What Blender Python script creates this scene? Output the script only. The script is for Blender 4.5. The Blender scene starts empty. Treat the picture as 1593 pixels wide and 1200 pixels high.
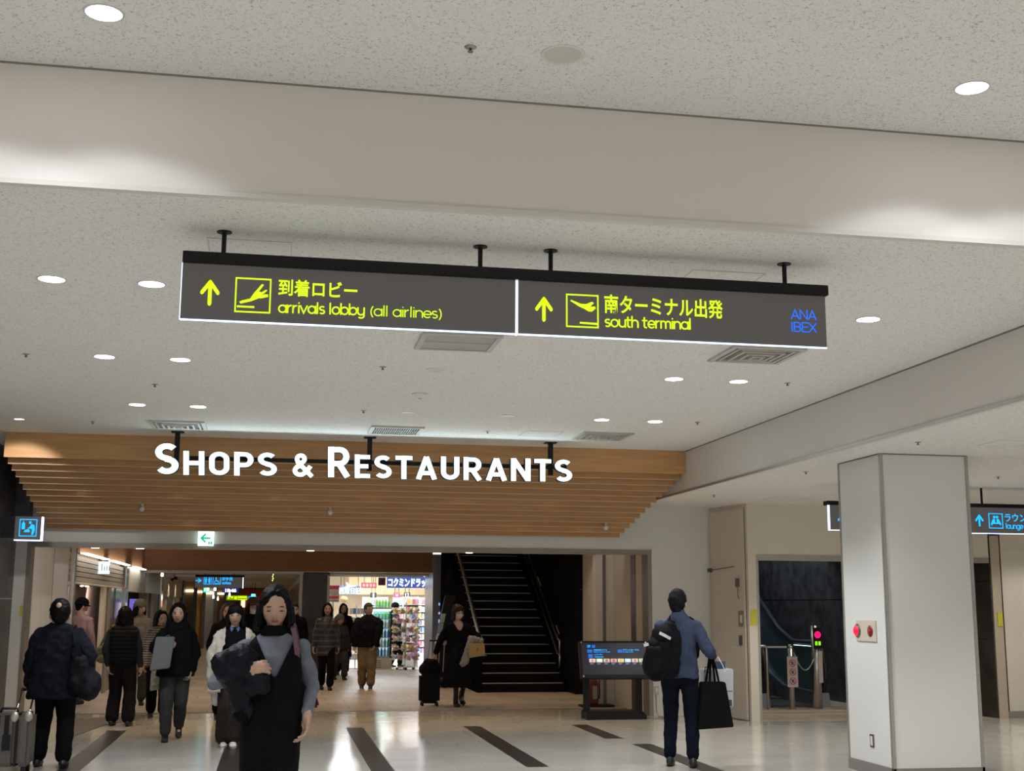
import bpy, math, random
import numpy as np
from mathutils import Vector, Matrix, noise
random.seed(7)
C = bpy.context.scene.collection
SC = bpy.context.scene

# ------------------------------------------------------------------ camera
F = 1961.0; PX, PY = 796.5, 600.0; EYE = 1.55          # focal length in pixels of a 1593x1200 frame, eye height in metres
def _basis():
    d = Vector((425 - PX, -(941 - PY), -F)).normalized()
    z = Vector((854 - PX, 11160.0, -F)); z = (z - d * z.dot(d)).normalized()
    return d.cross(z), d, z
BX, BY, BZ = _basis()
ROT = Matrix((BX, BY, BZ))                             # camera space -> world space
cam_d = bpy.data.cameras.new('camera'); cam = bpy.data.objects.new('camera', cam_d); C.objects.link(cam)
cam.matrix_world = Matrix.Translation((0, 0, EYE)) @ ROT.to_4x4()
cam_d.sensor_width = 36.0; cam_d.sensor_fit = 'HORIZONTAL'; cam_d.lens = F / 1593.0 * 36.0
cam_d.clip_start = 0.1; cam_d.clip_end = 300
SC.camera = cam
SC.view_settings.view_transform = 'Standard'; SC.view_settings.look = 'None'
SC.view_settings.gamma = 1.0; SC.view_settings.use_curve_mapping = False
SC.view_settings.exposure = 0.6

# ------------------------------------------------------------------ world light
w = bpy.data.worlds.new('world'); SC.world = w; w.use_nodes = True
bg = w.node_tree.nodes['Background']; bg.inputs[0].default_value = (1.0, 0.975, 0.95, 1); bg.inputs[1].default_value = 0.78

def _ray(px, py): return ROT @ Vector((px - PX, -(py - PY), -F))
def atY(px, py, y): r = _ray(px, py); t = y / r.y; return (t * r.x, y, EYE + t * r.z)
def atX(px, py, x): r = _ray(px, py); t = x / r.x; return (x, t * r.y, EYE + t * r.z)
def atZ(px, py, z): r = _ray(px, py); t = (z - EYE) / r.z; return (t * r.x, t * r.y, z)

def spot(name, loc, power, angle=125, color=(1, 0.97, 0.93), blend=0.35, radius=0.07, target=None):
    l = bpy.data.lights.new(name, 'SPOT'); l.energy = power; l.spot_size = math.radians(angle); l.spot_blend = blend
    l.color = color; l.shadow_soft_size = radius
    o = bpy.data.objects.new(name, l); C.objects.link(o); o.location = loc
    if target is not None:
        o.rotation_euler = (Vector(target) - Vector(loc)).to_track_quat('-Z', 'Y').to_euler()
    return o
def area(name, loc, sx, sy, power, color=(1, 1, 1), rot=(0, 0, 0)):
    l = bpy.data.lights.new(name, 'AREA'); l.shape = 'RECTANGLE'; l.size = sx; l.size_y = sy; l.energy = power; l.color = color
    o = bpy.data.objects.new(name, l); C.objects.link(o); o.location = loc; o.rotation_euler = rot
    return o

# ------------------------------------------------------------------ materials
MATS = {}
def mat(name, color=(0.5, 0.5, 0.5), rough=0.6, metal=0.0, emit=0.0, ecol=None, spec=0.5, alpha=1.0, trans=0.0, var=0.0, vscale=8.0, bump=0.0, bscale=60.0, sheen=0.0, stretch=None):
    if name in MATS: return MATS[name]
    m = bpy.data.materials.new(name); m.use_nodes = True; nt = m.node_tree; b = nt.nodes['Principled BSDF']
    b.inputs['Base Color'].default_value = (*color, 1); b.inputs['Roughness'].default_value = rough
    b.inputs['Metallic'].default_value = metal; b.inputs['Specular IOR Level'].default_value = spec
    if emit: b.inputs['Emission Color'].default_value = (*(ecol or color), 1); b.inputs['Emission Strength'].default_value = emit
    if trans: b.inputs['Transmission Weight'].default_value = trans
    if alpha < 1: b.inputs['Alpha'].default_value = alpha
    if sheen: b.inputs['Sheen Weight'].default_value = sheen
    if var or bump:
        tc = nt.nodes.new('ShaderNodeTexCoord'); src = tc.outputs['Object']
        if stretch:
            mp = nt.nodes.new('ShaderNodeMapping'); mp.inputs['Scale'].default_value = stretch
            nt.links.new(src, mp.inputs[0]); src = mp.outputs[0]
    if var:
        n = nt.nodes.new('ShaderNodeTexNoise'); n.inputs['Scale'].default_value = vscale; n.inputs['Detail'].default_value = 6
        r = nt.nodes.new('ShaderNodeValToRGB')
        r.color_ramp.elements[0].position = 0.3; r.color_ramp.elements[1].position = 0.7
        r.color_ramp.elements[0].color = (*[c * (1 - var) for c in color], 1)
        r.color_ramp.elements[1].color = (*[min(1, c * (1 + var)) for c in color], 1)
        nt.links.new(src, n.inputs['Vector']); nt.links.new(n.outputs['Fac'], r.inputs['Fac']); nt.links.new(r.outputs[0], b.inputs['Base Color'])
    if bump:
        n2 = nt.nodes.new('ShaderNodeTexNoise'); n2.inputs['Scale'].default_value = bscale; n2.inputs['Detail'].default_value = 4
        bp = nt.nodes.new('ShaderNodeBump'); bp.inputs['Strength'].default_value = bump; bp.inputs['Distance'].default_value = 0.01
        nt.links.new(src, n2.inputs['Vector']); nt.links.new(n2.outputs['Fac'], bp.inputs['Height']); nt.links.new(bp.outputs[0], b.inputs['Normal'])
    MATS[name] = m
    return m
def glow(name, color, strength): return mat(name, (0.02, 0.02, 0.02), 0.5, emit=strength, ecol=color)

def ceiling_material(name, base, speck, scale=55.0, cut=0.39):
    m = mat(name, base, 0.9, spec=0.1); nt = m.node_tree; b = nt.nodes['Principled BSDF']
    tc = nt.nodes.new('ShaderNodeTexCoord'); n = nt.nodes.new('ShaderNodeTexNoise'); n.inputs['Scale'].default_value = scale
    n.inputs['Detail'].default_value = 2.5; n.inputs['Distortion'].default_value = 1.6; n.inputs['Roughness'].default_value = 0.6
    r = nt.nodes.new('ShaderNodeValToRGB'); e = r.color_ramp.elements
    e[0].position = cut - 0.04; e[0].color = (*speck, 1); e[1].position = cut + 0.03; e[1].color = (*base, 1)
    nt.links.new(tc.outputs['Object'], n.inputs['Vector']); nt.links.new(n.outputs['Fac'], r.inputs['Fac']); nt.links.new(r.outputs[0], b.inputs['Base Color'])
    return m
M_CEIL = ceiling_material('acoustic ceiling board', (0.79, 0.77, 0.74), (0.46, 0.44, 0.41), 60.0, 0.40)
M_PAINT = mat('painted plasterboard', (0.67, 0.63, 0.585), 0.75, spec=0.15, bump=0.05, bscale=300)
M_PANEL = mat('pale wall panel', (0.70, 0.695, 0.665), 0.5, spec=0.3, bump=0.08, bscale=500)
M_BEIGE = mat('beige painted steel', (0.64, 0.575, 0.50), 0.5, spec=0.3)
M_CREAM = mat('cream wall', (0.70, 0.64, 0.55), 0.7)
M_BLACK = mat('black powder coat', (0.007, 0.007, 0.008), 0.5, spec=0.25)
M_SIGNFACE = mat('smoked sign face', (0.060, 0.054, 0.052), 0.35, emit=0.032, ecol=(1.0, 0.93, 0.88), spec=0.3)
M_STEEL = mat('brushed steel', (0.55, 0.55, 0.54), 0.28, metal=1.0)
M_STEELD = mat('dark steel', (0.22, 0.2, 0.18), 0.35, metal=1.0)
M_CHROME = mat('chrome', (0.8, 0.8, 0.82), 0.1, metal=1.0)
M_ALU = mat('dull aluminium', (0.42, 0.40, 0.36), 0.4, metal=0.7)
M_STONE = mat('dark veined stone', (0.050, 0.046, 0.044), 0.35, var=0.5, vscale=5, bump=0.15, bscale=25)
M_STONEB = mat('brown slate panel', (0.045, 0.037, 0.030), 0.4, var=0.45, vscale=3, bump=0.2, bscale=20)
M_GLOSSBLACK = mat('glossy black panel', (0.005, 0.005, 0.006), 0.4, spec=0.12, var=0.3, vscale=4)
M_YG = glow('yellow green lit lettering', (0.60, 1.0, 0.0), 0.95)
M_BLUE = glow('blue lit lettering', (0.0, 0.12, 0.95), 1.1)
M_CYAN = glow('sky blue lit lettering', (0.0, 0.36, 1.0), 1.25)
M_EDGE = glow('lit acrylic edge', (0.50, 0.66, 1.0), 2.2)
M_LAMP = glow('lit downlight lens', (1.0, 0.98, 1.0), 14.0)
M_LAMPW = glow('warm lit downlight lens', (1.0, 0.78, 0.5), 7.0)
M_LETTER = glow('white lit channel letter face', (0.70, 0.98, 1.0), 1.6)
M_WHITE = mat('white plastic', (0.72, 0.72, 0.70), 0.4)
M_GRILLE = mat('grey painted grille', (0.50, 0.48, 0.44), 0.5)
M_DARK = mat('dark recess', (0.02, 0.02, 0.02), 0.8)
M_GLASS = mat('tinted glass', (0.10, 0.12, 0.13), 0.05, alpha=0.35, spec=0.8)

def wood_material(name, a, b_, axis=(0.6, 9, 9), scale=3.0, rough=0.5):
    m = mat(name, a, rough, spec=0.3); nt = m.node_tree; bs = nt.nodes['Principled BSDF']
    tc = nt.nodes.new('ShaderNodeTexCoord'); mp = nt.nodes.new('ShaderNodeMapping'); mp.inputs['Scale'].default_value = axis
    n = nt.nodes.new('ShaderNodeTexNoise'); n.inputs['Scale'].default_value = scale; n.inputs['Detail'].default_value = 8
    r = nt.nodes.new('ShaderNodeValToRGB'); e = r.color_ramp.elements; e[0].position = 0.25; e[1].position = 0.75
    e[0].color = (*a, 1); e[1].color = (*b_, 1)
    nt.links.new(tc.outputs['Object'], mp.inputs[0]); nt.links.new(mp.outputs[0], n.inputs['Vector']); nt.links.new(n.outputs['Fac'], r.inputs[0]); nt.links.new(r.outputs[0], bs.inputs['Base Color'])
    return m
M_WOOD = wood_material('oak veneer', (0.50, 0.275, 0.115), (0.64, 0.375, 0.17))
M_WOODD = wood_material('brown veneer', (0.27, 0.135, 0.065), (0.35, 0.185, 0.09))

def floor_material():
    m = mat('polished ivory tile', (0.74, 0.70, 0.60), 0.1); nt = m.node_tree; b = nt.nodes['Principled BSDF']
    tc = nt.nodes.new('ShaderNodeTexCoord')
    br = nt.nodes.new('ShaderNodeTexBrick'); br.inputs['Scale'].default_value = 1.0; br.offset = 0.5
    br.inputs['Brick Width'].default_value = 0.6; br.inputs['Row Height'].default_value = 0.3; br.inputs['Mortar Size'].default_value = 0.0035
    br.inputs['Color1'].default_value = (0.60, 0.575, 0.515, 1); br.inputs['Color2'].default_value = (0.55, 0.53, 0.47, 1); br.inputs['Mortar'].default_value = (0.5, 0.46, 0.38, 1)
    nt.links.new(tc.outputs['Object'], br.inputs['Vector'])
    n = nt.nodes.new('ShaderNodeTexNoise'); n.inputs['Scale'].default_value = 1.6; n.inputs['Detail'].default_value = 5
    mx = nt.nodes.new('ShaderNodeMixRGB'); mx.blend_type = 'MULTIPLY'; mx.inputs[0].default_value = 0.25
    nt.links.new(br.outputs['Color'], mx.inputs[1]); nt.links.new(n.outputs['Fac'], mx.inputs[2]); nt.links.new(tc.outputs['Object'], n.inputs['Vector'])
    nt.links.new(mx.outputs[0], b.inputs['Base Color'])
    n2 = nt.nodes.new('ShaderNodeTexNoise'); n2.inputs['Scale'].default_value = 2.2; n2.inputs['Detail'].default_value = 2
    bp = nt.nodes.new('ShaderNodeBump'); bp.inputs['Strength'].default_value = 0.05; bp.inputs['Distance'].default_value = 0.02
    nt.links.new(tc.outputs['Object'], n2.inputs['Vector']); nt.links.new(n2.outputs['Fac'], bp.inputs['Height']); nt.links.new(bp.outputs[0], b.inputs['Normal'])
    b.inputs['Roughness'].default_value = 0.13; b.inputs['Specular IOR Level'].default_value = 0.6
    return m
def paving_material():
    m = mat('beige concrete paver', (0.5, 0.42, 0.33), 0.6); nt = m.node_tree; b = nt.nodes['Principled BSDF']
    tc = nt.nodes.new('ShaderNodeTexCoord')
    br = nt.nodes.new('ShaderNodeTexBrick'); br.inputs['Scale'].default_value = 1.0
    br.inputs['Brick Width'].default_value = 0.6; br.inputs['Row Height'].default_value = 0.6; br.inputs['Mortar Size'].default_value = 0.008
    br.inputs['Color1'].default_value = (0.50, 0.41, 0.32, 1); br.inputs['Color2'].default_value = (0.38, 0.30, 0.24, 1); br.inputs['Mortar'].default_value = (0.20, 0.16, 0.13, 1)
    nt.links.new(tc.outputs['Object'], br.inputs['Vector']); nt.links.new(br.outputs['Color'], b.inputs['Base Color'])
    b.inputs['Roughness'].default_value = 0.42
    return m
M_FLOOR = floor_material(); M_PAVE = paving_material()

# ------------------------------------------------------------------ mesh helpers
class MB:
    def __init__(s): s.v = []; s.f = []; s.mi = []; s.m = 0
    def add(s, vs, fs):
        o = len(s.v); s.v += [tuple(v) for v in vs]; s.f += [tuple(i + o for i in f) for f in fs]; s.mi += [s.m] * len(fs); return s
    def box(s, x0, x1, y0, y1, z0, z1):
        v = [(x0, y0, z0), (x1, y0, z0), (x1, y1, z0), (x0, y1, z0), (x0, y0, z1), (x1, y0, z1), (x1, y1, z1), (x0, y1, z1)]
        return s.add(v, [(0, 3, 2, 1), (4, 5, 6, 7), (0, 1, 5, 4), (1, 2, 6, 5), (2, 3, 7, 6), (3, 0, 4, 7)])
    def prism(s, poly, z0, z1, axis='z'):
        n = len(poly)
        def mk(a, b, c): return {'z': (a, b, c), 'y': (a, c, b), 'x': (c, a, b)}[axis]
        v = [mk(a, b, z0) for a, b in poly] + [mk(a, b, z1) for a, b in poly]
        return s.add(v, [tuple(range(n))[::-1], tuple(range(n, 2 * n))] + [(i, (i + 1) % n, n + (i + 1) % n, n + i) for i in range(n)])
    def tube(s, pts, r, seg=8, cap=True):
        pts = [Vector(p) for p in pts]; rr = r if isinstance(r, (list, tuple)) else [r] * len(pts)
        o = []; up = None
        for i, p in enumerate(pts):
            t = (pts[min(i + 1, len(pts) - 1)] - pts[max(i - 1, 0)]).normalized()
            if up is None:
                up = Vector((0, 0, 1)) if abs(t.z) < 0.9 else Vector((1, 0, 0))
            a = t.cross(up).normalized(); b = a.cross(t).normalized(); up = b
            for k in range(seg):
                th = 2 * math.pi * k / seg; o.append(p + (a * math.cos(th) + b * math.sin(th)) * rr[i])
        fs = [(i * seg + k, i * seg + (k + 1) % seg, (i + 1) * seg + (k + 1) % seg, (i + 1) * seg + k) for i in range(len(pts) - 1) for k in range(seg)]
        if cap: fs += [tuple(range(seg))[::-1], tuple((len(pts) - 1) * seg + k for k in range(seg))]
        return s.add(o, fs)
    def lathe(s, prof, c=(0, 0, 0), seg=20, sx=1, sy=1):
        v = []; n = len(prof)
        for k in range(seg):
            th = 2 * math.pi * k / seg
            for r, z in prof: v.append((c[0] + r * math.cos(th) * sx, c[1] + r * math.sin(th) * sy, c[2] + z))
        fs = [(k * n + i, ((k + 1) % seg) * n + i, ((k + 1) % seg) * n + i + 1, k * n + i + 1) for k in range(seg) for i in range(n - 1)]
        return s.add(v, fs)
    def ell(s, c, r, seg=16, rings=10, rot=None):
        v = []; R = rot
        for i in range(rings + 1):
            ph = math.pi * i / rings
            for k in range(seg):
                th = 2 * math.pi * k / seg
                p = Vector((r[0] * math.sin(ph) * math.cos(th), r[1] * math.sin(ph) * math.sin(th), r[2] * math.cos(ph)))
                if R is not None: p = R @ p
                v.append(p + Vector(c))
        fs = [(i * seg + k, i * seg + (k + 1) % seg, (i + 1) * seg + (k + 1) % seg, (i + 1) * seg + k) for i in range(rings) for k in range(seg)]
        return s.add(v, [f[::-1] for f in fs])
    def loft(s, rings, cap=True):
        seg = len(rings[0]); v = [p for r in rings for p in r]
        fs = [(i * seg + k, i * seg + (k + 1) % seg, (i + 1) * seg + (k + 1) % seg, (i + 1) * seg + k) for i in range(len(rings) - 1) for k in range(seg)]
        if cap: fs += [tuple(range(seg))[::-1], tuple((len(rings) - 1) * seg + k for k in range(seg))]
        return s.add(v, fs)
    def mesh(s, name):
        me = bpy.data.meshes.new(name); me.from_pydata(s.v, [], s.f); me.update(); return me
    def build(s, name, m=None, parent=None, smooth=False, bevel=0.0, mats=None):
        me = s.mesh(name)
        for mm in (mats or ([m] if m else [])): me.materials.append(mm)
        if mats: me.polygons.foreach_set('material_index', s.mi)
        o = bpy.data.objects.new(name, me); C.objects.link(o)
        import bmesh
        bm = bmesh.new(); bm.from_mesh(me); bmesh.ops.recalc_face_normals(bm, faces=bm.faces)
        if bevel: bmesh.ops.bevel(bm, geom=bm.edges[:], offset=bevel, segments=2, affect='EDGES', clamp_overlap=True)
        bm.to_mesh(me); bm.free()
        if smooth: me.polygons.foreach_set('use_smooth', [True] * len(me.polygons))
        if parent is not None: o.parent = parent
        return o
def tag(o, label=None, cat=None, group=None, kind=None):
    if label: o['label'] = label
    if cat: o['category'] = cat
    if group: o['group'] = group
    if kind: o['kind'] = kind
    return o
def empty(name, loc, label, cat, group=None, rz=0.0):
    o = bpy.data.objects.new(name, None); C.objects.link(o); o.location = loc; o.rotation_euler = (0, 0, rz); o.empty_display_size = 0.1
    return tag(o, label, cat, group)
def struct(name, mb, m, label=None, **k):
    o = mb.build(name, m, **k); o['kind'] = 'structure'
    if label: o['label'] = label
    return o
def kids(o): return [c for c in bpy.data.objects if c.parent == o]
def copy_tree(o, parent=None, _idx=None):
    if _idx is None:
        _idx = {}
        for x in bpy.data.objects:
            if x.parent: _idx.setdefault(x.parent.name, []).append(x)
    c = o.copy(); C.objects.link(c)
    if parent: c.parent = parent
    for ch in _idx.get(o.name, []): copy_tree(ch, c, _idx)
    return c
def B(*a): return MB().box(*a)

def text_mesh(body, bold=0.0, res=6, extrude=0.0, spacing=1.0):
    c = bpy.data.curves.new('t', 'FONT'); c.body = body; c.offset = bold; c.resolution_u = res; c.extrude = extrude; c.space_character = spacing
    o = bpy.data.objects.new('t', c); C.objects.link(o)
    bpy.context.view_layer.update()
    me = bpy.data.meshes.new_from_object(o.evaluated_get(bpy.context.evaluated_depsgraph_get()))
    C.objects.unlink(o); bpy.data.objects.remove(o); bpy.data.curves.remove(c)
    return me
def text_fit(name, body, x0, x1, z0, z1, y, m, parent, bold=0.0, depth=0.004, facing='-y', origin=(0, 0, 0), spacing=1.0):
    """Lettering filling the rectangle x0..x1, z0..z1 on the plane at depth y (world), facing the viewer."""
    me = text_mesh(body, bold, spacing=spacing, extrude=0.5)
    co = np.empty(len(me.vertices) * 3); me.vertices.foreach_get('co', co); co = co.reshape(-1, 3)
    lo = co.min(0); hi = co.max(0); s = np.maximum(hi - lo, 1e-6)
    u = (co[:, 0] - lo[0]) / s[0]; v = (co[:, 1] - lo[1]) / s[1]; d = (co[:, 2] - lo[2]) / s[2]
    X = x0 + u * (x1 - x0) - origin[0]; Z = z0 + v * (z1 - z0) - origin[2]; Y = y - d * depth - origin[1]
    out = np.stack([X, Y, Z], 1)
    me.vertices.foreach_set('co', out.reshape(-1)); me.materials.clear(); me.materials.append(m); me.name = name; me.update()
    o = bpy.data.objects.new(name, me); C.objects.link(o); o.parent = parent
    return o
def flat(polys, x0, x1, z0, z1, y, depth=0.003, origin=(0, 0, 0), mb=None):
    """Polygons given in a unit square laid on the plane at depth y."""
    mb = mb or MB()
    for p in polys:
        mb.prism([(x0 + a * (x1 - x0) - origin[0], z0 + b * (z1 - z0) - origin[2]) for a, b in p], y - depth - origin[1], y - origin[1], 'y')
    return mb
def frame_polys(t=0.045):
    return [[(0, 0), (1, 0), (1, t), (0, t)], [(0, 1 - t), (1, 1 - t), (1, 1), (0, 1)], [(0, t), (t, t), (t, 1 - t), (0, 1 - t)], [(1 - t, t), (1, t), (1, 1 - t), (1 - t, 1 - t)]]
def bar_poly(a, b, w, n=5):
    a = Vector(a); b = Vector(b); d = (b - a).normalized(); p = Vector((-d.y, d.x)) * w / 2
    pts = []
    for k in range(n + 1):
        t = math.pi * k / n; pts.append(b + p * math.cos(t) + d * math.sin(t) * w / 2)
    for k in range(n + 1):
        t = math.pi * k / n; pts.append(a - p * math.cos(t) - d * math.sin(t) * w / 2)
    return [tuple(q) for q in pts][::-1]
ARROW_UP = [bar_poly((0.5, 0.07), (0.5, 0.9), 0.19), bar_poly((0.5, 0.92), (0.1, 0.5), 0.17), bar_poly((0.5, 0.92), (0.9, 0.5), 0.17)]
ARROW_RIGHT = [[(b, 1 - a) for a, b in p] for p in ARROW_UP]
def circ(cx, cy, r, n=12): return [(cx + r * math.cos(2 * math.pi * k / n), cy + r * math.sin(2 * math.pi * k / n)) for k in range(n)]

# ------------------------------------------------------------------ monoline lettering drawn with strokes
def arc(cx, cy, rx, ry, a0, a1, n=10):
    return [(cx + rx * math.cos(math.radians(a0 + (a1 - a0) * i / n)), cy + ry * math.sin(math.radians(a0 + (a1 - a0) * i / n))) for i in range(n + 1)]
ROUND = {   # advance, strokes; x-height 1, ascender 1.5, descender -0.45
 'a': (1.1, [arc(.5, .5, .46, .5, 0, 360, 20), [(.96, 1), (.96, 0)]]), 'r': (.68, [[(.05, 0), (.05, 1)], arc(.5, .5, .45, .5, 180, 95, 8)]),
 'i': (.3, [[(.1, 0), (.1, 1)], [(.1, 1.38), (.1, 1.40)]]), 'v': (.95, [[(0, 1), (.42, 0), (.84, 1)]]), 'l': (.34, [[(.1, 1.5), (.1, 0)]]),
 's': (.78, [arc(.36, .75, .30, .25, 50, 270, 8) + arc(.36, .25, .30, .25, 90, -130, 8)]), 'o': (1.08, [arc(.5, .5, .46, .5, 0, 360, 20)]),
 'b': (1.1, [[(.05, 1.5), (.05, 0)], arc(.52, .5, .46, .5, 0, 360, 20)]), 'y': (.98, [[(.03, 1), (.03, .45)] + arc(.43, .42, .40, .42, 180, 360, 8)[1:] , [(.83, 1), (.83, -.1)] + arc(.45, -.12, .38, .32, 0, -130, 7)]),
 '(': (.5, [arc(.75, .55, .6, 1.0, 130, 230, 8)]), ')': (.5, [arc(-.25, .55, .6, 1.0, 50, -50, 8)]),
 'n': (.98, [[(.05, 0), (.05, 1)], arc(.45, .58, .40, .42, 180, 0, 10) + [(.85, 0)]]), 'e': (1.02, [[(.04, .48), (.93, .48)] + arc(.48, .5, .45, .5, 0, 310, 16)]),
 'u': (.98, [[(.05, 1), (.05, .42)] + arc(.45, .42, .40, .42, 180, 360, 10)[1:], [(.85, 1), (.85, 0)]]), 't': (.72, [[(.22, 1.4), (.22, .25)] + arc(.45, .25, .23, .25, 180, 280, 5)[1:], [(.0, 1), (.56, 1)]]),
 'h': (.98, [[(.05, 0), (.05, 1.5)], arc(.45, .58, .40, .42, 180, 0, 10) + [(.85, 0)]]), 'm': (1.5, [[(.05, 0), (.05, 1)], arc(.37, .66, .32, .34, 180, 0, 8) + [(.69, 0)], arc(1.01, .66, .32, .34, 180, 0, 8) + [(1.33, 0)]]),
 'g': (1.1, [arc(.5, .5, .46, .5, 0, 360, 20), [(.96, 1), (.96, -.1)] + arc(.52, -.12, .44, .32, 0, -130, 7)]), ' ': (.5, []),
 'A': (1.2, [[(0, 0), (.52, 1.4), (1.04, 0)], [(.18, .42), (.86, .42)]]), 'N': (1.2, [[(.05, 0), (.05, 1.4), (1.0, 0), (1.0, 1.4)]]), 'I': (.35, [[(.08, 0), (.08, 1.4)]]),
 'B': (1.1, [[(.05, 0), (.05, 1.4), (.5, 1.4)] + arc(.5, 1.06, .36, .34, 90, -90, 8) + [(.05, .72)], [(.5, .72)] + arc(.5, .36, .42, .36, 90, -90, 8) + [(.05, 0)]]),
 'E': (.98, [[(.85, 1.4), (.05, 1.4), (.05, 0), (.85, 0)], [(.05, .72), (.75, .72)]]), 'X': (1.1, [[(0, 0), (.95, 1.4)], [(0, 1.4), (.95, 0)]])}
def stroke_poly(mb, pts, w, yA, yB, T, cap=True):
    pts = [Vector((p[0], p[1])) for p in pts]; pts = [p for i, p in enumerate(pts) if i == 0 or (p - pts[i - 1]).length > 0.012]; L = []; Rr = []
    n = len(pts)
    for i in range(n):
        d0 = (pts[i] - pts[i - 1]).normalized() if i > 0 else (pts[1] - pts[0]).normalized()
        d1 = (pts[i + 1] - pts[i]).normalized() if i < n - 1 else d0
        t = (d0 + d1); t = t.normalized() if t.length > 1e-4 else d0
        nn = Vector((-t.y, t.x)); k = 1 / max(0.45, nn.dot(Vector((-d0.y, d0.x))))
        L.append(pts[i] + nn * w / 2 * k); Rr.append(pts[i] - nn * w / 2 * k)
    L2 = [T(p) for p in L]; R2 = [T(p) for p in Rr]
    v = [(a, yA, b) for a, b in L2] + [(a, yA, b) for a, b in R2] + [(a, yB, b) for a, b in L2] + [(a, yB, b) for a, b in R2]
    fs = []
    for i in range(n - 1):
        fs += [(i, i + 1, n + i + 1, n + i), (2 * n + i, 3 * n + i, 3 * n + i + 1, 2 * n + i + 1), (i, 2 * n + i, 2 * n + i + 1, i + 1), (n + i, n + i + 1, 3 * n + i + 1, 3 * n + i)]
    fs += [(0, n, 3 * n, 2 * n), (n - 1, 3 * n - 1, 4 * n - 1, 2 * n - 1)]
    mb.add(v, fs)
    if cap:
        for p in (pts[0], pts[-1]):
            c = [T(p + Vector((math.cos(a), math.sin(a))) * w / 2) for a in [2 * math.pi * k / 12 for k in range(12)]]
            mb.prism(c, yA, yB, 'y')
def round_text(name, body, l, r, yb_l, yb_r, xh, wt, m, par, Y, org):
    """Rounded lettering whose baseline runs from (l, yb_l) to (r, yb_r) of the sign as seen, x-height xh."""
    tot = sum(ROUND[c][0] for c in body); a = atY(l, yb_l, Y); b = atY(r, yb_r, Y); top = atY(l, yb_l - xh, Y)
    H = top[2] - a[2]; wd = (b[0] - a[0]); mb = MB(); x = 0.0
    for c in body:
        adv, st = ROUND[c]
        T = lambda p, x=x: (a[0] + (x + p[0]) / tot * wd - org[0], a[2] + (b[2] - a[2]) * (x + p[0]) / tot + p[1] * H - org[2])
        for k, s_ in enumerate(st): stroke_poly(mb, s_, wt, Y - org[1] - 0.004, Y - org[1] - 0.001, T)
        x += adv
    return mb.build(name, m, par)
DIN = {   # width, strokes; cap height 1, stroke .2 wide
 'S': (.62, [arc(.31, .71, .21, .19, 35, 180, 8) + arc(.31, .71, .21, .19, 180, 262, 5)[1:] + [(.34, .50)] + arc(.31, .29, .21, .19, 82, 0, 5) + arc(.31, .29, .21, .19, 0, -148, 10)[1:]]),
 'H': (.68, [[(.1, 0), (.1, 1)], [(.58, 0), (.58, 1)], [(.1, .5), (.58, .5)]]),
 'O': (.66, [[(.1, .34)] + arc(.33, .33, .23, .23, 180, 360, 12) + [(.56, .66)] + arc(.33, .67, .23, .23, 0, 180, 12) + [(.1, .33)]]),
 'P': (.62, [[(.1, 0), (.1, 1)], [(.1, .905), (.34, .905)] + arc(.34, .675, .19, .23, 90, -90, 10) + [(.1, .445)]]),
 'R': (.66, [[(.1, 0), (.1, 1)], [(.1, .905), (.35, .905)] + arc(.35, .675, .19, .23, 90, -90, 10) + [(.1, .445)], [(.32, .45), (.57, 0)]]),
 'E': (.56, [[(.1, 0), (.1, 1)], [(.1, .905), (.54, .905)], [(.1, .51), (.48, .51)], [(.1, .095), (.54, .095)]]),
 'T': (.58, [[(.29, 0), (.29, 1)], [(0, .905), (.58, .905)]]),
 'A': (.74, [[(.09, 0), (.37, .97)], [(.65, 0), (.37, .97)], [(.2, .27), (.54, .27)]]),
 'U': (.66, [[(.1, 1), (.1, .33)] + arc(.33, .33, .23, .235, 180, 360, 12) + [(.56, 1)]]),
 'N': (.70, [[(.1, 0), (.1, 1)], [(.12, .93), (.58, .07)], [(.6, 0), (.6, 1)]]),
 '&': (.78, [[(.76, .02), (.22, .62)] + arc(.33, .76, .145, .145, 215, -40, 10) + [(.20, .44)] + arc(.31, .27, .21, .175, 120, 290, 8) + [(.55, .22), (.70, .46)]])}

# ------------------------------------------------------------------ the hall: floor, ceilings, walls
ZN, ZM, ZL, YB = 4.12, 3.52, 3.0, 6.06
struct('floor', B(-16, 18, -14, 19.3, -0.1, 0.0), M_FLOOR, 'polished ivory tiled hall floor')
o = struct('floor_concourse', MB().box(-3.6, 6.0, 19.3, 62, -0.1, 0.0), M_PAVE, 'beige paver floor of the shopping concourse')
struct('floor_escalator_lobby', MB().box(6.6, 12, 19.3, 32, -0.1, 0.0), M_PAVE)
struct('floor_alcove', MB().box(6.6, 10.2, 17.0, 19.3, 0.0, 0.004), M_PAVE)
struct('trim_1', B(-3.3, 5.4, 19.27, 19.33, 0, 0.006), M_STEELD, 'dark metal threshold strip between ivory tile and pavers')
nt = 2
for (x, y0, y1) in [(-1.84, 8.5, 16.75), (-0.36, 8.5, 16.75), (1.08, 8.5, 16.75), (2.60, 12.5, 16.78), (2.60, 6, 11.3), (4.05, 15.0, 16.8), (4.2, 6, 14.4)]:
    struct('trim_%d' % nt, B(x - 0.11, x + 0.11, y0, y1, 0, 0.0015), mat('dark brown inlay', (0.030, 0.022, 0.020), 0.35, var=0.2, vscale=30), 'dark brown stripe inlaid in the polished floor'); nt += 1
p = [atZ(*q, 0)[:2] for q in [(115, 1119), (160, 1117), (232, 1111.5), (212, 1121), (165, 1128), (113, 1147)]]
o = MB().prism(p[::-1], 0.0, 0.006).build('tactile_mat', mat('dark ribbed tactile tile', (0.10, 0.075, 0.065), 0.6, var=0.3, vscale=60, bump=0.5, bscale=90))
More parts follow.
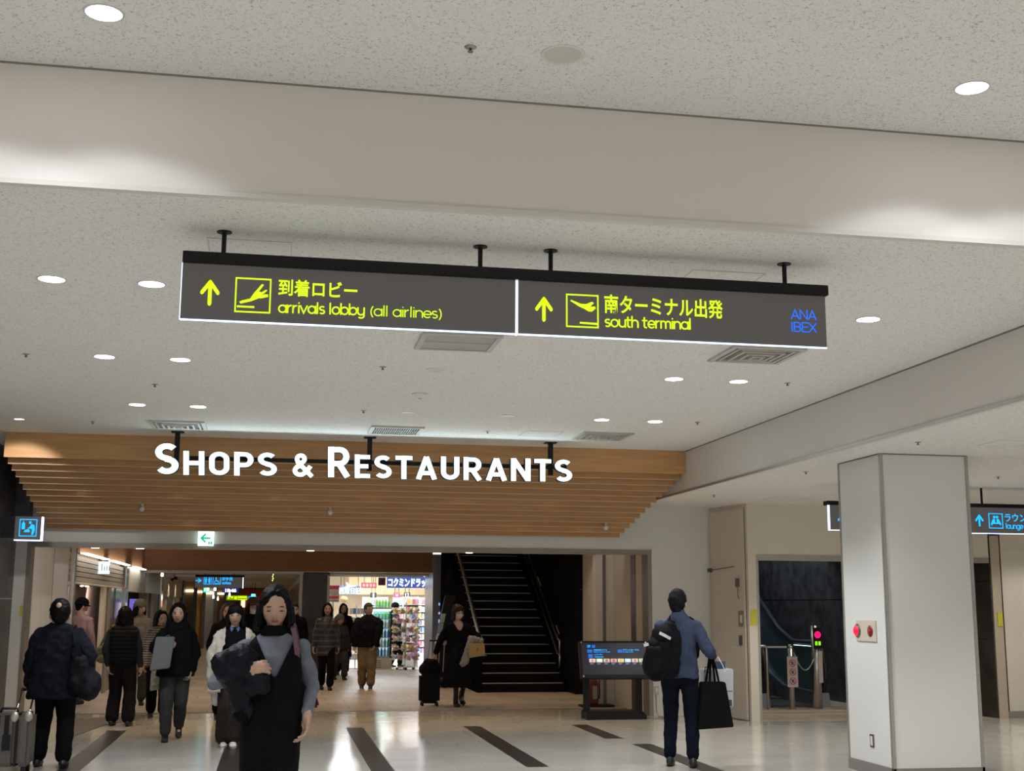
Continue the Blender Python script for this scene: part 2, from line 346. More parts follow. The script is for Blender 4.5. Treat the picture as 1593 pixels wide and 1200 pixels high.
tag(o, 'dark studded tactile strip set in the floor before the shopping entrance', 'tactile paving')
# ceilings
struct('ceiling', B(-16, 18, -14, YB + 0.05, ZN, ZN + 0.2), M_CEIL, 'white fissured acoustic ceiling nearest the viewer')
struct('ceiling_lower', B(-16, 5.13, YB + 0.05, 18.2, ZM, ZM + 0.2), M_CEIL)
struct('ceiling_side', B(5.18, 18, YB + 0.05, 18.2, ZL, ZL + 0.2), M_CEIL)
struct('trim_fascia', MB().prism([(-16, YB), (5.13, YB), (5.13, YB + 0.05), (-16, YB + 0.05)], ZM - 0.006, ZN, 'z'), M_PAINT, 'smooth painted step down between the two ceilings')
struct('trim_fascia_side', B(5.13, 18, YB, YB + 0.05, ZL, ZN), M_PAINT)
struct('trim_lip', B(-16, 5.13, YB - 0.012, YB, ZM - 0.01, ZM + 0.016), mat('lip paint', (0.6, 0.57, 0.52), 0.6))
struct('trim_beam_side', B(5.13, 5.18, YB + 0.05, 18.0, ZL - 0.006, ZM + 0.1), M_PAINT, 'smooth painted drop between main ceiling and lower side ceiling')
struct('trim_beam_lip', B(5.118, 5.13, YB + 0.05, 18.0, ZL - 0.008, ZL + 0.02), M_ALU)
struct('trim_shadow_gap', B(-16, 18, YB - 0.005, YB, ZN - 0.009, ZN), mat('shadow gap', (0.22, 0.21, 0.19), 0.8))
struct('trim_shadow_gap_side', B(5.124, 5.13, YB + 0.05, 15.4, ZM - 0.012, ZM), MATS['shadow gap'])
# wall over and beside the shopping entrance
YW = 18.0
struct('wall_header', B(-3.30, 5.44, YW, YW + 0.2, 2.37, ZM), M_PANEL, 'grey white wall over the shopping entrance')
struct('wall_pier', MB().box(-3.47, -3.28, YW, YW + 0.2, 0, 2.6), M_PANEL, 'narrow white pier beside the dark stone wall')
struct('wall_back', MB().box(5.44, 6.36, YW, YW + 0.2, 0, ZL), M_PANEL, 'grey white wall between shopping entrance and steel door')
struct('trim_entrance', MB().box(-3.28, -3.235, YW - 0.01, YW + 0.3, 0, 2.37).box(-3.235, 5.44, YW - 0.015, YW + 0.05, 2.30, 2.37).box(5.38, 5.44, YW - 0.01, YW + 0.3, 0, 2.37), mat('bronze frame', (0.25, 0.22, 0.19), 0.4, metal=0.3))
struct('trim_shutter', MB().box(-3.235, 5.38, YW + 0.05, YW + 0.30, 2.345, 2.37).box(-3.235, 5.38, YW + 0.30, YW + 0.36, 2.325, 2.37).box(-3.235, 5.38, YW + 0.42, YW + 1.3, 2.345, 2.40), M_BEIGE)
struct('ceiling_entrance', B(-3.4, 5.44, YW + 0.2, YW + 1.25, 2.40, 2.5), M_BEIGE)
struct('wall_left', MB().box(-3.62, -3.43, 12.5, YW + 0.1, 0, ZM).box(-3.44, -3.24, YW - 0.25, YW - 0.002, 2.6, ZM), M_STONE, 'dark veined stone wall beside the entrance')
struct('trim_stone_joint', B(-3.43, -3.425, 12.5, YW, 1.60, 1.615), M_STEEL)
struct('wall_far_left', B(-16.2, -16, -14, 20, 0, ZN), M_PAINT)
struct('wall_far_right', B(18, 18.2, -14, 18.3, 0, ZN), M_PAINT)
struct('wall_left_return', B(-16, -3.43, 18.0, 18.2, 0, ZM), M_PAINT)
# corner with the steel door, alcove
def quad_wall(a, b, t, z0, z1):
    a = Vector(a); b = Vector(b); d = (b - a).normalized(); n = Vector((-d.y, d.x)) * t
    return [(a.x, a.y), (b.x, b.y), (b.x + n.x, b.y + n.y), (a.x + n.x, a.y + n.y)], z0, z1
struct('wall_door_side', MB().prism(*quad_wall((6.54, 17.0), (6.34, 18.0), -0.10, 0, ZL)), M_BEIGE, 'beige wall around the steel door')
struct('wall_alcove_jamb', B(6.54, 6.66, 16.985, 17.6, 0, ZL), M_CREAM)
struct('wall_alcove_header', B(6.66, 10.3, 17.0, 17.25, 2.28, ZL), M_CREAM, 'cream wall over the escalator lobby opening')
struct('trim_alcove', MB().box(6.66, 10.25, 16.985, 17.1, 2.20, 2.28).box(6.66, 6.70, 16.99, 17.3, 0, 2.28), M_ALU)
struct('wall_right', B(10.42, 18, 17.0, 17.25, 0, ZL), M_CREAM, 'cream wall beyond the white column')
struct('trim_jamb_right', B(10.28, 10.42, 16.98, 17.2, 0, 2.6), mat('tan frame', (0.5, 0.42, 0.32), 0.5))
struct('baseboard_right', B(10.42, 18, 16.97, 17.0, 0, 0.10), M_ALU)
struct('wall_lobby_side', MB().box(10.26, 10.45, 17.0, 19.0, 0, 2.9), M_STONEB, 'brown slate side wall of the escalator lobby')
struct('trim_slate_joint', MB().box(10.253, 10.26, 17.1, 19.0, 1.93, 1.95).box(10.253, 10.26, 17.1, 19.0, 1.10, 1.115), M_DARK)
struct('wall_lobby_back', B(9.35, 10.45, 19.2, 19.4, 0, 2.9), M_STONE)
struct('wall_escalator_right', B(9.35, 9.55, 19.2, 32, 0, 4.5), M_STONE, 'black stone wall behind the escalator')
struct('trim_stone_line', B(9.345, 9.35, 19.2, 32, 1.68, 1.69), M_STEELD)
struct('wall_escalator_end', B(6.0, 9.55, 26, 26.2, 0, 5.5), M_STONE)
struct('ceiling_lobby', MB().box(6.6, 10.5, 17.25, 19.4, 2.9, 3.0).box(6.4, 9.6, 19.4, 26, 4.6, 4.8).box(6.4, 9.6, 19.38, 19.45, 2.9, 4.6), M_DARK)
# ------------------------------------------------------------------ white column
cx0, cx1, cy0, cy1 = 5.62, 6.51, 11.08, 11.99
struct('column', B(cx0, cx1, cy0, cy1, 0, ZL), M_PANEL, 'square white panelled column')
struct('trim_column_corner', MB().box(cx0 - 0.012, cx0 + 0.022, cy0 - 0.012, cy0 + 0.022, 0, ZL - 0.004).box(cx1 - 0.02, cx1 + 0.012, cy0 - 0.012, cy0 + 0.02, 0, ZL - 0.004).box(cx0 - 0.01, cx0 + 0.016, cy1 - 0.016, cy1 + 0.01, 0, ZL - 0.004), M_ALU, bevel=0.003)
struct('baseboard_column', MB().box(cx0 - 0.012, cx1 + 0.012, cy0 - 0.012, cy1 + 0.012, 0, 0.105), mat('grey skirting', (0.22, 0.2, 0.19), 0.5))
struct('trim_column_gap', B(cx0 - 0.006, cx1 + 0.006, cy0 - 0.006, cy1 + 0.006, ZL - 0.012, ZL), MATS['shadow gap'])
e = empty('alarm_panel', (cx0, 11.51, 1.33), 'cream alarm panel with two red lamps on the white column', 'alarm panel')
B(-0.015, 0, -0.21, 0.20, -0.10, 0.10).build('plate', mat('cream enamel', (0.62, 0.56, 0.46), 0.4), e, bevel=0.004)
MB().ell((-0.02, 0.165, 0), (0.035, 0.055, 0.055)).build('lit_lamp', glow('red lamp lit', (1.0, 0.0, 0.04), 0.9), e, smooth=True)
MB().ell((-0.018, 0.165, 0), (0.02, 0.068, 0.068)).build('lamp_ring', M_STEELD, e, smooth=True)
MB().ell((-0.012, -0.10, 0), (0.018, 0.06, 0.058)).build('button', mat('dark red plastic', (0.22, 0.012, 0.015), 0.3), e, smooth=True)
MB().ell((-0.03, -0.10, 0), (0.006, 0.022, 0.022)).build('button_centre', mat('red plastic', (0.3, 0.05, 0.05), 0.3), e, smooth=True)
e = empty('power_socket', (cx0, 11.49, 0.31), 'small steel socket plate low on the white column', 'socket')
B(-0.008, 0, -0.04, 0.04, -0.06, 0.06).build('plate', M_STEELD, e, bevel=0.002)
B(-0.011, -0.008, -0.02, 0.02, -0.042, 0.042).build('outlet', M_WHITE, e)

# ------------------------------------------------------------------ downlights
def downlight(x, y, z, lit=True, warm=False, r=0.078, power=0.0, label='', group='', name='downlight', light=None):
    e = empty(name, (x, y, z), label, 'ceiling light', group)
    MB().lathe([(r, -0.004), (r * 1.12, -0.006), (r * 1.14, 0.0), (r, 0.0)]).build('ring', M_WHITE, e, smooth=True)
    mb = MB().lathe([(0.0001, -0.0035), (r, -0.0035)])
    mb.build('lens', (M_LAMPW if warm else M_LAMP) if lit else mat('unlit reflector', (0.6, 0.57, 0.52), 0.4), e)
    if power:
        spot('downlight_beam', (x, y, z - 0.02), power, **(light or {}))
    return e
COOL = (0.93, 0.96, 1.0)
rows = [5.44, 2.95, 0.45, -2.05, -4.6]
for i, y in enumerate(rows):
    for j, x in enumerate([-6.2, -1.42, -0.83, 3.345, 3.96, 8.7]):
        if i == 0 and j == 2: lab = 'round lit downlight on the nearest ceiling, over the arrivals half of the sign'
        elif i == 0 and j == 3: lab = 'round lit downlight on the nearest ceiling, over the south terminal half of the sign'
        else: lab = 'round lit downlight of the nearest ceiling, outer of its pair, %s side' % ('stone wall' if j < 3 else 'column')
        if i == 0 and j in (1, 2, 3, 4):
            downlight(x, y, ZN, power=20, label=lab, group='downlights of the nearest ceiling', light=dict(color=(0.84, 0.92, 1.0), angle=122, blend=0.25))
        else:
            spot('hall_lamp_beam', (x, y, ZN - 0.02), 90, color=COOL, angle=130)
dist = ['nearest the sign', 'midway from sign to canopy', 'nearest the canopy']
side = {-1.415: 'outer of its pair, stone wall side', -0.82: 'inner of its pair, stone wall side', 3.385: 'inner of its pair, column side', 3.98: 'outer of its pair, column side'}
for i, y in enumerate([7.93, 10.44, 12.96]):
    for x in (-1.415, -0.82, 3.385, 3.98):
        downlight(x, y, ZM, power=94, label='downlight %s, %s' % (dist[i], side[x]), group='downlights of the main ceiling', light=dict(color=COOL, angle=120))
for (x, y) in [(7.5, 8.2), (10.5, 8.2), (7.5, 13.5), (10.5, 13.5), (8.0, 4.0), (13.5, 11), (6.0, 14.5), (8.5, 15.0), (11.0, 15.5)]:
    spot('side_fill_beam', (x, y, (ZL if y > YB else ZN) - 0.02), (95 if y == 8.2 else 60) if x > 10 or y == 8.2 else 85, color=(1, 0.96, 0.9), angle=130)  # spots without fittings, added to brighten the low ceiling and far walls
spot('hall_lamp_beam', (-6.2, 8, ZM - 0.02), 60, color=COOL); spot('hall_lamp_beam', (-6.2, 12.9, ZM - 0.02), 60, color=COOL)
downlight(1.25, 5.46, ZN, lit=False, r=0.092, label='unlit recessed downlight on the nearest ceiling above the sign', group=None, name='unlit_downlight')
downlight(1.28, 10.44, ZM, lit=False, r=0.07, label='unlit white disc fitting just below the hanging sign in the picture', name='unlit_downlight')
downlight(1.30, 12.90, ZM, lit=False, r=0.06, label='unlit white disc fitting between the SHOPS letters and the hanging sign', name='unlit_downlight')
downlight(2.35, 12.90, ZM, lit=False, r=0.065, label='unlit recessed downlight above the RESTAURANTS lettering', name='unlit_downlight')
downlight(-2.78, 14.28, ZM, warm=True, r=0.05, label='small warm downlight at the stone wall corner of the main ceiling', name='small_downlight', power=75, light=dict(color=(1, 0.95, 0.9), angle=62, target=(-3.35, 18.0, 1.0)))
# detectors and sprinklers
def sprinkler(x, y, z, lab):
    e = empty('sprinkler', (x, y, z), lab, 'sprinkler', 'small sprinkler heads in the ceilings')
    MB().lathe([(0.0001, -0.008), (0.020, -0.007), (0.03, 0.0), (0.0001, 0)], seg=14).build('rosette', mat('sprinkler rosette', (0.4, 0.38, 0.35), 0.4, metal=0.6), e, smooth=True)
    MB().lathe([(0.0001, -0.028), (0.012, -0.026), (0.014, -0.022), (0.006, -0.018), (0.006, -0.006), (0.0001, -0.006)], seg=10).build('nozzle', M_STEELD, e, smooth=True)
for x, y, z, l in [(-2.02, 10.46, ZM, 'small sprinkler head on the main ceiling beside the stone wall side lamps'), (-1.13, 11.70, ZM, 'small sprinkler head between the two rows of paired lamps by the stone wall'),
                   (0.83, 10.41, ZM, 'small sprinkler head just beyond the hanging sign near a white disc'), (0.84, 12.87, ZM, 'small sprinkler head above the first R of the lettering'),
                   (2.34, 14.12, ZM, 'small sprinkler head between the black grille and an access panel'), (-2.02, 14.31, ZM, 'small sprinkler head over the plain end of the wooden canopy'),
                   (4.43, 10.42, ZM, 'small sprinkler head beyond the south terminal end of the sign'), (4.44, 12.91, ZM, 'small sprinkler head near the canopy corner of the main ceiling'),
                   (0.81, 5.47, ZN, 'small sprinkler head on the nearest ceiling'), (5.62, 12.8, ZL, 'sprinkler head on the low ceiling in front of the column'),
                   (5.64, 15.8, ZL, 'sprinkler head on the low ceiling near the steel door'), (7.9, 12.8, ZL, 'sprinkler head on the low ceiling over the lounge sign')]:
    sprinkler(x, y, z, l)
for (px, py, lab) in [(1428, 688, 'sprinkler head on the low ceiling over the front of the column')]:
    q = atZ(px, py, ZL); sprinkler(q[0], q[1], ZL, lab)
e = empty('smoke_detector', (1.29, 11.71, ZM), 'white smoke detector beyond the hanging sign', 'smoke detector')
MB().lathe([(0.0001, -0.045), (0.03, -0.045), (0.045, -0.03), (0.055, -0.015), (0.075, -0.012), (0.078, 0), (0.0001, 0)]).build('housing', M_WHITE, e, smooth=True)
MB().lathe([(0.0001, -0.05), (0.015, -0.049), (0.018, -0.044), (0.0001, -0.044)], seg=12).build('sensor', M_STEELD, e)
# ------------------------------------------------------------------ grilles and access panels
def grille(x, y, style, lab, s=0.60):
    e = empty('ceiling_vent', (x, y, ZM), lab, 'vent', 'square vents of the main ceiling'); h = s / 2
    fr = MB()
    for (a, b, c, d) in [(-h, h, -h, -h + 0.04), (-h, h, h - 0.04, h), (-h, -h + 0.04, -h + 0.04, h - 0.04), (h - 0.04, h, -h + 0.04, h - 0.04)]: fr.box(a, b, c, d, -0.018, 0)
    fr.build('frame', M_GRILLE, e)
    if style == 'slots':
        B(-h + 0.04, h - 0.04, -h + 0.04, h - 0.04, -0.004, -0.001).build('backing', M_DARK, e)
        mb = MB().box(-h + 0.04, h - 0.04, -0.008, 0.008, -0.016, -0.002)
        for k in range(21):
            xx = -h + 0.045 + k * (s - 0.09) / 20; mb.box(xx - 0.004, xx + 0.004, -h + 0.04, h - 0.04, -0.016, -0.004)
        mb.build('slats', M_GRILLE, e)
    elif style == 'blank':
        mb = MB()
        for k in range(24):
            yy = -h + 0.05 + k * (s - 0.1) / 23; mb.box(-h + 0.04, h - 0.04, yy - 0.010, yy + 0.005, -0.012, -0.003)
        mb.box(-h + 0.04, h - 0.04, -0.01, 0.01, -0.018, -0.002)
        mb.build('slats', M_GRILLE, e)
        B(-h + 0.04, h - 0.04, -h + 0.04, h - 0.04, -0.004, -0.001).build('backing', mat('louvre backing', (0.28, 0.26, 0.22), 0.7), e)  # darker brown grey sheet behind the slats
    else:
        B(-h + 0.04, h - 0.04, -h + 0.04, h - 0.04, -0.004, -0.001).build('backing', mat('vent backing', (0.16, 0.14, 0.12), 0.7), e)
        for k, t in enumerate((0.24, 0.175, 0.115, 0.055)):
            mb = MB(); w2 = 0.022; z0 = -0.02 - 0.006 * k
            for (a, b, c, d) in [(-t, t, -t, -t + w2), (-t, t, t - w2, t), (-t, -t + w2, -t + w2, t - w2), (t - w2, t, -t + w2, t - w2)]: mb.box(a, b, c, d, z0, -0.003)
            mb.build('cone', M_GRILLE, e)
grille(1.30, 9.25, 'blank', 'flat louvred square vent partly hidden by the arrivals half of the sign')
grille(3.68, 9.25, 'cone', 'stepped square vent under the ANA IBEX end of the sign')
grille(-1.11, 14.35, 'cone', 'silver stepped square vent above the letters SHOPS')
grille(1.30, 14.25, 'slots', 'black slotted square vent above the first R of RESTAURANTS')
grille(3.72, 14.2, 'cone', 'beige stepped square vent nearest the plain end of the lettering, by the corner')
def hatch(x, y, z, lab, s=0.45, s2=None):
    s2 = s2 or s
    e = empty('access_panel', (x, y, z), lab, 'access panel', 'ceiling access panels'); h = s / 2; k = s2 / 2
    mb = MB()
    for (a, b, c, d) in [(-h, h, -k, -k + 0.006), (-h, h, k - 0.006, k), (-h, -h + 0.006, -k, k), (h - 0.006, h, -k, k)]: mb.box(a, b, c, d, -0.003, 0)
    mb.build('frame', MATS['lip paint'], e)
    B(-h + 0.012, h - 0.012, -k + 0.012, k - 0.012, -0.002, 0).build('cover', M_CEIL, e)
hatch(2.98, 14.2, ZM, 'outlined access hatch above the letters ANTS'); hatch(-0.2, 7.05, ZM, 'outlined access hatch just above the arrivals half of the sign', 0.46)
hatch(2.6, 7.15, ZM, 'outlined access hatch above the south terminal half of the sign', 0.46)
q = atZ(1570, 690, ZL); hatch(q[0], q[1], ZL, 'outlined access hatch on the low ceiling beyond the column top', 0.4)
q = atZ(1213, 778, ZL); hatch(q[0], q[1], ZL, 'outlined access hatch on the low ceiling before the escalator opening', 0.5, 1.0)

# ------------------------------------------------------------------ hanging direction sign
YS = 6.65
e = empty('hanging_sign', (1.26, YS, 3.02), 'long dark hanging sign with yellow green arrows for arrivals lobby and south terminal', 'hanging sign')
O = (1.26, YS, 3.02)
def loc(mb_args): x0, x1, y0, y1, z0, z1 = mb_args; return (x0 - O[0], x1 - O[0], y0 - O[1], y1 - O[1], z0 - O[2], z1 - O[2])
B(*loc((-0.535, 3.085, YS - 0.03, YS + 0.12, 3.325, 3.385))).build('top_bar', M_BLACK, e, bevel=0.003)
B(*loc((-0.535, 1.252, YS, YS + 0.035, 3.024, 3.325))).build('panel', M_SIGNFACE, e)
B(*loc((1.268, 3.075, YS, YS + 0.035, 3.024, 3.325))).build('panel', M_SIGNFACE, e)
B(*loc((-0.535, 1.252, YS - 0.002, YS + 0.006, 3.016, 3.024))).build('light_strip', M_EDGE, e)
B(*loc((1.268, 3.075, YS - 0.002, YS + 0.006, 3.016, 3.024))).build('light_strip', M_EDGE, e)
B(*loc((1.254, 1.265, YS - 0.003, YS + 0.03, 3.018, 3.325))).build('light_divider', M_EDGE, e)
B(*loc((-0.539, -0.535, YS, YS + 0.012, 3.02, 3.325))).build('light_edge', M_EDGE, e)
for x in (-0.33, 1.06, 1.46, 2.85):
    mb = MB().tube([(x - O[0], 0.045, 3.385 - O[2]), (x - O[0], 0.045, ZM - O[2] - 0.001)], 0.013, 10)
    mb.lathe([(0.0001, ZM - O[2] - 0.008), (0.04, ZM - O[2] - 0.006), (0.04, ZM - O[2]), (0.0001, ZM - O[2])], c=(x - O[0], 0.045, 0), seg=16)
    mb.build('hanger_rod', M_BLACK, e)
def R4(px0, py0, px1, py1, Y=YS):          # picture rectangle on the sign plane -> x0,x1,z0,z1
    a = atY(px0, py1, Y); b = atY(px1, py0, Y); return a[0], b[0], a[2], b[2]
def sgn(name, body, l, t, r, b, m, bold=0.02, par=None, Y=None, org=None, sp=1.0):
    Y = YS if Y is None else Y; x0 = atY(l, (t + b) / 2, Y)[0]; x1 = atY(r, (t + b) / 2, Y)[0]; xm = (l + r) / 2
    z0 = atY(xm, b, Y)[2]; z1 = atY(xm, t, Y)[2]
    return text_fit(name, body, x0, x1, z0, z1, Y - 0.001, m, par or e, bold=bold, depth=0.003, origin=org or O, spacing=sp)
def icon(name, polys, l, t, r, b, m, par=None, Y=None, org=None):
    Y = YS if Y is None else Y; x0 = atY(l, (t + b) / 2, Y)[0]; x1 = atY(r, (t + b) / 2, Y)[0]; xm = (l + r) / 2
    z0 = atY(xm, b, Y)[2]; z1 = atY(xm, t, Y)[2]
    return flat(polys, x0, x1, z0, z1, Y - 0.001, origin=org or O).build(name, m, par or e)
icon('arrow', ARROW_UP, 311, 436, 342, 475, M_YG)
icon('icon_frame', frame_polys(0.04), 365.5, 433, 421.5, 487, M_YG)
icon('plane_icon', [[(0.12, 0.30), (0.16, 0.25), (0.45, 0.33), (0.72, 0.45), (0.78, 0.55), (0.90, 0.66), (0.86, 0.68), (0.74, 0.60), (0.66, 0.62), (0.80, 0.82), (0.74, 0.84), (0.52, 0.56), (0.42, 0.40), (0.20, 0.34)], [(0.06, 0.14), (0.55, 0.14), (0.55, 0.19), (0.06, 0.19)], [(0.70, 0.42), (0.93, 0.48), (0.93, 0.54), (0.83, 0.55), (0.74, 0.50)]], 366, 433, 421, 487, M_YG)
sgn('lettering', '到着ロビー', 433, 437, 556, 463, M_YG, 0.014)
RT = lambda *a: round_text(*a, e, YS, O)
RT('lettering', 'arrivals lobby', 433, 568, 486, 490.5, 11, 0.185, M_YG)
RT('lettering', '(all airlines)', 575, 688, 491, 495.5, 10.5, 0.13, M_YG)
icon('arrow', ARROW_UP, 832, 462.5, 860, 500, M_YG)
icon('icon_frame', frame_polys(0.04), 880.5, 458.5, 931, 510, M_YG)
icon('plane_icon', [[(0.12, 0.80), (0.15, 0.83), (0.45, 0.72), (0.62, 0.72), (0.80, 0.80), (0.86, 0.76), (0.74, 0.64), (0.90, 0.66), (0.92, 0.60), (0.80, 0.50), (0.70, 0.50), (0.55, 0.58), (0.40, 0.64)], [(0.42, 0.12), (0.98, 0.10), (0.98, 0.16), (0.42, 0.17)]], 881, 459, 930.5, 510, M_YG)
sgn('lettering', '南ターミナル出発', 940, 463, 1124, 492, M_YG, 0.014)
RT('lettering', 'south terminal', 941, 1076, 508, 512.5, 11, 0.185, M_YG)
RT('airline_lettering', 'ANA', 1231, 1271, 496, 498, 10, 0.13, M_BLUE); RT('airline_lettering', 'IBEX', 1231, 1271.5, 515.5, 517.5, 10, 0.13, M_BLUE)

# ------------------------------------------------------------------ lounge sign beyond the column (two ends seen)
YG = 14.05
e = empty('hanging_sign', (8.5, YG, 2.45), 'dark hanging sign with blue lounge icon emerging beyond the column', 'hanging sign'); OG = (8.5, YG, 2.45)
B(8.20 - 8.5, 11.5 - 8.5, 0.0, 0.04, 0.0, 0.31).build('panel', M_SIGNFACE, e)
B(8.19 - 8.5, 11.5 - 8.5, -0.02, 0.1, 0.31, 0.355).build('top_bar', M_BLACK, e)
B(8.195 - 8.5, 8.215 - 8.5, -0.004, 0.015, -0.004, 0.31).build('light_edge', M_EDGE, e)
B(8.215 - 8.5, 11.5 - 8.5, -0.002, 0.01, -0.008, 0.0).build('light_strip', M_EDGE, e)
for x in (8.46, 10.8): MB().tube([(x - 8.5, 0.045, 0.355), (x - 8.5, 0.045, ZL - 2.45)], 0.014).build('hanger_rod', M_BLACK, e)
kw = dict(par=e, Y=YG, org=OG)
icon('arrow', ARROW_UP, 1517, 801, 1530, 819, M_CYAN, **kw)
icon('icon_frame', frame_polys(0.05), 1538, 799, 1560, 822.5, M_CYAN, **kw)
icon('lounge_icon', [[(0.15, 0.3), (0.3, 0.62), (0.44, 0.62), (0.44, 0.38), (0.28, 0.38), (0.22, 0.18)], [(0.56, 0.38), (0.56, 0.62), (0.7, 0.62), (0.88, 0.3), (0.8, 0.2), (0.72, 0.38)], circ(0.4, 0.75, 0.09), circ(0.6, 0.75, 0.09), [(0.28, 0.30), (0.75, 0.30), (0.75, 0.38), (0.28, 0.38)]], 1538, 799, 1560, 822.5, M_CYAN, **kw)
sgn('lettering', 'ラウンジ', 1563, 800, 1608, 812, M_CYAN, 0.01, **kw); round_text('lettering', 'lounge', 1565, 1592, 822.5, 823, 5.5, 0.17, M_CYAN, e, YG, OG)
e = empty('hanging_sign', (6.43, YG, 2.45), 'dark sign end with a blue arrow peeking out before the column', 'hanging sign'); OG = (6.43, YG, 2.45)
B(0.01, 1.3, 0.0, 0.04, 0.01, 0.30).build('panel', M_SIGNFACE, e); B(-0.01, 1.3, -0.02, 0.1, 0.30, 0.35).build('top_bar', M_BLACK, e)
B(0.0, 0.02, -0.004, 0.015, 0.0, 0.30).build('light_edge', M_EDGE, e); B(0.02, 1.3, -0.002, 0.01, 0.0, 0.008).build('light_strip', M_EDGE, e)
MB().tube([(0.9, 0.045, 0.35), (0.9, 0.045, ZL - 2.45)], 0.014).build('hanger_rod', M_BLACK, e)
icon('arrow', ARROW_UP, 1303, 800, 1318, 819, M_CYAN, par=e, Y=YG, org=OG)

# ------------------------------------------------------------------ wooden canopy of baffles
nb = 13
for k in range(nb):
    t = k / (nb - 1); y = 15.4 + t * 2.48; zb = 3.225 + t * (2.54 - 3.225); xl = -3.14 + t * 0.10; xr = 5.13 - t * 0.20
    top = ZM if k == 0 else zb + 0.20
    o = B(xl, xr, y, y + 0.045, zb, top).build('canopy_baffle', M_WOOD)
    word = ['tall front board', 'second', 'third', 'fourth', 'fifth', 'sixth', 'seventh', 'eighth', 'ninth', 'tenth', 'eleventh', 'twelfth', 'lowest'][k]
    tag(o, ('tall front board of the stepped oak canopy behind the lettering' if k == 0 else 'lowest and rearmost board of the stepped oak canopy' if k == nb - 1 else '%s board from the front of the stepped oak canopy' % word), 'wooden baffle', 'boards of the stepped oak canopy')
    if k: 
        o2 = B(xl, xr, y - 0.003, y + 0.045, zb - 0.001, zb + 0.007).build('edge', mat('pale baffle edge', (0.66, 0.49, 0.30), 0.6), o)  # paler strip along the bottom of each board
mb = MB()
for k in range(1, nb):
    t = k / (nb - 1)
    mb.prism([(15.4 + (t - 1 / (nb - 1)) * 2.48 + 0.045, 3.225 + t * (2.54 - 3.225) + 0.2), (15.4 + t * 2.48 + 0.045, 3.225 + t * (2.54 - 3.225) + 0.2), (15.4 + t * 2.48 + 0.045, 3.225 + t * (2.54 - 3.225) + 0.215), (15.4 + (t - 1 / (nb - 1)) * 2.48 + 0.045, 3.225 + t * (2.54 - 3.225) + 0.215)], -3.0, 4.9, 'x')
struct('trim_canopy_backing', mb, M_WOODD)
for i, x in enumerate((-2.75, -1.75, -0.75, 0.25, 1.25, 2.25, 3.25, 4.25)):
    spot('canopy_beam', (x, 15.52, 3.40), 3.5, color=(1, 0.75, 0.45), angle=100, radius=0.02, target=(x, 15.62, 2.5))
for row, (k, xs) in enumerate([(5, (-2.46, -1.24, -0.0, 1.2, 2.4, 3.6)), (10, (-2.35, -1.15, 0.05, 1.22, 2.4, 3.45, 4.3))]):
    t = (k + 0.5) / (nb - 1); y = 15.4 + t * 2.48; zb = 3.225 + t * (2.54 - 3.225)
    for i, x in enumerate(xs):
        e = empty('canopy_spotlight', (x, y, zb + 0.04), '%s warm spotlight from the baby sign end in the %s canopy row' % (['first', 'second', 'third', 'fourth', 'fifth', 'sixth', 'seventh'][i], 'upper' if row == 0 else 'lower'), 'spotlight', 'small spotlights in the %s row of the canopy' % ('upper' if row == 0 else 'lower'))
        MB().tube([(0, 0, 0), (0, 0, 0.1)], 0.032, 14).build('housing', M_WHITE, e)
        MB().tube([(0, 0, -0.004), (0, 0, 0.001)], 0.026, 14).build('lens', glow('small warm lens', (1, 0.8, 0.5), 3.0), e)
        spot('canopy_down_beam', (x, y, zb - 0.0), 26, color=(1, 0.72, 0.42), angle=75, radius=0.03)
for (x, k, lab) in [(-1.72, 8, 'white ball camera under the oak canopy at the baby sign end'), (0.7, 8, 'white ball camera under the middle of the oak canopy'), (4.6, 10, 'white ball camera under the oak canopy at the low ceiling end')]:
    t = k / (nb - 1); y = 15.4 + t * 2.48 - 0.05; zb = 3.225 + t * (2.54 - 3.225)
    e = empty('dome_camera', (x, y, zb + 0.02), lab, 'security camera')
    MB().ell((0, 0, -0.02), (0.035, 0.035, 0.04)).build('ball', M_WHITE, e, smooth=True)
    MB().tube([(0, 0, 0.0), (0, 0, 0.16)], 0.018).build('mount', M_WHITE, e)

# ------------------------------------------------------------------ SHOPS & RESTAURANTS
YR = 14.85
e = empty('lettering_sign', (1.0, YR, 3.02), 'big white glowing SHOPS & RESTAURANTS letters hung before the oak canopy', 'lettering sign'); OR_ = (1.0, YR, 3.02)
M_LSIDE = mat('dark blue letter side', (0.01, 0.02, 0.06), 0.4)
def letters(body, l, r, top_l, top_r, bot_l, bot_r, wt=0.172):
    gap = 0.12; total = sum(DIN[c][0] for c in body) + gap * (len(body) - 1); xc = 0.0
    for ch in body:
        wd, st = DIN[ch]; u0 = xc / total; xc += wd + gap
        def T(p, u0=u0):
            u = u0 + p[0] / total; x = l + (r - l) * u; tp = top_l + (top_r - top_l) * u; bt = bot_l + (bot_r - bot_l) * u
            q = atY(x, bt + (tp - bt) * p[1], YR); return q[0] - OR_[0], q[2] - OR_[2]
        fa = MB(); si = MB()
        for k, sp_ in enumerate(st):
            stroke_poly(fa, sp_, wt, -0.042, -0.036, T, cap=False); stroke_poly(si, sp_, wt + 0.03, -0.036, 0.045, T, cap=False)
        o = si.build('letter', M_LSIDE, e); fa.build('lit_face', M_LETTER, o)
letters('S', 241, 279, 690, 690, 739, 739); letters('HOPS', 285, 431.5, 702.5, 705, 739.5, 741.5)
letters('&', 454.5, 486, 706, 706, 743, 743); letters('R', 509.5, 545, 696, 696, 743, 743)
letters('ESTAURANTS', 551, 889.5, 708, 716, 744.5, 750.5)
B(-1.05 - 1.0, 3.45 - 1.0, 0.045, 0.085, 3.19 - 3.02, 3.235 - 3.02).build('crossbar', M_BLACK, e)
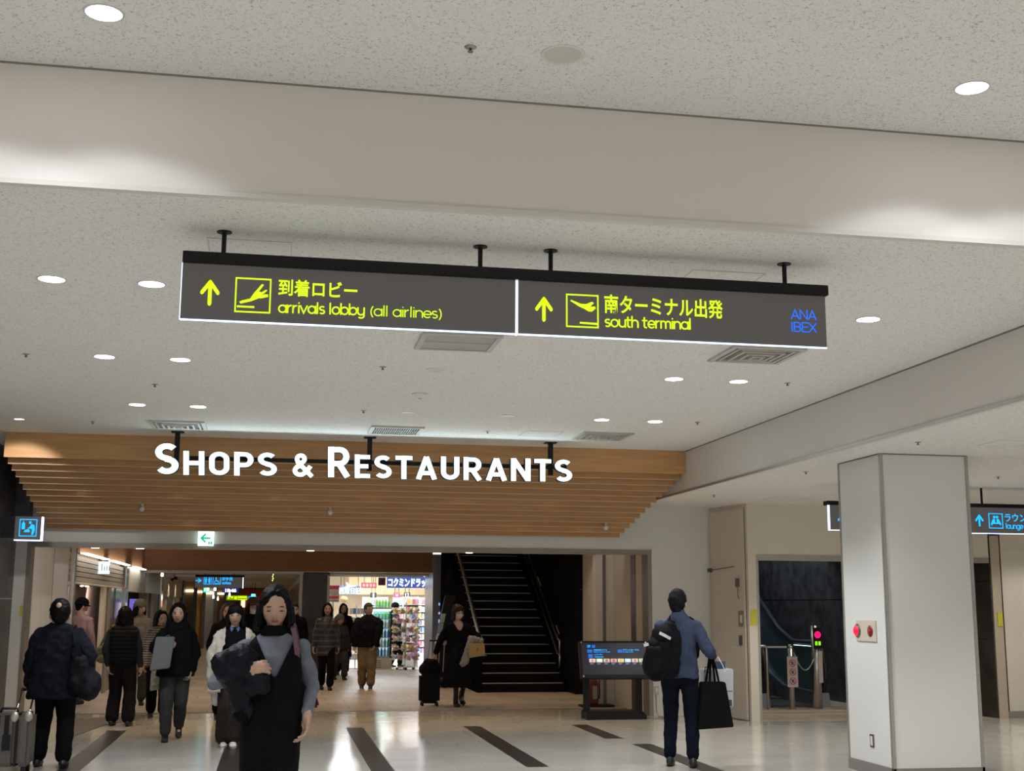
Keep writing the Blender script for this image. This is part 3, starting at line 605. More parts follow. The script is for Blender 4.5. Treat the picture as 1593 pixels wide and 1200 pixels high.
for x in (-1.16, 1.06, 3.26):
    mb = MB().box(x - 1.0 - 0.028, x - 1.0 + 0.028, 0.085, 0.135, 3.12 - 3.02, ZM - 3.02 - 0.01).box(x - 1.0 - 0.07, x - 1.0 + 0.07, 0.05, 0.17, ZM - 3.02 - 0.012, ZM - 3.02)
    mb.build('hanger_post', M_BLACK, e)
area('letter_glow', (1.1, YR - 0.05, 3.2), 4.7, 0.3, 11, (0.75, 0.92, 1.0), (math.radians(90), 0, math.pi))

# ------------------------------------------------------------------ small signs at the entrance
e = empty('baby_care_sign', (-3.43, 17.0, 2.37), 'square blue lit baby care sign projecting from the dark stone wall', 'sign'); OB = (-3.43, 17.0, 2.37)
xs0, xs1 = atY(23, 820, 17.0)[0], atY(64, 820, 17.0)[0]; zs0, zs1 = atY(43, 840, 17.0)[2], atY(43, 804, 17.0)[2]
B(xs0 - OB[0], xs1 - OB[0], 0, 0.1, zs0 - OB[2], zs1 - OB[2]).build('panel', M_SIGNFACE, e)
B(0.0, xs0 - OB[0], 0.02, 0.08, zs0 - OB[2] + 0.02, zs1 - OB[2] - 0.0).build('bracket', M_BLACK, e)
B(xs1 - OB[0], xs1 - OB[0] + 0.014, -0.003, 0.1, zs0 - OB[2] - 0.01, zs1 - OB[2]).build('light_edge', M_EDGE, e)
B(xs0 - OB[0], xs1 - OB[0], -0.003, 0.1, zs0 - OB[2] - 0.012, zs0 - OB[2]).build('light_strip', M_EDGE, e)
kw = dict(par=e, Y=17.0, org=OB)
icon('icon_frame', frame_polys(0.05), 30, 808, 57.5, 835, M_CYAN, **kw)
icon('bottle_icon', [[(0.1, 0.42), (0.3, 0.42), (0.3, 0.75), (0.24, 0.8), (0.2, 0.92), (0.16, 0.8), (0.1, 0.75)]], 31, 808, 57, 835, M_CYAN, **kw)
icon('carer_icon', [circ(0.6, 0.8, 0.08), [(0.55, 0.5), (0.68, 0.72), (0.86, 0.66), (0.9, 0.4), (0.82, 0.1), (0.7, 0.1), (0.74, 0.42), (0.5, 0.52), (0.45, 0.48)], [(0.25, 0.25), (0.6, 0.25), (0.6, 0.36), (0.52, 0.44), (0.28, 0.36)]], 31, 808, 57, 835, M_CYAN, **kw)
e = empty('emergency_exit_sign', (-0.95, 17.93, 2.33), 'small green and white emergency exit arrow sign over the entrance', 'sign'); OE = (-0.95, 17.93, 2.33)
ex0, ex1 = atY(308, 838, 17.93)[0], atY(332.5, 838, 17.93)[0]; ez0, ez1 = atY(320, 849.5, 17.93)[2], atY(320, 827, 17.93)[2]
B(ex0 - OE[0], ex1 - OE[0], 0, 0.07, ez0 - OE[2], ez1 - OE[2]).build('panel', glow('pale lit sign face', (0.78, 1.0, 0.93), 1.1), e)
M_GREEN = glow('green sign print', (0.0, 0.42, 0.2), 0.8)
kw = dict(par=e, Y=17.93, org=OE)
icon('arrow', [bar_poly((0.15, 0.55), (0.85, 0.55), 0.14), bar_poly((0.12, 0.55), (0.45, 0.85), 0.14), bar_poly((0.12, 0.55), (0.45, 0.25), 0.14)], 311, 829, 329, 848, M_GREEN, **kw)
icon('small_print', [[(0, 0), (0.4, 0), (0.4, 1), (0, 1)], [(0.55, 0), (1, 0), (1, 1), (0.55, 1)]], 324, 843, 330, 847, M_GREEN, **kw)

# ------------------------------------------------------------------ shopping concourse: shell
XL_, XR_ = -2.9, 3.62
M_INCEIL = mat('concourse ceiling', (0.62, 0.56, 0.48), 0.8)
struct('ceiling_concourse_high', B(-3.6, 6.2, 19.3, 29.55, 3.25, 3.35), M_INCEIL)
struct('trim_wood_fascia', MB().box(-2.87, 3.62, 29.5, 29.6, 2.30, 3.25), M_WOODD, 'brown veneer fascia across the concourse above the drugstore')
struct('trim_wood_side', MB().box(-2.97, -2.87, 19.3, 29.6, 2.30, 3.25), M_WOODD, 'brown veneer side fascia over the shopfronts')
struct('ceiling_concourse', MB().box(-3.6, 0.66, 29.6, 62, 2.30, 2.4).box(0.66, 4.4, 29.6, 31.3, 2.30, 2.4).box(-3.6, -2.97, 19.3, 29.6, 2.32, 2.4), M_INCEIL, 'low cream ceiling of the corridor')
struct('wall_concourse_left', MB().box(-3.6, -3.25, 27.0, 62, 0, 2.4).box(-3.6, -3.4, 19.3, 27.0, 0, 2.4), M_CREAM)
struct('wall_corridor_right', MB().box(0.66, 0.86, 30.95, 62, 0, 2.4), M_CREAM)
struct('wall_end', B(-3.6, 0.9, 60, 60.3, 0, 2.4), mat('end wall tan', (0.5, 0.40, 0.30), 0.6))
struct('column_black', B(0.66, 1.23, 30.2, 30.9, 0, 2.30), M_STONE, 'black stone clad pillar between corridor and drugstore')
struct('trim_pillar', MB().box(0.60, 0.66, 30.2, 30.9, 0, 2.3).box(1.23, 1.29, 30.2, 31.3, 0, 2.3), M_ALU)
struct('column_metal', MB().box(3.62, 3.95, 29.4, 31.0, 0, 2.72), mat('grey metal cladding', (0.30, 0.32, 0.36), 0.35, metal=0.35), 'brushed metal clad column beside the drugstore')
struct('trim_concourse_front', MB().box(1.23, 3.62, 30.2, 30.3, 2.24, 2.30).box(-2.9, 0.66, 29.6, 29.75, 2.24, 2.30), M_ALU)
# folding door panel and mirror strip just inside the entrance
def panel(name, x0, x1, y0, y1, z0, z1, m, lab=None, cat=None, group=None):
    return tag(B(x0, x1, y0, y1, z0, z1).build(name, m), lab, cat, group)
t = empty('folding_door', (-3.1, 18.62, 0), 'cream folded security door panel just inside the entrance', 'door')
B(-0.20, 0.07, 0, 0.05, 0, 2.36).build('panel', M_CREAM, t); B(0.075, 0.27, 0, 0.05, 0, 2.36).build('panel', M_CREAM, t)
struct('trim_mirror', MB().box(-2.86, -2.80, 19.0, 19.15, 0, 2.36), M_STEEL)
# ------------------------------------------------------------------ shopfronts on the left side
M_LOUV = mat('taupe slatted cladding', (0.30, 0.26, 0.22), 0.6, var=0.1, vscale=15)
M_MAUVE = mat('mauve shop wall', (0.30, 0.225, 0.20), 0.7)
e = empty('shopfront', (XL_, 19.3, 0), 'first shopfront with taupe slatted band over a mauve room', 'shopfront')
mb = MB()
for k in range(5): mb.box(-0.06, 0.0, 0.0, 7.1, 1.88 + k * 0.076, 1.88 + k * 0.076 + 0.064)
mb.box(-0.10, -0.055, 0.0, 7.1, 1.87, 2.298); mb.build('slatted_band', M_LOUV, e)
B(-0.06, 0.03, 0, 7.1, 1.84, 1.87).build('trim', M_CREAM, e)
B(-0.06, 0.01, 3.8, 4.1, 0, 1.85).build('post', M_CREAM, e); B(-0.06, 0.015, 4.35, 4.75, 0, 1.85).build('post', mat('grey post', (0.3, 0.28, 0.25), 0.5), e)
B(-0.03, -0.01, 4.75, 6.9, 0, 1.84).build('glass_panel', mat('smoky shop glass', (0.16, 0.15, 0.13), 0.15, spec=0.8), e)
B(-0.04, 0.0, 5.4, 5.55, 0, 1.84).build('mullion', M_STEELD, e)
B(-0.06, 0.03, 6.9, 7.25, 0, 2.298).build('chrome_post', M_STEEL, e)
B(-0.49, -0.44, 0, 7.2, 0, 1.86).build('inner_wall', M_MAUVE, e); spot('shop_fill_beam', (XL_ - .15, 24.2, 1.82), 14, color=(1, .85, .75), angle=150, target=(XL_ - .44, 25.2, .9)); spot('shop_fill_beam', (XL_ - .12, 20.6, 1.9), 6, color=(1, .85, .75), angle=140, target=(XL_ - .44, 21.0, .9)); spot('shop_fill_beam', (XL_ - .12, 22.2, 1.9), 6, color=(1, .85, .75), angle=140, target=(XL_ - .44, 22.5, .9))  # fill spots added so the mauve inner wall does not go black
for dy in (2.6, 3.2): MB().ell((-0.2, dy, 1.835), (0.03, 0.06, 0.01)).build('lamp', M_LAMPW, e)
e = empty('blade_sign', (XL_ + 0.05, 22.2, 2.0), 'small white lit blade sign on the slatted shop band', 'sign')
q0 = atY(145, 893, 22.2); q1 = atY(163, 874, 22.2)
B(0.0, q1[0] - q0[0], 0, 0.08, 0.0, q1[2] - q0[2]).build('panel', glow('pale blue white sign', (0.75, 0.9, 1.0), 1.0), e)
kk = MB()
for k, hh in enumerate((0.75, 0.45, 0.5, 0.55)): kk.box(0.05 + k * 0.04, 0.062 + k * 0.04, -0.004, -0.001, 0.05, 0.05 + 0.16 * hh)
kk.build('print', mat('dark print', (0.06, 0.06, 0.06), 0.6), e)
e.location = (max(q0[0], XL_ + 0.004), 22.2, q0[2])
for (y0, y1) in [(19.9, 22.6), (23.2, 25.8), (27.0, 29.0)]:
    o = B(XL_ + 0.04, XL_ + 0.13, y0, y1, 2.285, 2.30).build('cove_light', glow('cove tube', (1.0, 0.93, 0.82), 5.0))
    tag(o, {19.9: 'white light bar over the slatted band nearest the entrance', 23.2: 'white light bar over the slatted band beyond the blade sign', 27.0: 'white light bar over the silver shop band'}[y0], 'ceiling light', 'light bars over the shopfronts')
M_SILV = mat('pearl silver panel', (0.40, 0.38, 0.36), 0.35, metal=0.3)
e = empty('shopfront', (XL_, 26.6, 0), 'second shopfront with silver fascia over a dark doorway', 'shopfront')
B(-0.25, 0.0, 0.0, 3.6, 1.80, 2.298).build('fascia', mat('pale fascia', (0.62, 0.58, 0.52), 0.5), e); B(-0.25, 0.02, 3.6, 8.0, 1.80, 2.298).build('fascia', M_SILV, e)
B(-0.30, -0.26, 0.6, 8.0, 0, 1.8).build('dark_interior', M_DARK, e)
for (y0, y1) in [(0.0, 0.5), (4.6, 4.8)]: B(-0.22, -0.02, y0, y1, 0, 1.8).build('post', mat('pale post', (0.5, 0.47, 0.43), 0.5), e)
B(-0.22, -0.02, 5.6, 7.4, 0, 1.8).build('grey_pier', mat('grey pier', (0.28, 0.28, 0.29), 0.5), e)
B(-0.22, 0.04, 7.6, 8.1, 0, 2.298).build('chrome_post', M_CHROME, e)
e = empty('lit_poster', (XL_ + 0.03, 26.95, 1.25), 'narrow blue violet lit poster on the chrome post', 'poster')
B(0.0, 0.16, 0, 0.05, 0, 0.40).build('screen', glow('violet poster', (0.16, 0.14, 0.6), 0.6), e); B(0.085, 0.115, -0.004, 0, 0.03, 0.33).build('print', glow('white glyph', (1, 0.9, 1), 1.6), e)
e = empty('shopfront', (XL_, 34.7, 0), 'third shopfront with cream band washed by two downlights', 'shopfront')
B(-0.25, 0.0, 0.2, 7.6, 1.76, 2.298).build('fascia', M_CREAM, e); B(-0.25, -0.05, 0.0, 7.6, 0, 1.76).build('cream_doors', mat('cream doors', (0.55, 0.47, 0.37), 0.5), e)
for y0 in (2.4, 4.4): B(-0.06, -0.03, y0, y0 + 0.12, 0, 1.76).build('door_edge', M_STEELD, e)
B(-0.02, 0.02, 0.0, 0.2, 0.4, 1.75).build('light_strip', glow('blue white strip', (0.6, 0.8, 1.0), 2.5), e)
B(-0.2, 0.06, 7.6, 8.6, 0, 2.298).build('blue_post', mat('slate blue post', (0.10, 0.16, 0.22), 0.4), e)
spot('wall_washer', (XL_ + 0.25, 37.0, 2.27), 10, color=(1, 0.8, 0.55), angle=70, target=(XL_, 37.0, 1.7)); spot('wall_washer', (XL_ + 0.25, 39.5, 2.27), 10, color=(1, 0.8, 0.55), angle=70, target=(XL_, 39.5, 1.7))
# far shops, stepping into the corridor
M_TAN = mat('tan wood wall', (0.36, 0.22, 0.12), 0.5); M_AMB = mat('amber panel', (0.5, 0.25, 0.06), 0.5)
far = [(43.5, -2.9, -2.55, M_TAN, 'far tan wood shopfront beyond the cream band'), (47.0, -2.9, -2.45, M_AMB, 'far amber shopfront deep in the corridor'),
       (50.5, -2.9, -2.2, M_CREAM, 'far cream shop pier with a white lit sign'), (54.0, -2.9, -1.95, M_TAN, 'farthest tan shopfront in the corridor')]
for (y, x0, x1, m_, lab) in far:
    e = empty('far_shopfront', (x0, y, 0), lab, 'shopfront')
    B(0, x1 - x0, 0, 1.2, 0, 2.28).build('wall', m_, e); B(x1 - x0 - 0.05, x1 - x0 + 0.07, -0.1, 0.0, 0, 2.28).build('post', MATS['slate blue post'] if m_ is M_TAN else M_STEELD, e)
    B(0.05, x1 - x0 - 0.05, -0.05, 0.0, 1.95, 2.02).build('lamp_bar', glow('amber lamp bar', (1.0, 0.8, 0.5), 2.5), e)
q = atY(305, 926, 49.0); lsn = MB().box(0, 0.34, 0, 0.05, 0, 0.36).box(0.15, 0.17, 0.02, 0.03, 0.36, 2.30 - q[2]).build('lit_sign', glow('white blue sign', (0.8, 0.9, 1.0), 2.0)); lsn.location = (q[0], 49.0, q[2]); tag(lsn, 'far white lit shop sign deep in the corridor', 'sign')
e = empty('red_shop', (-1.5, 59.0, 0), 'far red shop counter with lit boards at the corridor end', 'shop')
B(0, 1.6, 0.5, 0.9, 0, 2.25).build('red_wall', mat('red shop wall', (0.42, 0.05, 0.03), 0.6), e)
for k in range(5): B(0.06 + k * 0.3, 0.24 + k * 0.3, 0.44, 0.5, 1.42, 1.75 + 0.1 * (k % 2)).build('lit_board', glow('cream board %d' % (k % 2), [(1, 0.75, 0.5), (1, 0.5, 0.35)][k % 2], 0.9), e)
B(0, 1.6, 0, 0.4, 0, 1.0).build('counter', M_TAN, e)
e = empty('corridor_panels', (0.655, 31.5, 0), 'cream wall with brown door frames on the pillar side of the corridor', 'wall panelling')
for k in range(5):
    B(-0.04, 0.0, 0.8 + k * 4.5, 1.1 + k * 4.5, 0, 2.1).build('post', M_TAN, e); B(-0.04, 0.0, 3.0 + k * 4.5, 3.2 + k * 4.5, 0, 2.1).build('post', M_TAN, e)
    B(-0.03, 0.0, 1.1 + k * 4.5, 3.0 + k * 4.5, 2.0, 2.1).build('lintel', M_TAN, e)
# corridor signs
def small_sign(px0, py0, px1, py1, Y, lab, face, name='hanging_sign', ztop=2.30):
    a = atY(px0, py1, Y); b = atY(px1, py0, Y); e = empty(name, (a[0], Y, a[2]), lab, 'hanging sign'); w_, h_ = b[0] - a[0], b[2] - a[2]
    B(0, w_, 0, 0.08, 0, h_).build('panel', face, e)
    top = (2.66 if Y > 31.4 and px0 > 510 else ztop) - a[2]
    for x in (w_ * 0.2, w_ * 0.8): MB().tube([(x, 0.04, h_), (x, 0.04, top)], 0.008, 6).build('hanger_rod', M_BLACK, e)
    return e, (a[0], Y, a[2]), w_, h_
e, OT, w_, h_ = small_sign(303, 895, 379, 914.5, 30.7, 'dark hanging toilets sign with blue icons below the wood fascia', M_SIGNFACE)
B(0, w_ + 0.02, -0.01, 0.09, h_ - 0.055, h_).build('top_bar', M_BLACK, e); B(w_ - 0.015, w_, -0.004, 0.09, -0.01, h_ - 0.055).build('light_edge', M_EDGE, e)
kw = dict(par=e, Y=30.7, org=OT)
icon('arrow', ARROW_RIGHT, 304, 900, 313.5, 907, M_CYAN, **kw)
icon('icon_frame', frame_polys(0.06), 317, 897.5, 329, 909.5, M_CYAN, **kw); icon('icon_frame', frame_polys(0.06), 331, 897.5, 343.5, 909.5, M_CYAN, **kw)
man_i = lambda cx: [circ(cx, 0.82, 0.08), [(cx - 0.13, 0.72), (cx + 0.13, 0.72), (cx + 0.12, 0.42), (cx + 0.06, 0.12), (cx - 0.06, 0.12), (cx - 0.12, 0.42)]]
icon('people_icon', man_i(0.28) + man_i(0.72), 317, 897.5, 329, 909.5, M_CYAN, **kw)
icon('wheelchair_icon', [circ(0.4, 0.85, 0.07), bar_poly((0.4, 0.75), (0.45, 0.45), 0.1), bar_poly((0.45, 0.45), (0.7, 0.42), 0.09), bar_poly((0.7, 0.42), (0.82, 0.15), 0.09)] + [bar_poly(a_, b_, 0.06, 2) for a_, b_ in zip(arc(0.45, 0.3, 0.22, 0.22, 110, 330, 8)[:-1], arc(0.45, 0.3, 0.22, 0.22, 110, 330, 8)[1:])], 331, 897.5, 343.5, 909.5, M_CYAN, **kw)
sgn('lettering', 'お手洗', 345.5, 897.5, 362, 903.8, M_CYAN, 0.02, **kw); sgn('lettering', 'toilets', 345.5, 905, 359.5, 909.5, M_CYAN, 0.02, **kw)
e, OT, w_, h_ = small_sign(316, 912, 326.5, 922, 33.5, 'small green lit exit sign hanging below the toilets sign', glow('green lit sign', (0.0, 0.55, 0.28), 1.0))
flat([[(0.15, 0.2), (0.4, 0.2), (0.4, 0.8), (0.15, 0.6)], [(0.5, 0.15), (0.9, 0.15), (0.9, 0.85), (0.5, 0.85)]], 0, w_, 0, h_, -0.001).build('running_icon', glow('pale green print', (0.6, 1, 0.8), 1.3), e)
e, OT, w_, h_ = small_sign(346, 914.5, 371, 922.5, 37.0, 'dark blue lit clock sign reading 18:46', glow('navy display', (0.01, 0.02, 0.14), 0.8), name='hanging_clock')
sgn('digits', '18:46', 350.5, 916.5, 367.5, 921.5, glow('white digits', (0.9, 0.95, 1), 3.0), 0.03, par=e, Y=37.0, org=OT)
e, OT, w_, h_ = small_sign(352, 927, 385, 934, 47.0, 'far yellow green lit hanging sign deep in the corridor', mat('olive sign', (0.1, 0.14, 0.02), 0.5, emit=0.25, ecol=(0.5, 0.9, 0)))
for (a_, b_, c_, d_) in [(0.08, 0.14, 0.3, 0.7), (0.2, 0.32, 0.45, 0.8), (0.38, 0.5, 0.2, 0.8), (0.54, 0.96, 0.5, 0.85), (0.54, 0.98, 0.08, 0.2)]: B(w_ * a_, w_ * b_, -0.01, 0, h_ * c_, h_ * d_).build('print', M_YG, e)
e, OT, w_, h_ = small_sign(386, 928, 399, 934, 47.5, 'far blue lit sign beside the yellow green one', glow('blue sign', (0.0, 0.2, 0.75), 0.9))
e, OT, w_, h_ = small_sign(390.5, 924.5, 397.5, 931.5, 45.5, 'far mint green lit square sign', glow('mint sign', (0.15, 0.9, 0.7), 1.3))
# pendant and track lamps
for (px, py, Y, r_, lab) in [(252.5, 892, 30.6, 0.05, 'bright white spotlight just below the wood fascia'), (334.5, 915, 36, 0.05, 'white pendant lamp below the toilets sign'), (332, 928, 44, 0.045, 'far pendant lamp beside the clock sign, the one nearer the viewer'), (339, 931, 46, 0.04, 'farther small pendant lamp near the clock'), (357, 925, 46, 0.05, 'far lamp below the clock sign')]:
    q = atY(px, py, Y); r_ *= .65; e = empty('pendant_lamp', q, lab, 'lamp')
    MB().lathe([(0.0001, 0.07), (r_ * 0.4, 0.06), (r_, -0.04), (r_ * 0.9, -0.07), (0.0001, -0.08)], seg=12).build('shade', glow('pendant glow', (1, 0.93, 0.82), 6.0), e, smooth=True)
    MB().tube([(0, 0, 0.06), (0, 0, 2.30 - q[2])], 0.008, 6).build('cord', M_BLACK, e)
q = atY(271, 900, 33.0); e = empty('track_spotlight', q, 'black track spotlight under the corridor ceiling', 'spotlight')
B(-0.09, 0.09, -0.03, 0.03, -0.03, 0.0).build('bar', M_BLACK, e); MB().tube([(-0.05, -0.06, -0.05), (0.05, 0.06, 0.03)], 0.03).build('head', M_BLACK, e); MB().tube([(0, 0, 0), (0, 0, 2.3 - q[2])], 0.01).build('mount', M_BLACK, e)
q = atY(424, 897, 31.0)
e = empty('hanging_ornament', (q[0], 31.0, 2.1), 'small string of yellow green lights hanging under the corridor ceiling', 'ornament')
MB().tube([(0, 0, 0.0), (0, 0, 0.2)], 0.004, 6).build('string', M_BLACK, e)
for k in range(4): MB().ell((0.015 * (k % 2), 0, 0.02 + k * 0.045), (0.012, 0.012, 0.012), 8, 6).build('bulb', glow('lime bulb', (0.8, 1, 0.2), 3), e)

# ------------------------------------------------------------------ drugstore
YD = 31.3
struct('wall_drugstore_back', B(1.2, 6.0, 40, 40.2, 0, 2.7), mat('shop back wall', (0.6, 0.5, 0.38), 0.6)); struct('ceiling_drugstore', B(0.86, 6.0, 31.32, 40, 2.66, 2.75), mat('shop ceiling', (0.72, 0.72, 0.70), 0.7))
struct('floor_drugstore', B(1.23, 6.0, 31.3, 40, 0.0, 0.006), mat('shop floor', (0.62, 0.58, 0.5), 0.25)); struct('wall_drugstore_right', B(5.9, 6.0, 31, 40, 0, 2.7), M_WHITE)
struct('trim_drugstore_head', B(1.23, 3.62, 31.28, 31.4, 2.23, 2.3), M_ALU)
for k, (x, y) in enumerate([(1.9, 33), (1.9, 35.5), (3.0, 34), (3.0, 37), (4.2, 34), (4.2, 37)]):
    e = empty('tube_light', (x, y, 2.64), 'white fluorescent panel in the drugstore ceiling', 'ceiling light', 'fluorescent panels inside the drugstore')
    B(-0.5, 0.5, -0.12, 0.12, 0, 0.02).build('lens', glow('shop tube', (0.93, 0.97, 1.0), 6.0), e)
    area('shop_panel_beam', (x, y, 2.62), 1.0, 0.5, 42, (0.93, 0.96, 1.0))
area('shop_front_beam', (2.4, 31.9, 2.55), 2.0, 0.3, 30, (0.95, 0.97, 1.0))
e, OT, w_, h_ = small_sign(602, 898, 667, 915, 31.45, 'blue lit drugstore sign with thick white katakana', glow('blue shop sign', (0.05, 0.10, 0.42), 0.7), name='shop_sign')
sgn('lettering', 'コクミンドラッグ', 604, 899.5, 672, 913.5, glow('white shop lettering', (0.9, 0.97, 1.0), 2.2), 0.035, par=e, Y=31.45, org=OT)
e, OT, w_, h_ = small_sign(588.5, 899, 600, 911, 31.6, 'dark red square pharmacy sign beside the blue drugstore sign', mat('maroon sign', (0.12, 0.012, 0.03), 0.5), name='shop_sign')
sgn('lettering', '薬', 589.5, 900, 599, 910, mat('pale maroon print', (0.02, 0.005, 0.01), 0.5), 0.02, par=e, Y=31.6, org=OT)
e, OT, w_, h_ = small_sign(562, 907, 586, 915, 33.0, 'red signboard strip behind the drugstore front', mat('red shop board', (0.45, 0.04, 0.05), 0.5, emit=0.1), name='shop_sign')
for k in range(4): B(w_ * (0.1 + k * 0.22), w_ * (0.24 + k * 0.22), -0.01, 0, h_ * 0.25, h_ * 0.75).build('print', mat('pink print', (0.7, 0.35, 0.35), 0.5), e)
e = empty('travel_shop_sign', atY(527, 925, 33.5), 'white lit travel diary lettering with an aeroplane silhouette above', 'shop sign'); OT = tuple(e.location)
sgn('lettering', '西旅日記', 527.5, 914.5, 561, 925, glow('blue white lettering', (0.75, 0.92, 1.0), 1.9), 0.03, par=e, Y=33.5, org=OT)
icon('aeroplane', [[(0.0, 0.12), (0.4, 0.35), (0.30, 0.95), (0.38, 0.98), (0.58, 0.5), (0.98, 0.42), (1.0, 0.32), (0.72, 0.28), (0.5, 0.12), (0.2, 0.05)]], 531, 906, 554, 916, glow('white plane', (0.95, 0.97, 1), 1.5), par=e, Y=33.5, org=OT)
B(0.0, 0.55, 0.0, 0.06, 0.0, 0.22).build('backing', mat('navy backing', (0.05, 0.07, 0.14), 0.5), e)
for x in (0.05, 0.5): MB().tube([(x, 0.03, 0.2), (x, 0.03, 2.66 - OT[2])], 0.008, 6).build('hanger_rod', M_BLACK, e)
e = empty('notice_board', atY(510.5, 937, 31.5), 'red and white notice boards stacked at the drugstore entrance edge', 'notice'); OT = tuple(e.location)
for (a_, b_, c_, d_, mm) in [(0, .26, .30, .40, MATS['red shop board']), (0, .26, .155, .295, mat('pale notice', (0.55, 0.5, 0.45), 0.6)), (0, .26, .07, .15, MATS['red shop board']), (0, .26, 0, .065, mat('grey notice', (0.4, 0.38, 0.36), 0.6))]: B(a_, b_, 0, 0.03, c_, d_).build('board', mm, e)
B(0.10, 0.14, 0.03, 0.06, 0.008 - OT[2], 0.4).build('post', M_STEEL, e)
q = atY(535, 933, 32.2); e = empty('round_sign', q, 'round straw coloured hat hanging below the travel sign', 'hat')
MB().ell((0, 0, 0), (0.10, 0.03, 0.085)).build('brim', mat('straw', (0.55, 0.4, 0.2), 0.7), e, smooth=True); MB().ell((0, -0.03, 0), (0.055, 0.045, 0.05)).build('hat_crown', MATS['straw'], e, smooth=True); MB().tube([(0, 0, 0.07), (0, 0, 2.66 - q[2])], 0.005, 6).build('cord', M_BLACK, e)
for (px, py, body, lab, mm, tm) in [(581, 926.5, '1', 'black till sign with a single digit 1', mat('black plate', (0.02, 0.02, 0.02), 0.5), glow('white number', (1, 1, 1), 1.2)), (633.5, 926, '12', 'black till number 12 sign', MATS['black plate'], MATS['white number']), (617.5, 926, '¥', 'red price sign with a yen mark', mat('red price board', (0.5, 0.03, 0.08), 0.5, emit=0.15), glow('pink mark', (1, 0.6, 0.7), 0.9))]:
    Y = 35.0; e, OT, w_, h_ = small_sign(px - 5, py - 4, px + 5, py + 4, Y, lab + ' hanging inside the drugstore', mm, name='till_sign')
    sgn('lettering', body, px - (3 if len(body) > 1 or body == '¥' else 1.2), py - 3, px + (3 if len(body) > 1 or body == '¥' else 1.2), py + 3, tm, 0.02, par=e, Y=Y, org=OT)
# wood slatted bulkhead inside shop
struct('trim_shop_bulkhead', MB().box(2.2, 5.9, 38.5, 38.7, 1.95, 2.5).box(2.4, 5.9, 36.6, 36.75, 1.85, 2.02), mat('pale wood slats', (0.6, 0.42, 0.25), 0.5, var=0.25, vscale=6, stretch=(8, 1, 0.2)))
# shelving with packets
PAL = [(0.75, 0.2, 0.25), (0.85, 0.82, 0.78), (0.9, 0.6, 0.15), (0.25, 0.45, 0.75), (0.85, 0.5, 0.65), (0.35, 0.6, 0.4), (0.8, 0.75, 0.4), (0.6, 0.35, 0.6), (0.9, 0.9, 0.92), (0.15, 0.2, 0.35)]
PM = [mat('packet colour %d' % i, c, 0.45) for i, c in enumerate(PAL)]
pk = [B(-0.045, 0.045, -0.03, 0.03, 0, 0.13) for _ in PM]; pkm = []
for i, m_ in enumerate(PM):
    me = pk[i].mesh('packet'); me.materials.append(m_); me.materials.append(PM[(i + 3) % 10]); me.polygons[2].material_index = 0; pkm.append(me)
words_c = ['red', 'white', 'orange', 'blue', 'pink', 'green', 'yellow', 'purple', 'pale', 'navy']
def shelf(x0, x1, y, nrow, z0, dz, lab, per, seed=0):
    rnd = random.Random(seed)
    e = empty('shelf_unit', ((x0 + x1) / 2, y, 0), 'white drugstore ' + lab, 'shelf'); w2 = (x1 - x0) / 2
    B(-w2, w2, 0.16, 0.18, 0, z0 + nrow * dz).build('back_panel', M_WHITE, e)
    B(-w2 - 0.02, -w2, -0.06, 0.18, 0, z0 + nrow * dz).build('side_panel', M_WHITE, e); B(w2, w2 + 0.02, -0.06, 0.18, 0, z0 + nrow * dz).build('side_panel', M_WHITE, e)
    B(-w2, w2, -0.06, 0.16, 0, z0 - 0.02).build('plinth', M_WHITE, e)
    for r_ in range(nrow):
        B(-w2, w2, -0.07, 0.16, z0 + r_ * dz - 0.02, z0 + r_ * dz).build('board', M_WHITE, e)
        for k in range(per):
            i = rnd.randrange(10); o = bpy.data.objects.new('packet', pkm[i]); C.objects.link(o)
            o.location = (x0 + (k + 0.5) * (x1 - x0) / per, y - 0.02, z0 + r_ * dz); s_ = rnd.uniform(0.85, 1.1); o.scale = (min(1.0, (x1 - x0) / per / 0.1), 1, s_)
            tag(o, '%s packet on the %s board of the %s' % (words_c[i], ['lowest', 'second', 'third', 'fourth', 'fifth', 'sixth', 'seventh', 'topmost'][r_], lab.replace(' of small packets', '').replace(' of packets', '')), 'packet', 'packets on the ' + lab)
shelf(3.30, 3.66, 32.8, 8, 0.25, 0.19, 'shelf of small packets near the metal column', 5, 1)
shelf(2.45, 3.1, 35.5, 8, 0.25, 0.19, 'middle shelf of packets', 7, 2)
shelf(3.3, 4.3, 35.6, 8, 0.25, 0.19, 'wide back shelf of packets', 9, 3)
# drinks fridge
e = empty('drinks_fridge', (2.55, 31.7, 0), 'open drinks fridge with green and blue bottles at the drugstore front', 'fridge')
B(-0.36, 0.36, -0.05, 0.6, 0, 0.28).build('base', M_CREAM, e); B(-0.36, -0.32, 0, 0.6, 0.28, 1.45).build('side_panel', M_WHITE, e); B(0.32, 0.36, 0, 0.6, 0.28, 1.45).build('side_panel', M_BLACK, e)
B(-0.32, 0.32, 0.5, 0.6, 0.28, 1.45).build('back_panel', glow('fridge back', (0.55, 0.85, 0.95), 0.5), e); B(-0.36, 0.36, 0, 0.6, 1.45, 1.5).build('top', M_WHITE, e)
B(-0.32, 0.32, 0.02, 0.06, 1.41, 1.45).build('light_strip', glow('fridge strip', (0.7, 1, 0.95), 4.0), e)
for k in range(4): B(-0.3, 0.1, -0.056, -0.05, 0.05 + k * 0.05, 0.065 + k * 0.05).build('vent_slot', M_DARK, e)
bm_ = []
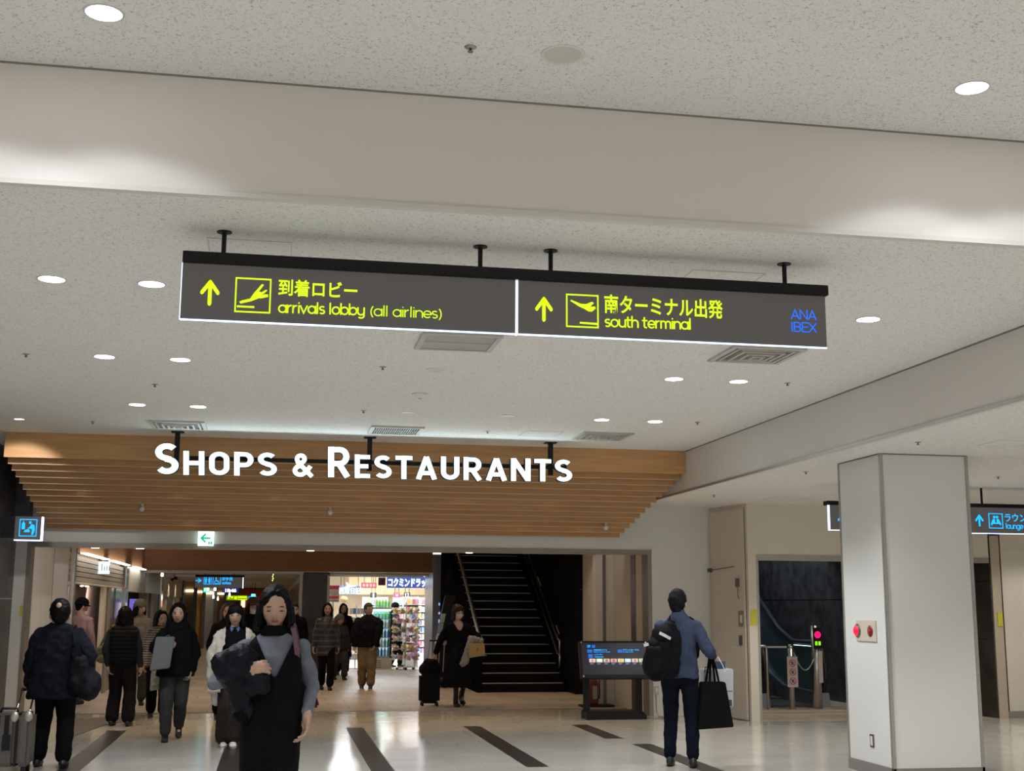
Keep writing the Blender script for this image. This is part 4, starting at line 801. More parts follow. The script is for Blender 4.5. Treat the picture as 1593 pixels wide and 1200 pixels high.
for i, c in enumerate([(0.12, 0.5, 0.12), (0.1, 0.3, 0.75), (0.3, 0.6, 0.8), (0.75, 0.8, 0.8), (0.2, 0.55, 0.35)]):
    mb = MB().lathe([(0.0001, 0), (0.032, 0), (0.033, 0.13), (0.014, 0.17), (0.014, 0.2), (0.0001, 0.2)], seg=10); me = mb.mesh('bottle'); me.materials.append(mat('bottle colour %d' % i, c, 0.2)); bm_.append(me)
bc = ['green', 'blue', 'sky blue', 'clear', 'teal']
for r_ in range(5):
    B(-0.32, 0.32, 0.05, 0.5, 0.30 + r_ * 0.225, 0.315 + r_ * 0.225).build('shelf', M_STEEL, e)
    for k in range(8):
        i = (r_ * 2 + k // 3) % 5; o = bpy.data.objects.new('bottle', bm_[i]); C.objects.link(o); o.location = (2.55 - 0.28 + k * 0.08, 31.83, 0.315 + r_ * 0.225)
        tag(o, '%s drink bottle on the %s shelf of the drinks fridge' % (bc[i], ['lowest', 'second', 'third', 'fourth', 'topmost'][r_]), 'bottle', '%s bottles in the drinks fridge' % bc[i])
for k in range(5):
    o = bpy.data.objects.new('bottle', bm_[0]); C.objects.link(o); o.location = (2.55 - 0.02 + k * 0.075, 31.9, 1.50); tag(o, 'green drink bottle standing on top of the fridge', 'bottle', 'green bottles on top of the fridge')
# hanging pale merchandise stand on the left of the fridge
e = empty('merchandise_rack', (2.02, 31.75, 0), 'rack of pale blue and white hanging packets beside the drinks fridge', 'rack')
MB().tube([(0, 0, 0), (0, 0, 1.55)], 0.015).tube([(-0.18, 0, 0.02), (0.18, 0, 0.02)], 0.015).build('frame', M_STEEL, e)
for r_ in range(6): MB().tube([(-0.17, -0.02, 0.35 + r_ * 0.22), (0.17, -0.02, 0.35 + r_ * 0.22)], 0.006, 6).build('rail', M_STEEL, e)
for r_ in range(6):
    for k in range(4):
        i = [3, 8, 1, 8, 3, 1][(r_ + k) % 6]; o = bpy.data.objects.new('hanging_packet', pkm[i]); C.objects.link(o); o.location = (2.02 - 0.13 + k * 0.088, 31.70, 0.36 + r_ * 0.22 - 0.13); o.scale = (0.9, 0.6, 1.1)
        tag(o, '%s packet on the %s rail of the rack beside the fridge' % (words_c[i], ['lowest', 'second', 'third', 'fourth', 'fifth', 'topmost'][r_]), 'packet', 'packets on the hanging rack')
# rotating stand of plush balls
e = empty('rotating_display_stand', (3.22, 31.42, 0), 'rotating wire stand on castors loaded with plush toys', 'display stand')
mb = MB().tube([(0, 0, 0.06), (0, 0, 1.62)], 0.015)
mb.build('pole', M_STEEL, e); B(-0.2, 0.2, -0.02, 0.02, 0.05, 0.08).build('foot', M_WHITE, e); B(-0.02, 0.02, -0.2, 0.2, 0.05, 0.08).build('foot', M_WHITE, e)
for x, y in ((-0.2, 0), (0.2, 0), (0, -0.2), (0, 0.2)): MB().ell((x, y, 0.03), (0.03, 0.02, 0.03), 10, 6).build('castor', M_BLACK, e)
for r_ in range(6):
    MB().tube([(0.2 * math.cos(a), 0.2 * math.sin(a), 0.28 + r_ * 0.22) for a in [k * math.pi / 8 for k in range(17)]], 0.006, 6).build('ring', M_STEEL, e)
PL = [(0.72, 0.60, 0.42), (0.75, 0.45, 0.42), (0.8, 0.66, 0.25), (0.7, 0.68, 0.64), (0.45, 0.36, 0.3), (0.78, 0.55, 0.6)]
pn = ['tan', 'rosy', 'yellow', 'white', 'brown', 'pink']; plm = []
for i, c in enumerate(PL):
    mb = MB().ell((0, 0, 0), (0.062, 0.05, 0.052), 12, 8).ell((0, -0.05, 0.035), (0.035, 0.03, 0.03), 10, 6).ell((-0.03, -0.05, 0.07), (0.012, 0.01, 0.02), 8, 5).ell((0.03, -0.05, 0.07), (0.012, 0.01, 0.02), 8, 5).ell((-0.03, -0.04, -0.045), (0.018, 0.03, 0.016), 8, 5).ell((0.03, -0.04, -0.045), (0.018, 0.03, 0.016), 8, 5)
    me = mb.mesh('plush_toy'); me.polygons.foreach_set('use_smooth', [True] * len(me.polygons)); me.materials.append(mat('plush %d' % i, c, 0.9, bump=0.3, bscale=200)); plm.append(me)
rnd = random.Random(3)
for r_ in range(6):
    for k in range(9):
        a = k * 2 * math.pi / 9 + r_ * 0.3; i = rnd.randrange(6); o = bpy.data.objects.new('plush_toy', plm[i]); C.objects.link(o)
        o.location = (3.22 + 0.27 * math.cos(a), 31.42 + 0.27 * math.sin(a), 0.30 + r_ * 0.22); o.rotation_euler = (0, 0, a + math.pi / 2); o.scale = [rnd.uniform(0.9, 1.25)] * 3
        tag(o, 'small %s plush toy perched on the rotating stand, tier %s' % (pn[i], ['lowest', 'second', 'third', 'fourth', 'fifth', 'topmost'][r_]), 'plush toy', 'plush toys on the rotating stand')
for k in range(4):
    o = bpy.data.objects.new('hanging_packet', pkm[4]); C.objects.link(o); o.location = (3.48, 31.6, 0.12 + 0.2 * k); o.scale = (0.8, 0.6, 1.3); tag(o, 'pink packet hanging beside the plush stand', 'packet', 'pink packets by the plush stand')
e = empty('packet_hook_strip', (3.48, 31.64, 0), 'slim hook strip holding pink packets beside the plush stand', 'rack'); B(-0.012, 0.012, 0, 0.02, 0, 1.0).build('strip', M_STEEL, e)
# marks on the metal column
e = empty('column_directory', (3.66, 29.39, 0.5), 'blue lit vertical writing on the brushed metal column', 'sign')
for k, (z, h, w_) in enumerate([(1.55, .06, .03), (1.35, .05, .05), (1.15, .08, .09), (0.98, .07, .07), (0.8, .06, .05), (0.62, .05, .14), (0.45, .05, .03), (0.2, .2, .08)]): B(0.10, 0.10 + w_, -0.006, 0.004, z - 0.5, z - 0.5 + h).build('print', glow('dim blue print', (0.25, 0.42, 0.8), 0.7), e)

# ------------------------------------------------------------------ staircase
e = empty('staircase', (4.53, 23.15, 0), 'dark staircase climbing away behind the information board, pale nosings', 'staircase'); e['kind'] = 'structure'
M_STEP = mat('black stair stone', (0.005, 0.005, 0.005), 0.6, spec=0.1); M_NOSE = mat('metal nosing', (0.42, 0.37, 0.31), 0.35, metal=0.5)
for k in range(18):
    z = (k + 1) * 0.165; y = k * 0.30
    o = B(-0.76, 0.76, y, y + 0.32, max(0, z - 0.33), z).build('step', M_STEP, e); B(-0.75, 0.75, y - 0.006, y + 0.03, z - 0.012, z + 0.003).build('nosing', M_NOSE, o)
mb = MB().prism([(-0.05, 0), (-0.05, 0.55), (5.3, 3.5), (5.3, 0)], -0.85, -0.76, 'x'); mb.build('stringer', mat('matt black stringer', (0.006, 0.006, 0.006), 0.95, spec=0.0), e)
mb = MB().prism([(-0.05, 0), (-0.05, 0.3), (5.3, 3.25), (5.3, 0)], 0.76, 0.83, 'x'); mb.build('stringer', MATS['matt black stringer'], e)
def rail(x, z, y0=-0.1, lab=None, r=0.024):
    mb = MB().tube([(x, y0, z - 0.25), (x, y0 - 0.03, z), (x, y0 + 0.15, z + 0.02), (x, 5.2, z + 2.9)], r); return mb.build('handrail', M_STEEL, e, smooth=True)
rail(-0.80, 0.98, r=0.035); rail(0.73, 0.92, y0=0.2); rail(0.73, 0.66, y0=0.2)
for yy in (0.5, 2.2, 3.9): MB().tube([(0.80, yy, yy * 0.55 + 0.75), (0.73, yy, yy * 0.55 + 0.92)], 0.012, 6).build('bracket', M_STEEL, e)
struct('wall_stair_right', B(5.36, 5.46, 22.6, 30, 0, 4.2), M_GLOSSBLACK); struct('wall_stair_front', B(5.36, 6.5, 22.5, 22.6, 0, 3.25), M_GLOSSBLACK, 'glossy black wall beside the staircase')
struct('trim_black_joint', MB().box(5.46, 6.5, 22.492, 22.5, 1.84, 1.85).box(5.46, 6.5, 22.492, 22.5, 0.93, 0.94), M_STEELD)
struct('wall_stair_top', B(3.4, 6.5, 29.4, 29.5, 2.9, 5.2), M_DARK); struct('ceiling_stair', B(3.4, 6.5, 26, 29.5, 5.0, 5.1), M_DARK)
struct('wall_jamb_right', MB().box(5.40, 5.6, 18.2, 20.0, 0, 3.25).box(5.10, 5.6, 20.0, 20.15, 0, 3.25), M_BEIGE, 'beige side wall just inside the entrance')
struct('trim_jamb_strip', MB().box(5.39, 5.40, 18.7, 18.95, 0, 2.35).box(5.22, 5.27, 19.985, 20.0, 0, 3.2), M_STEELD)
struct('wall_concourse_right', B(5.5, 6.6, 20.1, 22.6, 0, 3.25), M_BEIGE)
# escalator between column and stair with leaflets, seen behind the woman with the mask
struct('wall_beside_column', MB().box(3.95, 4.32, 29.05, 29.15, 0, 2.30), M_GLOSSBLACK, 'black wall strip between metal column and staircase')
struct('trim_bronze', MB().box(4.0, 4.7, 29.0, 29.05, 2.42, 3.25), mat('bronze panel', (0.20, 0.12, 0.075), 0.3, metal=0.5, var=0.4, vscale=9, stretch=(3, 1, 0.3)))
struct('trim_blue_glass', MB().box(4.33, 4.62, 28.95, 29.0, 1.85, 2.38), mat('blue grey glass', (0.10, 0.15, 0.22), 0.15, spec=0.9))
struct('trim_slant', MB().prism([(4.02, 3.25), (4.2, 3.25), (4.2, 2.42), (4.14, 2.42)], 28.9, 28.95, 'y').prism([(4.36, 1.85), (4.40, 1.85), (4.52, 1.2), (4.48, 1.2)], 28.9, 28.95, 'y').prism([(4.42, 1.85), (4.52, 1.85), (4.60, 1.2), (4.52, 1.2)], 28.9, 28.95, 'y'), M_ALU)
struct('wall_stair_void', B(4.32, 6.5, 29.2, 29.3, 0, 3.0), M_GLOSSBLACK)
# baggage cart
q = (3.25, 24.6, 0); e = empty('baggage_cart', q, 'grey baggage cart with leaflet panel parked left of the masked woman', 'baggage cart', rz=0.3)
MB().tube([(-0.28, 0.3, 0.12), (-0.20, 0.0, 0.55), (-0.16, -0.05, 0.98), (0.16, -0.05, 0.98), (0.2, 0.0, 0.55), (0.28, 0.3, 0.12)], 0.018).build('frame', M_STEEL, e, smooth=True)
B(-0.16, 0.16, -0.07, -0.05, 0.80, 0.97).build('panel', mat('grey advert panel', (0.3, 0.3, 0.32), 0.5), e)
for x in (-0.1, 0.0, 0.1): MB().tube([(x, -0.05, 0.8), (x, 0.0, 0.3)], 0.008, 6).build('bar', M_STEEL, e)
B(-0.25, 0.25, -0.05, 0.55, 0.12, 0.16).build('platform', M_STEELD, e)
for x, y in ((-0.26, 0.3), (0.26, 0.3), (0, -0.1)): MB().tube([(x - 0.02, y, 0.06), (x + 0.02, y, 0.06)], 0.06, 14).build('wheel', M_BLACK, e)
e = empty('leaflet_board', (3.0, 25.3, 0), 'tall leaning black board with a strip of pale leaflets', 'leaflet stand')
def lean(z): return 0.02 + z * 0.20
mb = MB(); mb.prism([(lean(0.0) , 0.0), (lean(0.0) + 0.34, 0.0), (lean(1.75) + 0.2, 1.75), (lean(1.75), 1.75)], 0.0, 0.08, 'y'); mb.build('board', M_BLACK, e)
for k, c in enumerate([(0.6, 0.6, 0.58), (0.3, 0.5, 0.62), (0.75, 0.72, 0.68), (0.25, 0.42, 0.55), (0.5, 0.55, 0.5)]):
    z0 = 0.45 + k * 0.19; MB().prism([(lean(z0) - 0.005, z0), (lean(z0) + 0.085, z0), (lean(z0 + 0.18) + 0.085, z0 + 0.18), (lean(z0 + 0.18) - 0.005, z0 + 0.18)], -0.01, 0.0, 'y').build('leaflet', mat('leaflet %d' % k, c, 0.5), e)

# ------------------------------------------------------------------ inside lamps of the concourse
WARM = (1.0, 0.80, 0.56)
for y in (20.6, 22.6, 24.8, 27.2):
    for x in (-1.6, 0.6, 2.6): spot('concourse_lamp_beam', (x, y, 3.2), 27, color=WARM, angle=115)
spot('concourse_lamp_beam', (4.6, 21.0, 3.2), 26, color=WARM, angle=110)
spot('stair_lamp_beam', (4.4, 25.5, 4.6), 20, color=WARM, angle=100)
for y in (32, 36, 41, 46, 51, 56):
    for x in (-1.9, -0.3): spot('corridor_lamp_beam', (x, y, 2.28), 17, color=WARM, angle=125)
for x in (-2.0, 0.3, 2.6, 4.6): spot('entrance_lamp_beam', (x, 18.85, 2.38), 26, color=WARM, angle=110)
for k, px in enumerate((118, 175, 236, 480, 726)):
    q = atZ(px, 861, 2.345); e = empty('small_downlight', (q[0], min(max(q[1], 18.5), 19.1), 2.342), 'small warm downlight in the entrance soffit, %s' % ['nearest the folding door', 'second from the folding door', 'third from the folding door', 'above the woman in the grey top', 'above the staircase'][k], 'ceiling light', 'small downlights in the entrance soffit')
    MB().lathe([(0.0001, -0.003), (0.045, -0.003), (0.055, -0.004), (0.055, 0.002)], seg=16).build('lens', M_LAMPW, e)

# ------------------------------------------------------------------ fire extinguisher, information board, door hardware
e = empty('fire_extinguisher', (5.0, 19.75, 0), 'red and grey fire extinguisher on a tray behind the information board', 'fire extinguisher')
MB().lathe([(0.0001, 0.03), (0.07, 0.03), (0.075, 0.06), (0.075, 0.36), (0.05, 0.42), (0.02, 0.44), (0.02, 0.47), (0.0001, 0.47)], seg=18).build('cylinder', mat('extinguisher red', (0.14, 0.02, 0.02), 0.3), e, smooth=True)
MB().box(-0.035, 0.035, -0.078, -0.07, 0.12, 0.32).build('label_plate', mat('grey label', (0.35, 0.33, 0.3), 0.5), e)
MB().box(-0.06, 0.02, -0.012, 0.012, 0.47, 0.50).build('handle', M_BLACK, e); MB().tube([(0.02, 0, 0.47), (0.09, 0, 0.42), (0.095, 0, 0.2), (0.085, 0, 0.12)], 0.01).build('hose', M_BLACK, e)
B(-0.22, 0.3, -0.14, 0.14, 0, 0.03).build('tray', M_BLACK, e)
e = empty('information_board', (4.78, 17.6, 0), 'black stand with tilted screen listing hotel, lounge and restaurants in blue', 'information board')
OI = Vector((4.78, 17.6, 0)); M_SCR = mat('dark lit screen', (0.012, 0.012, 0.014), 0.3, emit=0.02, ecol=(0.5, 0.5, 0.7), spec=0.2)
tilt = Matrix.Rotation(math.radians(-16), 4, 'X'); 
scr = B(-0.53, 0.47, 0, 0.09, 0, 0.53).build('screen_case', M_BLACK, e, bevel=0.006); scr.location = (0.0, -0.12, 0.56); scr.rotation_euler = (math.radians(-16), 0, 0)
o = B(-0.50, 0.44, -0.004, 0, 0.05, 0.50).build('screen', M_SCR, scr)
for x in (-0.50, 0.44): 
    for z in (0.03, 0.505): MB().tube([(x, -0.008, z), (x, 0.0, z)], 0.012, 10).build('cap_screw', M_CHROME, scr)
mb = MB(); mi = MB()
def scr_box(mbx, x0, x1, z0, z1): mbx.box(x0, x1, -0.0065, -0.0045, z0, z1)
for (x0, x1, z0, z1) in [(-0.42, -0.37, 0.43, 0.47), (-0.35, -0.30, 0.43, 0.47), (-0.42, -0.35, 0.36, 0.405), (-0.41, -0.345, 0.285, 0.34), (0.02, 0.09, 0.36, 0.405)]: scr_box(mb, x0, x1, z0, z1)
mb.build('icon_tiles', glow('blue tile', (0.0, 0.10, 0.45), 1.0), scr)
def scr_text(body, x0, x1, z0, z1, m_): return text_fit('lettering', body, x0, x1, z0, z1, -0.0045, m_, scr, bold=0.01, depth=0.002)
for a_ in [('大阪空港ホテル', -0.335, -0.13, 0.385, 0.41), ('ラウンジオーサカ', 0.10, 0.33, 0.385, 0.41), ('レストラン', -0.32, -0.2, 0.32, 0.345)]: scr_text(*a_, M_CYAN)
for a_ in [('osaka airport hotel', -0.335, -0.09, 0.362, 0.377), ('lounge osaka', 0.10, 0.25, 0.362, 0.377), ('restaurants', -0.32, -0.19, 0.293, 0.308)]: scr_text(*a_, M_CYAN)
flat([bar_poly((0.1, 0.1), (0.8, 0.8), 0.16), bar_poly((0.85, 0.9), (0.3, 0.9), 0.16), bar_poly((0.88, 0.88), (0.88, 0.35), 0.16)], -0.415, -0.375, 0.435, 0.465, -0.007).build('arrow', M_CYAN, scr)
for k, c in enumerate([(0.75, 0.6, 0.55), (0.7, 0.75, 0.6), (0.6, 0.5, 0.4), (0.7, 0.35, 0.35), (0.75, 0.65, 0.35), (0.55, 0.7, 0.8), (0.7, 0.6, 0.5), (0.6, 0.7, 0.5)]):
    x = -0.40 + k * 0.103; mb = MB(); scr_box(mb, x, x + 0.088, 0.225, 0.275); p_ = mb.build('food_picture', glow('menu picture %d' % k, c, 0.75), scr)
    MB().prism(circ(x + 0.044, 0.248, 0.02, 12), -0.0075, -0.0066, 'y').build('plate_print', glow('plate print %d' % k, [(0.9, 0.2, 0.15), (0.95, 0.9, 0.6), (0.35, 0.15, 0.08), (0.5, 0.1, 0.12), (0.9, 0.45, 0.1), (0.8, 0.9, 0.95), (0.6, 0.2, 0.1), (0.3, 0.5, 0.2)][k], 0.75), p_)
    mb = MB(); scr_box(mb, x + 0.01, x + 0.065, 0.207, 0.213); scr_box(mb, x + 0.01, x + 0.05, 0.195, 0.2); mb.build('caption_print', glow('caption', (0.3, 0.45, 0.7), 0.5), scr)
for x in (-0.46, 0.30): B(x, x + 0.085, 0.02, 0.09, 0.10, 0.74).build('leg', M_BLACK, e, bevel=0.004)
MB().prism([(-0.46, 0), (0.40, 0), (0.40, 0.05), (0.34, 0.115), (-0.44, 0.115), (-0.46, 0.09)], -0.14, 0.20, 'y').build('base', M_BLACK, e, bevel=0.004)
MB().tube([(0.40, 0.05, 0.01), (0.55, -0.1, 0.008), (0.7, -0.05, 0.008), (0.68, 0.2, 0.01), (0.70, 0.37, 0.05), (0.70, 0.385, 0.30)], 0.006, 6).build('power_cable', mat('grey cable', (0.25, 0.24, 0.22), 0.5), e, smooth=True)
e = empty('wall_socket', (5.48, 17.995, 0.36), 'small wall socket with plugged cable behind the backpack man', 'socket')
B(-0.04, 0.04, -0.01, 0, -0.06, 0.06).build('plate', M_GRILLE, e); B(-0.015, 0.015, -0.03, -0.01, -0.03, 0.03).build('plug', M_WHITE, e)
# steel door on the skewed wall
da = Vector((6.54, 17.0, 0)); db = Vector((6.34, 18.0, 0)); ddir = (db - da).normalized(); dn = Vector((-ddir.y, ddir.x, 0))
e = empty('steel_door', da, 'beige steel service door with lever handle, beside the escalator opening', 'door', rz=math.atan2(ddir.y, ddir.x))
B(0.06, 0.96, 0.0, 0.03, 0.01, 2.93).build('leaf', M_BEIGE, e); B(0.045, 0.058, 0.0, 0.002, 0.0, 2.95).build('edge_gap', M_DARK, e)
B(0.13, 0.21, 0.03, 0.04, 1.02, 1.16).build('lock_plate', M_STEELD, e); MB().tube([(0.16, 0.03, 1.0), (0.16, 0.08, 1.0), (0.32, 0.09, 1.0)], 0.010).build('lever_handle', M_CHROME, e)
B(0.08, 0.2, 0.03, 0.045, 1.28, 1.50).build('control_plate', mat('taupe plate', (0.25, 0.20, 0.16), 0.4), e); B(0.10, 0.15, 0.045, 0.05, 1.33, 1.44).build('control_window', M_WHITE, e)
B(0.17, 0.24, 0.03, 0.06, 1.83, 1.95).build('bracket', M_STEELD, e); MB().tube([(0.2, 0.05, 1.83), (0.19, 0.05, 1.72), (0.17, 0.05, 1.66)], 0.004, 6).build('loose_wire', M_DARK, e)
MB().tube([(0.28, 0.05, 2.12), (0.92, 0.06, 2.08)], 0.007, 8).build('closer_arm', M_STEELD, e); MB().tube([(0.92, 0.03, 2.08), (0.92, 0.09, 2.08)], 0.03, 12).build('closer_pivot', M_STEELD, e)
tag(B(6.56, 6.65, 16.975, 16.985, 1.30, 1.52).build('yellow_notice', mat('yellow notice', (0.62, 0.55, 0.06), 0.6)), 'yellow notice taped to the cream jamb by the steel door', 'notice')
tag(B(-3.32, -3.285, 17.985, 17.998, 1.38, 1.52).build('yellow_notice', MATS['yellow notice']), 'yellow notice taped to the narrow white pier', 'notice')
tag(B(10.33, 10.41, 16.965, 16.98, 1.30, 1.50).build('yellow_notice', MATS['yellow notice']), 'yellow notice taped to the tan jamb beyond the column', 'notice')

# ------------------------------------------------------------------ escalators and posts in the alcove
M_ESC = mat('dark escalator glass', (0.05, 0.08, 0.09), 0.12, spec=0.8); M_RUB = mat('black rubber', (0.02, 0.02, 0.02), 0.4); M_SKY = glow('cool strip', (0.6, 0.85, 1.0), 2.5)
def escal(x, lab, both=True):
    e = empty('escalator', (x, 19.2, 0), lab, 'escalator')
    for s_ in ((0, 1.0) if both else (1.0,)):
        prof = [(0.28, 0.10), (0.04, 0.3), (0.0, 0.6), (0.10, 0.88), (0.3, 0.95), (1.2, 0.95), (1.8, 1.15), (6.5, 3.90), (6.5, 3.0), (2.1, 0.25), (1.5, 0.10)]
        MB().prism(prof, s_ - 0.01, s_ + 0.01, 'x').build('glass_balustrade', M_ESC, e)
        MB().tube([(s_, 0.30, 0.16), (s_, 0.05, 0.26), (s_, -0.05, 0.6), (s_, 0.05, 0.88), (s_, 0.28, 0.99), (s_, 1.2, 0.99), (s_, 1.8, 1.19), (s_, 6.5, 3.94)], 0.042, 10).build('handrail', M_RUB, e, smooth=True)
        MB().tube([(s_, 0.3, 0.93), (s_, 1.15, 0.93)], 0.012, 6).build('light_strip', M_SKY, e)
        MB().prism([(-0.05, 0), (0.0, 0.22), (1.5, 0.25), (2.1, 0.42), (6.5, 3.0), (6.5, 2.4), (2.2, 0)], s_ - 0.07, s_ + 0.07, 'x').build('skirt', mat('brushed skirt', (0.2, 0.22, 0.24), 0.3, metal=0.7), e)
    if both:
        B(0.09, 0.91, -0.1, 1.5, 0, 0.02).build('landing_plate', M_STEELD, e)
        for k in range(12):
            st = B(0.1, 0.9, 1.5 + k * 0.36, 1.9 + k * 0.36, max(0.0, (k) * 0.2 - 0.3), 0.05 + k * 0.2).build('step', mat('ribbed step', (0.06, 0.06, 0.065), 0.4), e)
    return e
escal(7.62, 'escalator rising away behind the column with cool blue glass'); escal(6.43, 'neighbouring escalator rising away, mostly hidden by the cream jamb')
spot('escalator_fill_beam', (8.1, 21.5, 4.3), 160, color=(0.6, 0.8, 1.0), angle=100, target=(8.9, 22.5, 1.0)); spot('escalator_fill_beam', (8.2, 18.3, 2.85), 30, color=(1, 0.85, 0.65), angle=120)  # unseen spots added to lift the dark escalator alcove
e = empty('signal_post', (8.36, 18.9, 0), 'steel post with red no entry lamp and green arrow display', 'post')
MB().tube([(0, 0, 0), (0, 0, 1.27)], 0.072, 24).build('tube', M_STEEL, e, smooth=True); B(-0.06, 0.06, -0.085, -0.05, 0.92, 1.24).build('display_plate', M_BLACK, e)
MB().tube([(0, -0.09, 1.13), (0, -0.083, 1.13)], 0.052, 20).build('red_lamp', glow('red disc', (1, 0.0, 0.08), 1.6), e)
MB().box(-0.045, -0.01, -0.092, -0.084, 0.97, 1.03).box(0.01, 0.045, -0.092, -0.084, 0.97, 1.03).build('green_display', glow('lime display', (0.25, 0.75, 0.0), 1.0), e)
B(-0.005, 0.065, -0.092, -0.07, 0.40, 0.88).build('notice_strip', mat('pale notice strip', (0.55, 0.5, 0.45), 0.5), e)
e = empty('barrier_post', (7.92, 18.85, 0), 'short steel post carrying a plate of three prohibition symbols', 'post')
MB().tube([(0, 0, 0), (0, 0, 0.92)], 0.045, 20).build('tube', M_STEEL, e, smooth=True); MB().ell((0, 0, 0.95), (0.045, 0.045, 0.045)).build('ball_cap', M_CHROME, e, smooth=True)
B(-0.085, 0.085, -0.055, -0.045, 0.34, 0.80).build('symbol_plate', mat('pinkish plate', (0.62, 0.5, 0.48), 0.5), e)
for k in range(3):
    z = 0.70 - k * 0.135; mb = MB(); r0, r1 = 0.055, 0.045
    for i in range(18):
        a0, a1 = 2 * math.pi * i / 18, 2 * math.pi * (i + 1) / 18
        mb.prism([(r0 * math.cos(a0), z + r0 * math.sin(a0)), (r0 * math.cos(a1), z + r0 * math.sin(a1)), (r1 * math.cos(a1), z + r1 * math.sin(a1)), (r1 * math.cos(a0), z + r1 * math.sin(a0))], -0.058, -0.055, 'y')
    mb.prism(bar_poly((-0.035, z + 0.035), (0.035, z - 0.035), 0.01), -0.058, -0.055, 'y'); mb.build('prohibition_ring', mat('dark red print', (0.3, 0.04, 0.05), 0.5), e)
    B(-0.02, 0.02, -0.0575, -0.055, z - 0.025, z + 0.025).build('symbol', mat('grey symbol print', (0.15, 0.12, 0.12), 0.5), e)
e = empty('barrier_chain', (7.97, 18.85, 0.85), 'steel chain hanging between the two escalator posts', 'chain')
MB().tube([(0.0 + 0.33 * t, 0, 0.02 - 0.9 * t * (1 - t) - 0.1 * t) for t in [i / 12 for i in range(13)]], 0.009, 8).build('links', M_STEEL, e, smooth=True)
e = empty('barrier_rail', (7.55, 18.9, 0), 'steel guard rail standing before the escalators', 'rail')
MB().tube([(0.0, 0, 0), (0.0, 0, 0.92), (-0.02, 0, 0.95), (-0.9, 0.2, 0.95)], 0.022, 10).build('rail', M_STEEL, e, smooth=True); MB().tube([(0, 0, 0.94), (0.31, -0.04, 0.94)], 0.018, 10).build('top_bar', M_STEEL, e)
struct('trim_tactile', MB().box(6.68, 9.3, 18.45, 18.62, 0.004, 0.010).box(6.68, 9.3, 17.9, 18.0, 0.004, 0.008), mat('tactile strip', (0.55, 0.48, 0.38), 0.5, bump=0.8, bscale=120))

# ------------------------------------------------------------------ people
_CL = {}
def clouds(sz):
    if sz not in _CL:
        t = bpy.data.textures.new('fold_%g' % sz, 'CLOUDS'); t.noise_scale = sz; t.noise_depth = 2; _CL[sz] = t
    return _CL[sz]
def fuse(mb, name, m, parent, voxel, smooth=3, fold=0.0, fsize=0.08, mats=None, cut=None, post=None):
    """Melt overlapping closed shapes into one continuous skin."""
    me0 = mb.mesh('tmp'); o0 = bpy.data.objects.new('tmp', me0); C.objects.link(o0)
    r = o0.modifiers.new('r', 'REMESH'); r.mode = 'VOXEL'; r.voxel_size = voxel
    s = o0.modifiers.new('s', 'SMOOTH'); s.iterations = smooth; s.factor = 0.5
    if fold:
        d = o0.modifiers.new('d', 'DISPLACE'); d.texture = clouds(fsize); d.strength = fold; d.mid_level = 0.5; d.texture_coords = 'LOCAL'
        s2 = o0.modifiers.new('s2', 'SMOOTH'); s2.iterations = 1
    bpy.context.view_layer.update()
    me = bpy.data.meshes.new_from_object(o0.evaluated_get(bpy.context.evaluated_depsgraph_get()))
    bpy.data.objects.remove(o0); bpy.data.meshes.remove(me0)
    if post: post(me)
    if cut:
        import bmesh
        bm = bmesh.new(); bm.from_mesh(me); bmesh.ops.delete(bm, geom=[v for v in bm.verts if cut(v.co)], context='VERTS')
        bl = {v: [q.other_vert(v) for q in v.link_edges if q.is_boundary] for v in bm.verts if v.is_boundary}
        for _ in range(8):
            nw = {v: v.co * .4 + sum((q.co for q in n_), Vector()) / len(n_) * .6 for v, n_ in bl.items() if n_}
            for v, c_ in nw.items(): v.co = c_
        bm.to_mesh(me); bm.free()
    me.materials.clear()
    for mm in (mats or [m]): me.materials.append(mm)
    me.polygons.foreach_set('use_smooth', [True] * len(me.polygons)); me.name = name
    o = bpy.data.objects.new(name, me); C.objects.link(o)
    if parent is not None: o.parent = parent
    return o
def cap(mb, p0, p1, r0, r1, seg=12, flat_=1.0):
    """Tapered limb with rounded ends."""
    p0 = Vector(p0); p1 = Vector(p1); d = p1 - p0; L = max(d.length, 1e-5); d = d / L
    pts = []; rr = []
    for a in (80, 55, 25): pts.append(p0 - d * r0 * math.sin(math.radians(a))); rr.append(r0 * math.cos(math.radians(a)))
    for t in (0, 0.33, 0.66, 1): pts.append(p0.lerp(p1, t)); rr.append(r0 + (r1 - r0) * t)
    for a in (25, 55, 80): pts.append(p1 + d * r1 * math.sin(math.radians(a))); rr.append(r1 * math.cos(math.radians(a)))
    return mb.tube(pts, rr, seg)
def rings(mb, prof, seg=24, pw=2.4):
    """Closed torso shape from (z, half width, half depth, cx, cy)."""
    R = []
    for z, a, b, cx, cy in prof:
        ring = []
        for k in range(seg):
            t = 2 * math.pi * k / seg; c, s = math.cos(t), math.sin(t)
            ring.append((cx + a * math.copysign(abs(c) ** (2 / pw), c), cy + b * math.copysign(abs(s) ** (2 / pw), s), z))
        R.append(ring)
    return mb.loft(R)
def ik(a, b, l1, l2, hint):
    a = Vector(a); b = Vector(b); d = b - a; L = min(d.length, (l1 + l2) * 0.999); u = d.normalized(); b = a + u * L
    x = (l1 * l1 - l2 * l2 + L * L) / (2 * L); h = math.sqrt(max(l1 * l1 - x * x, 0.0)); hv = Vector(hint); hv = (hv - u * hv.dot(u))
    hv = hv.normalized() if hv.length > 1e-4 else Vector((0, 1, 0))
    return a + u * x + hv * h, b
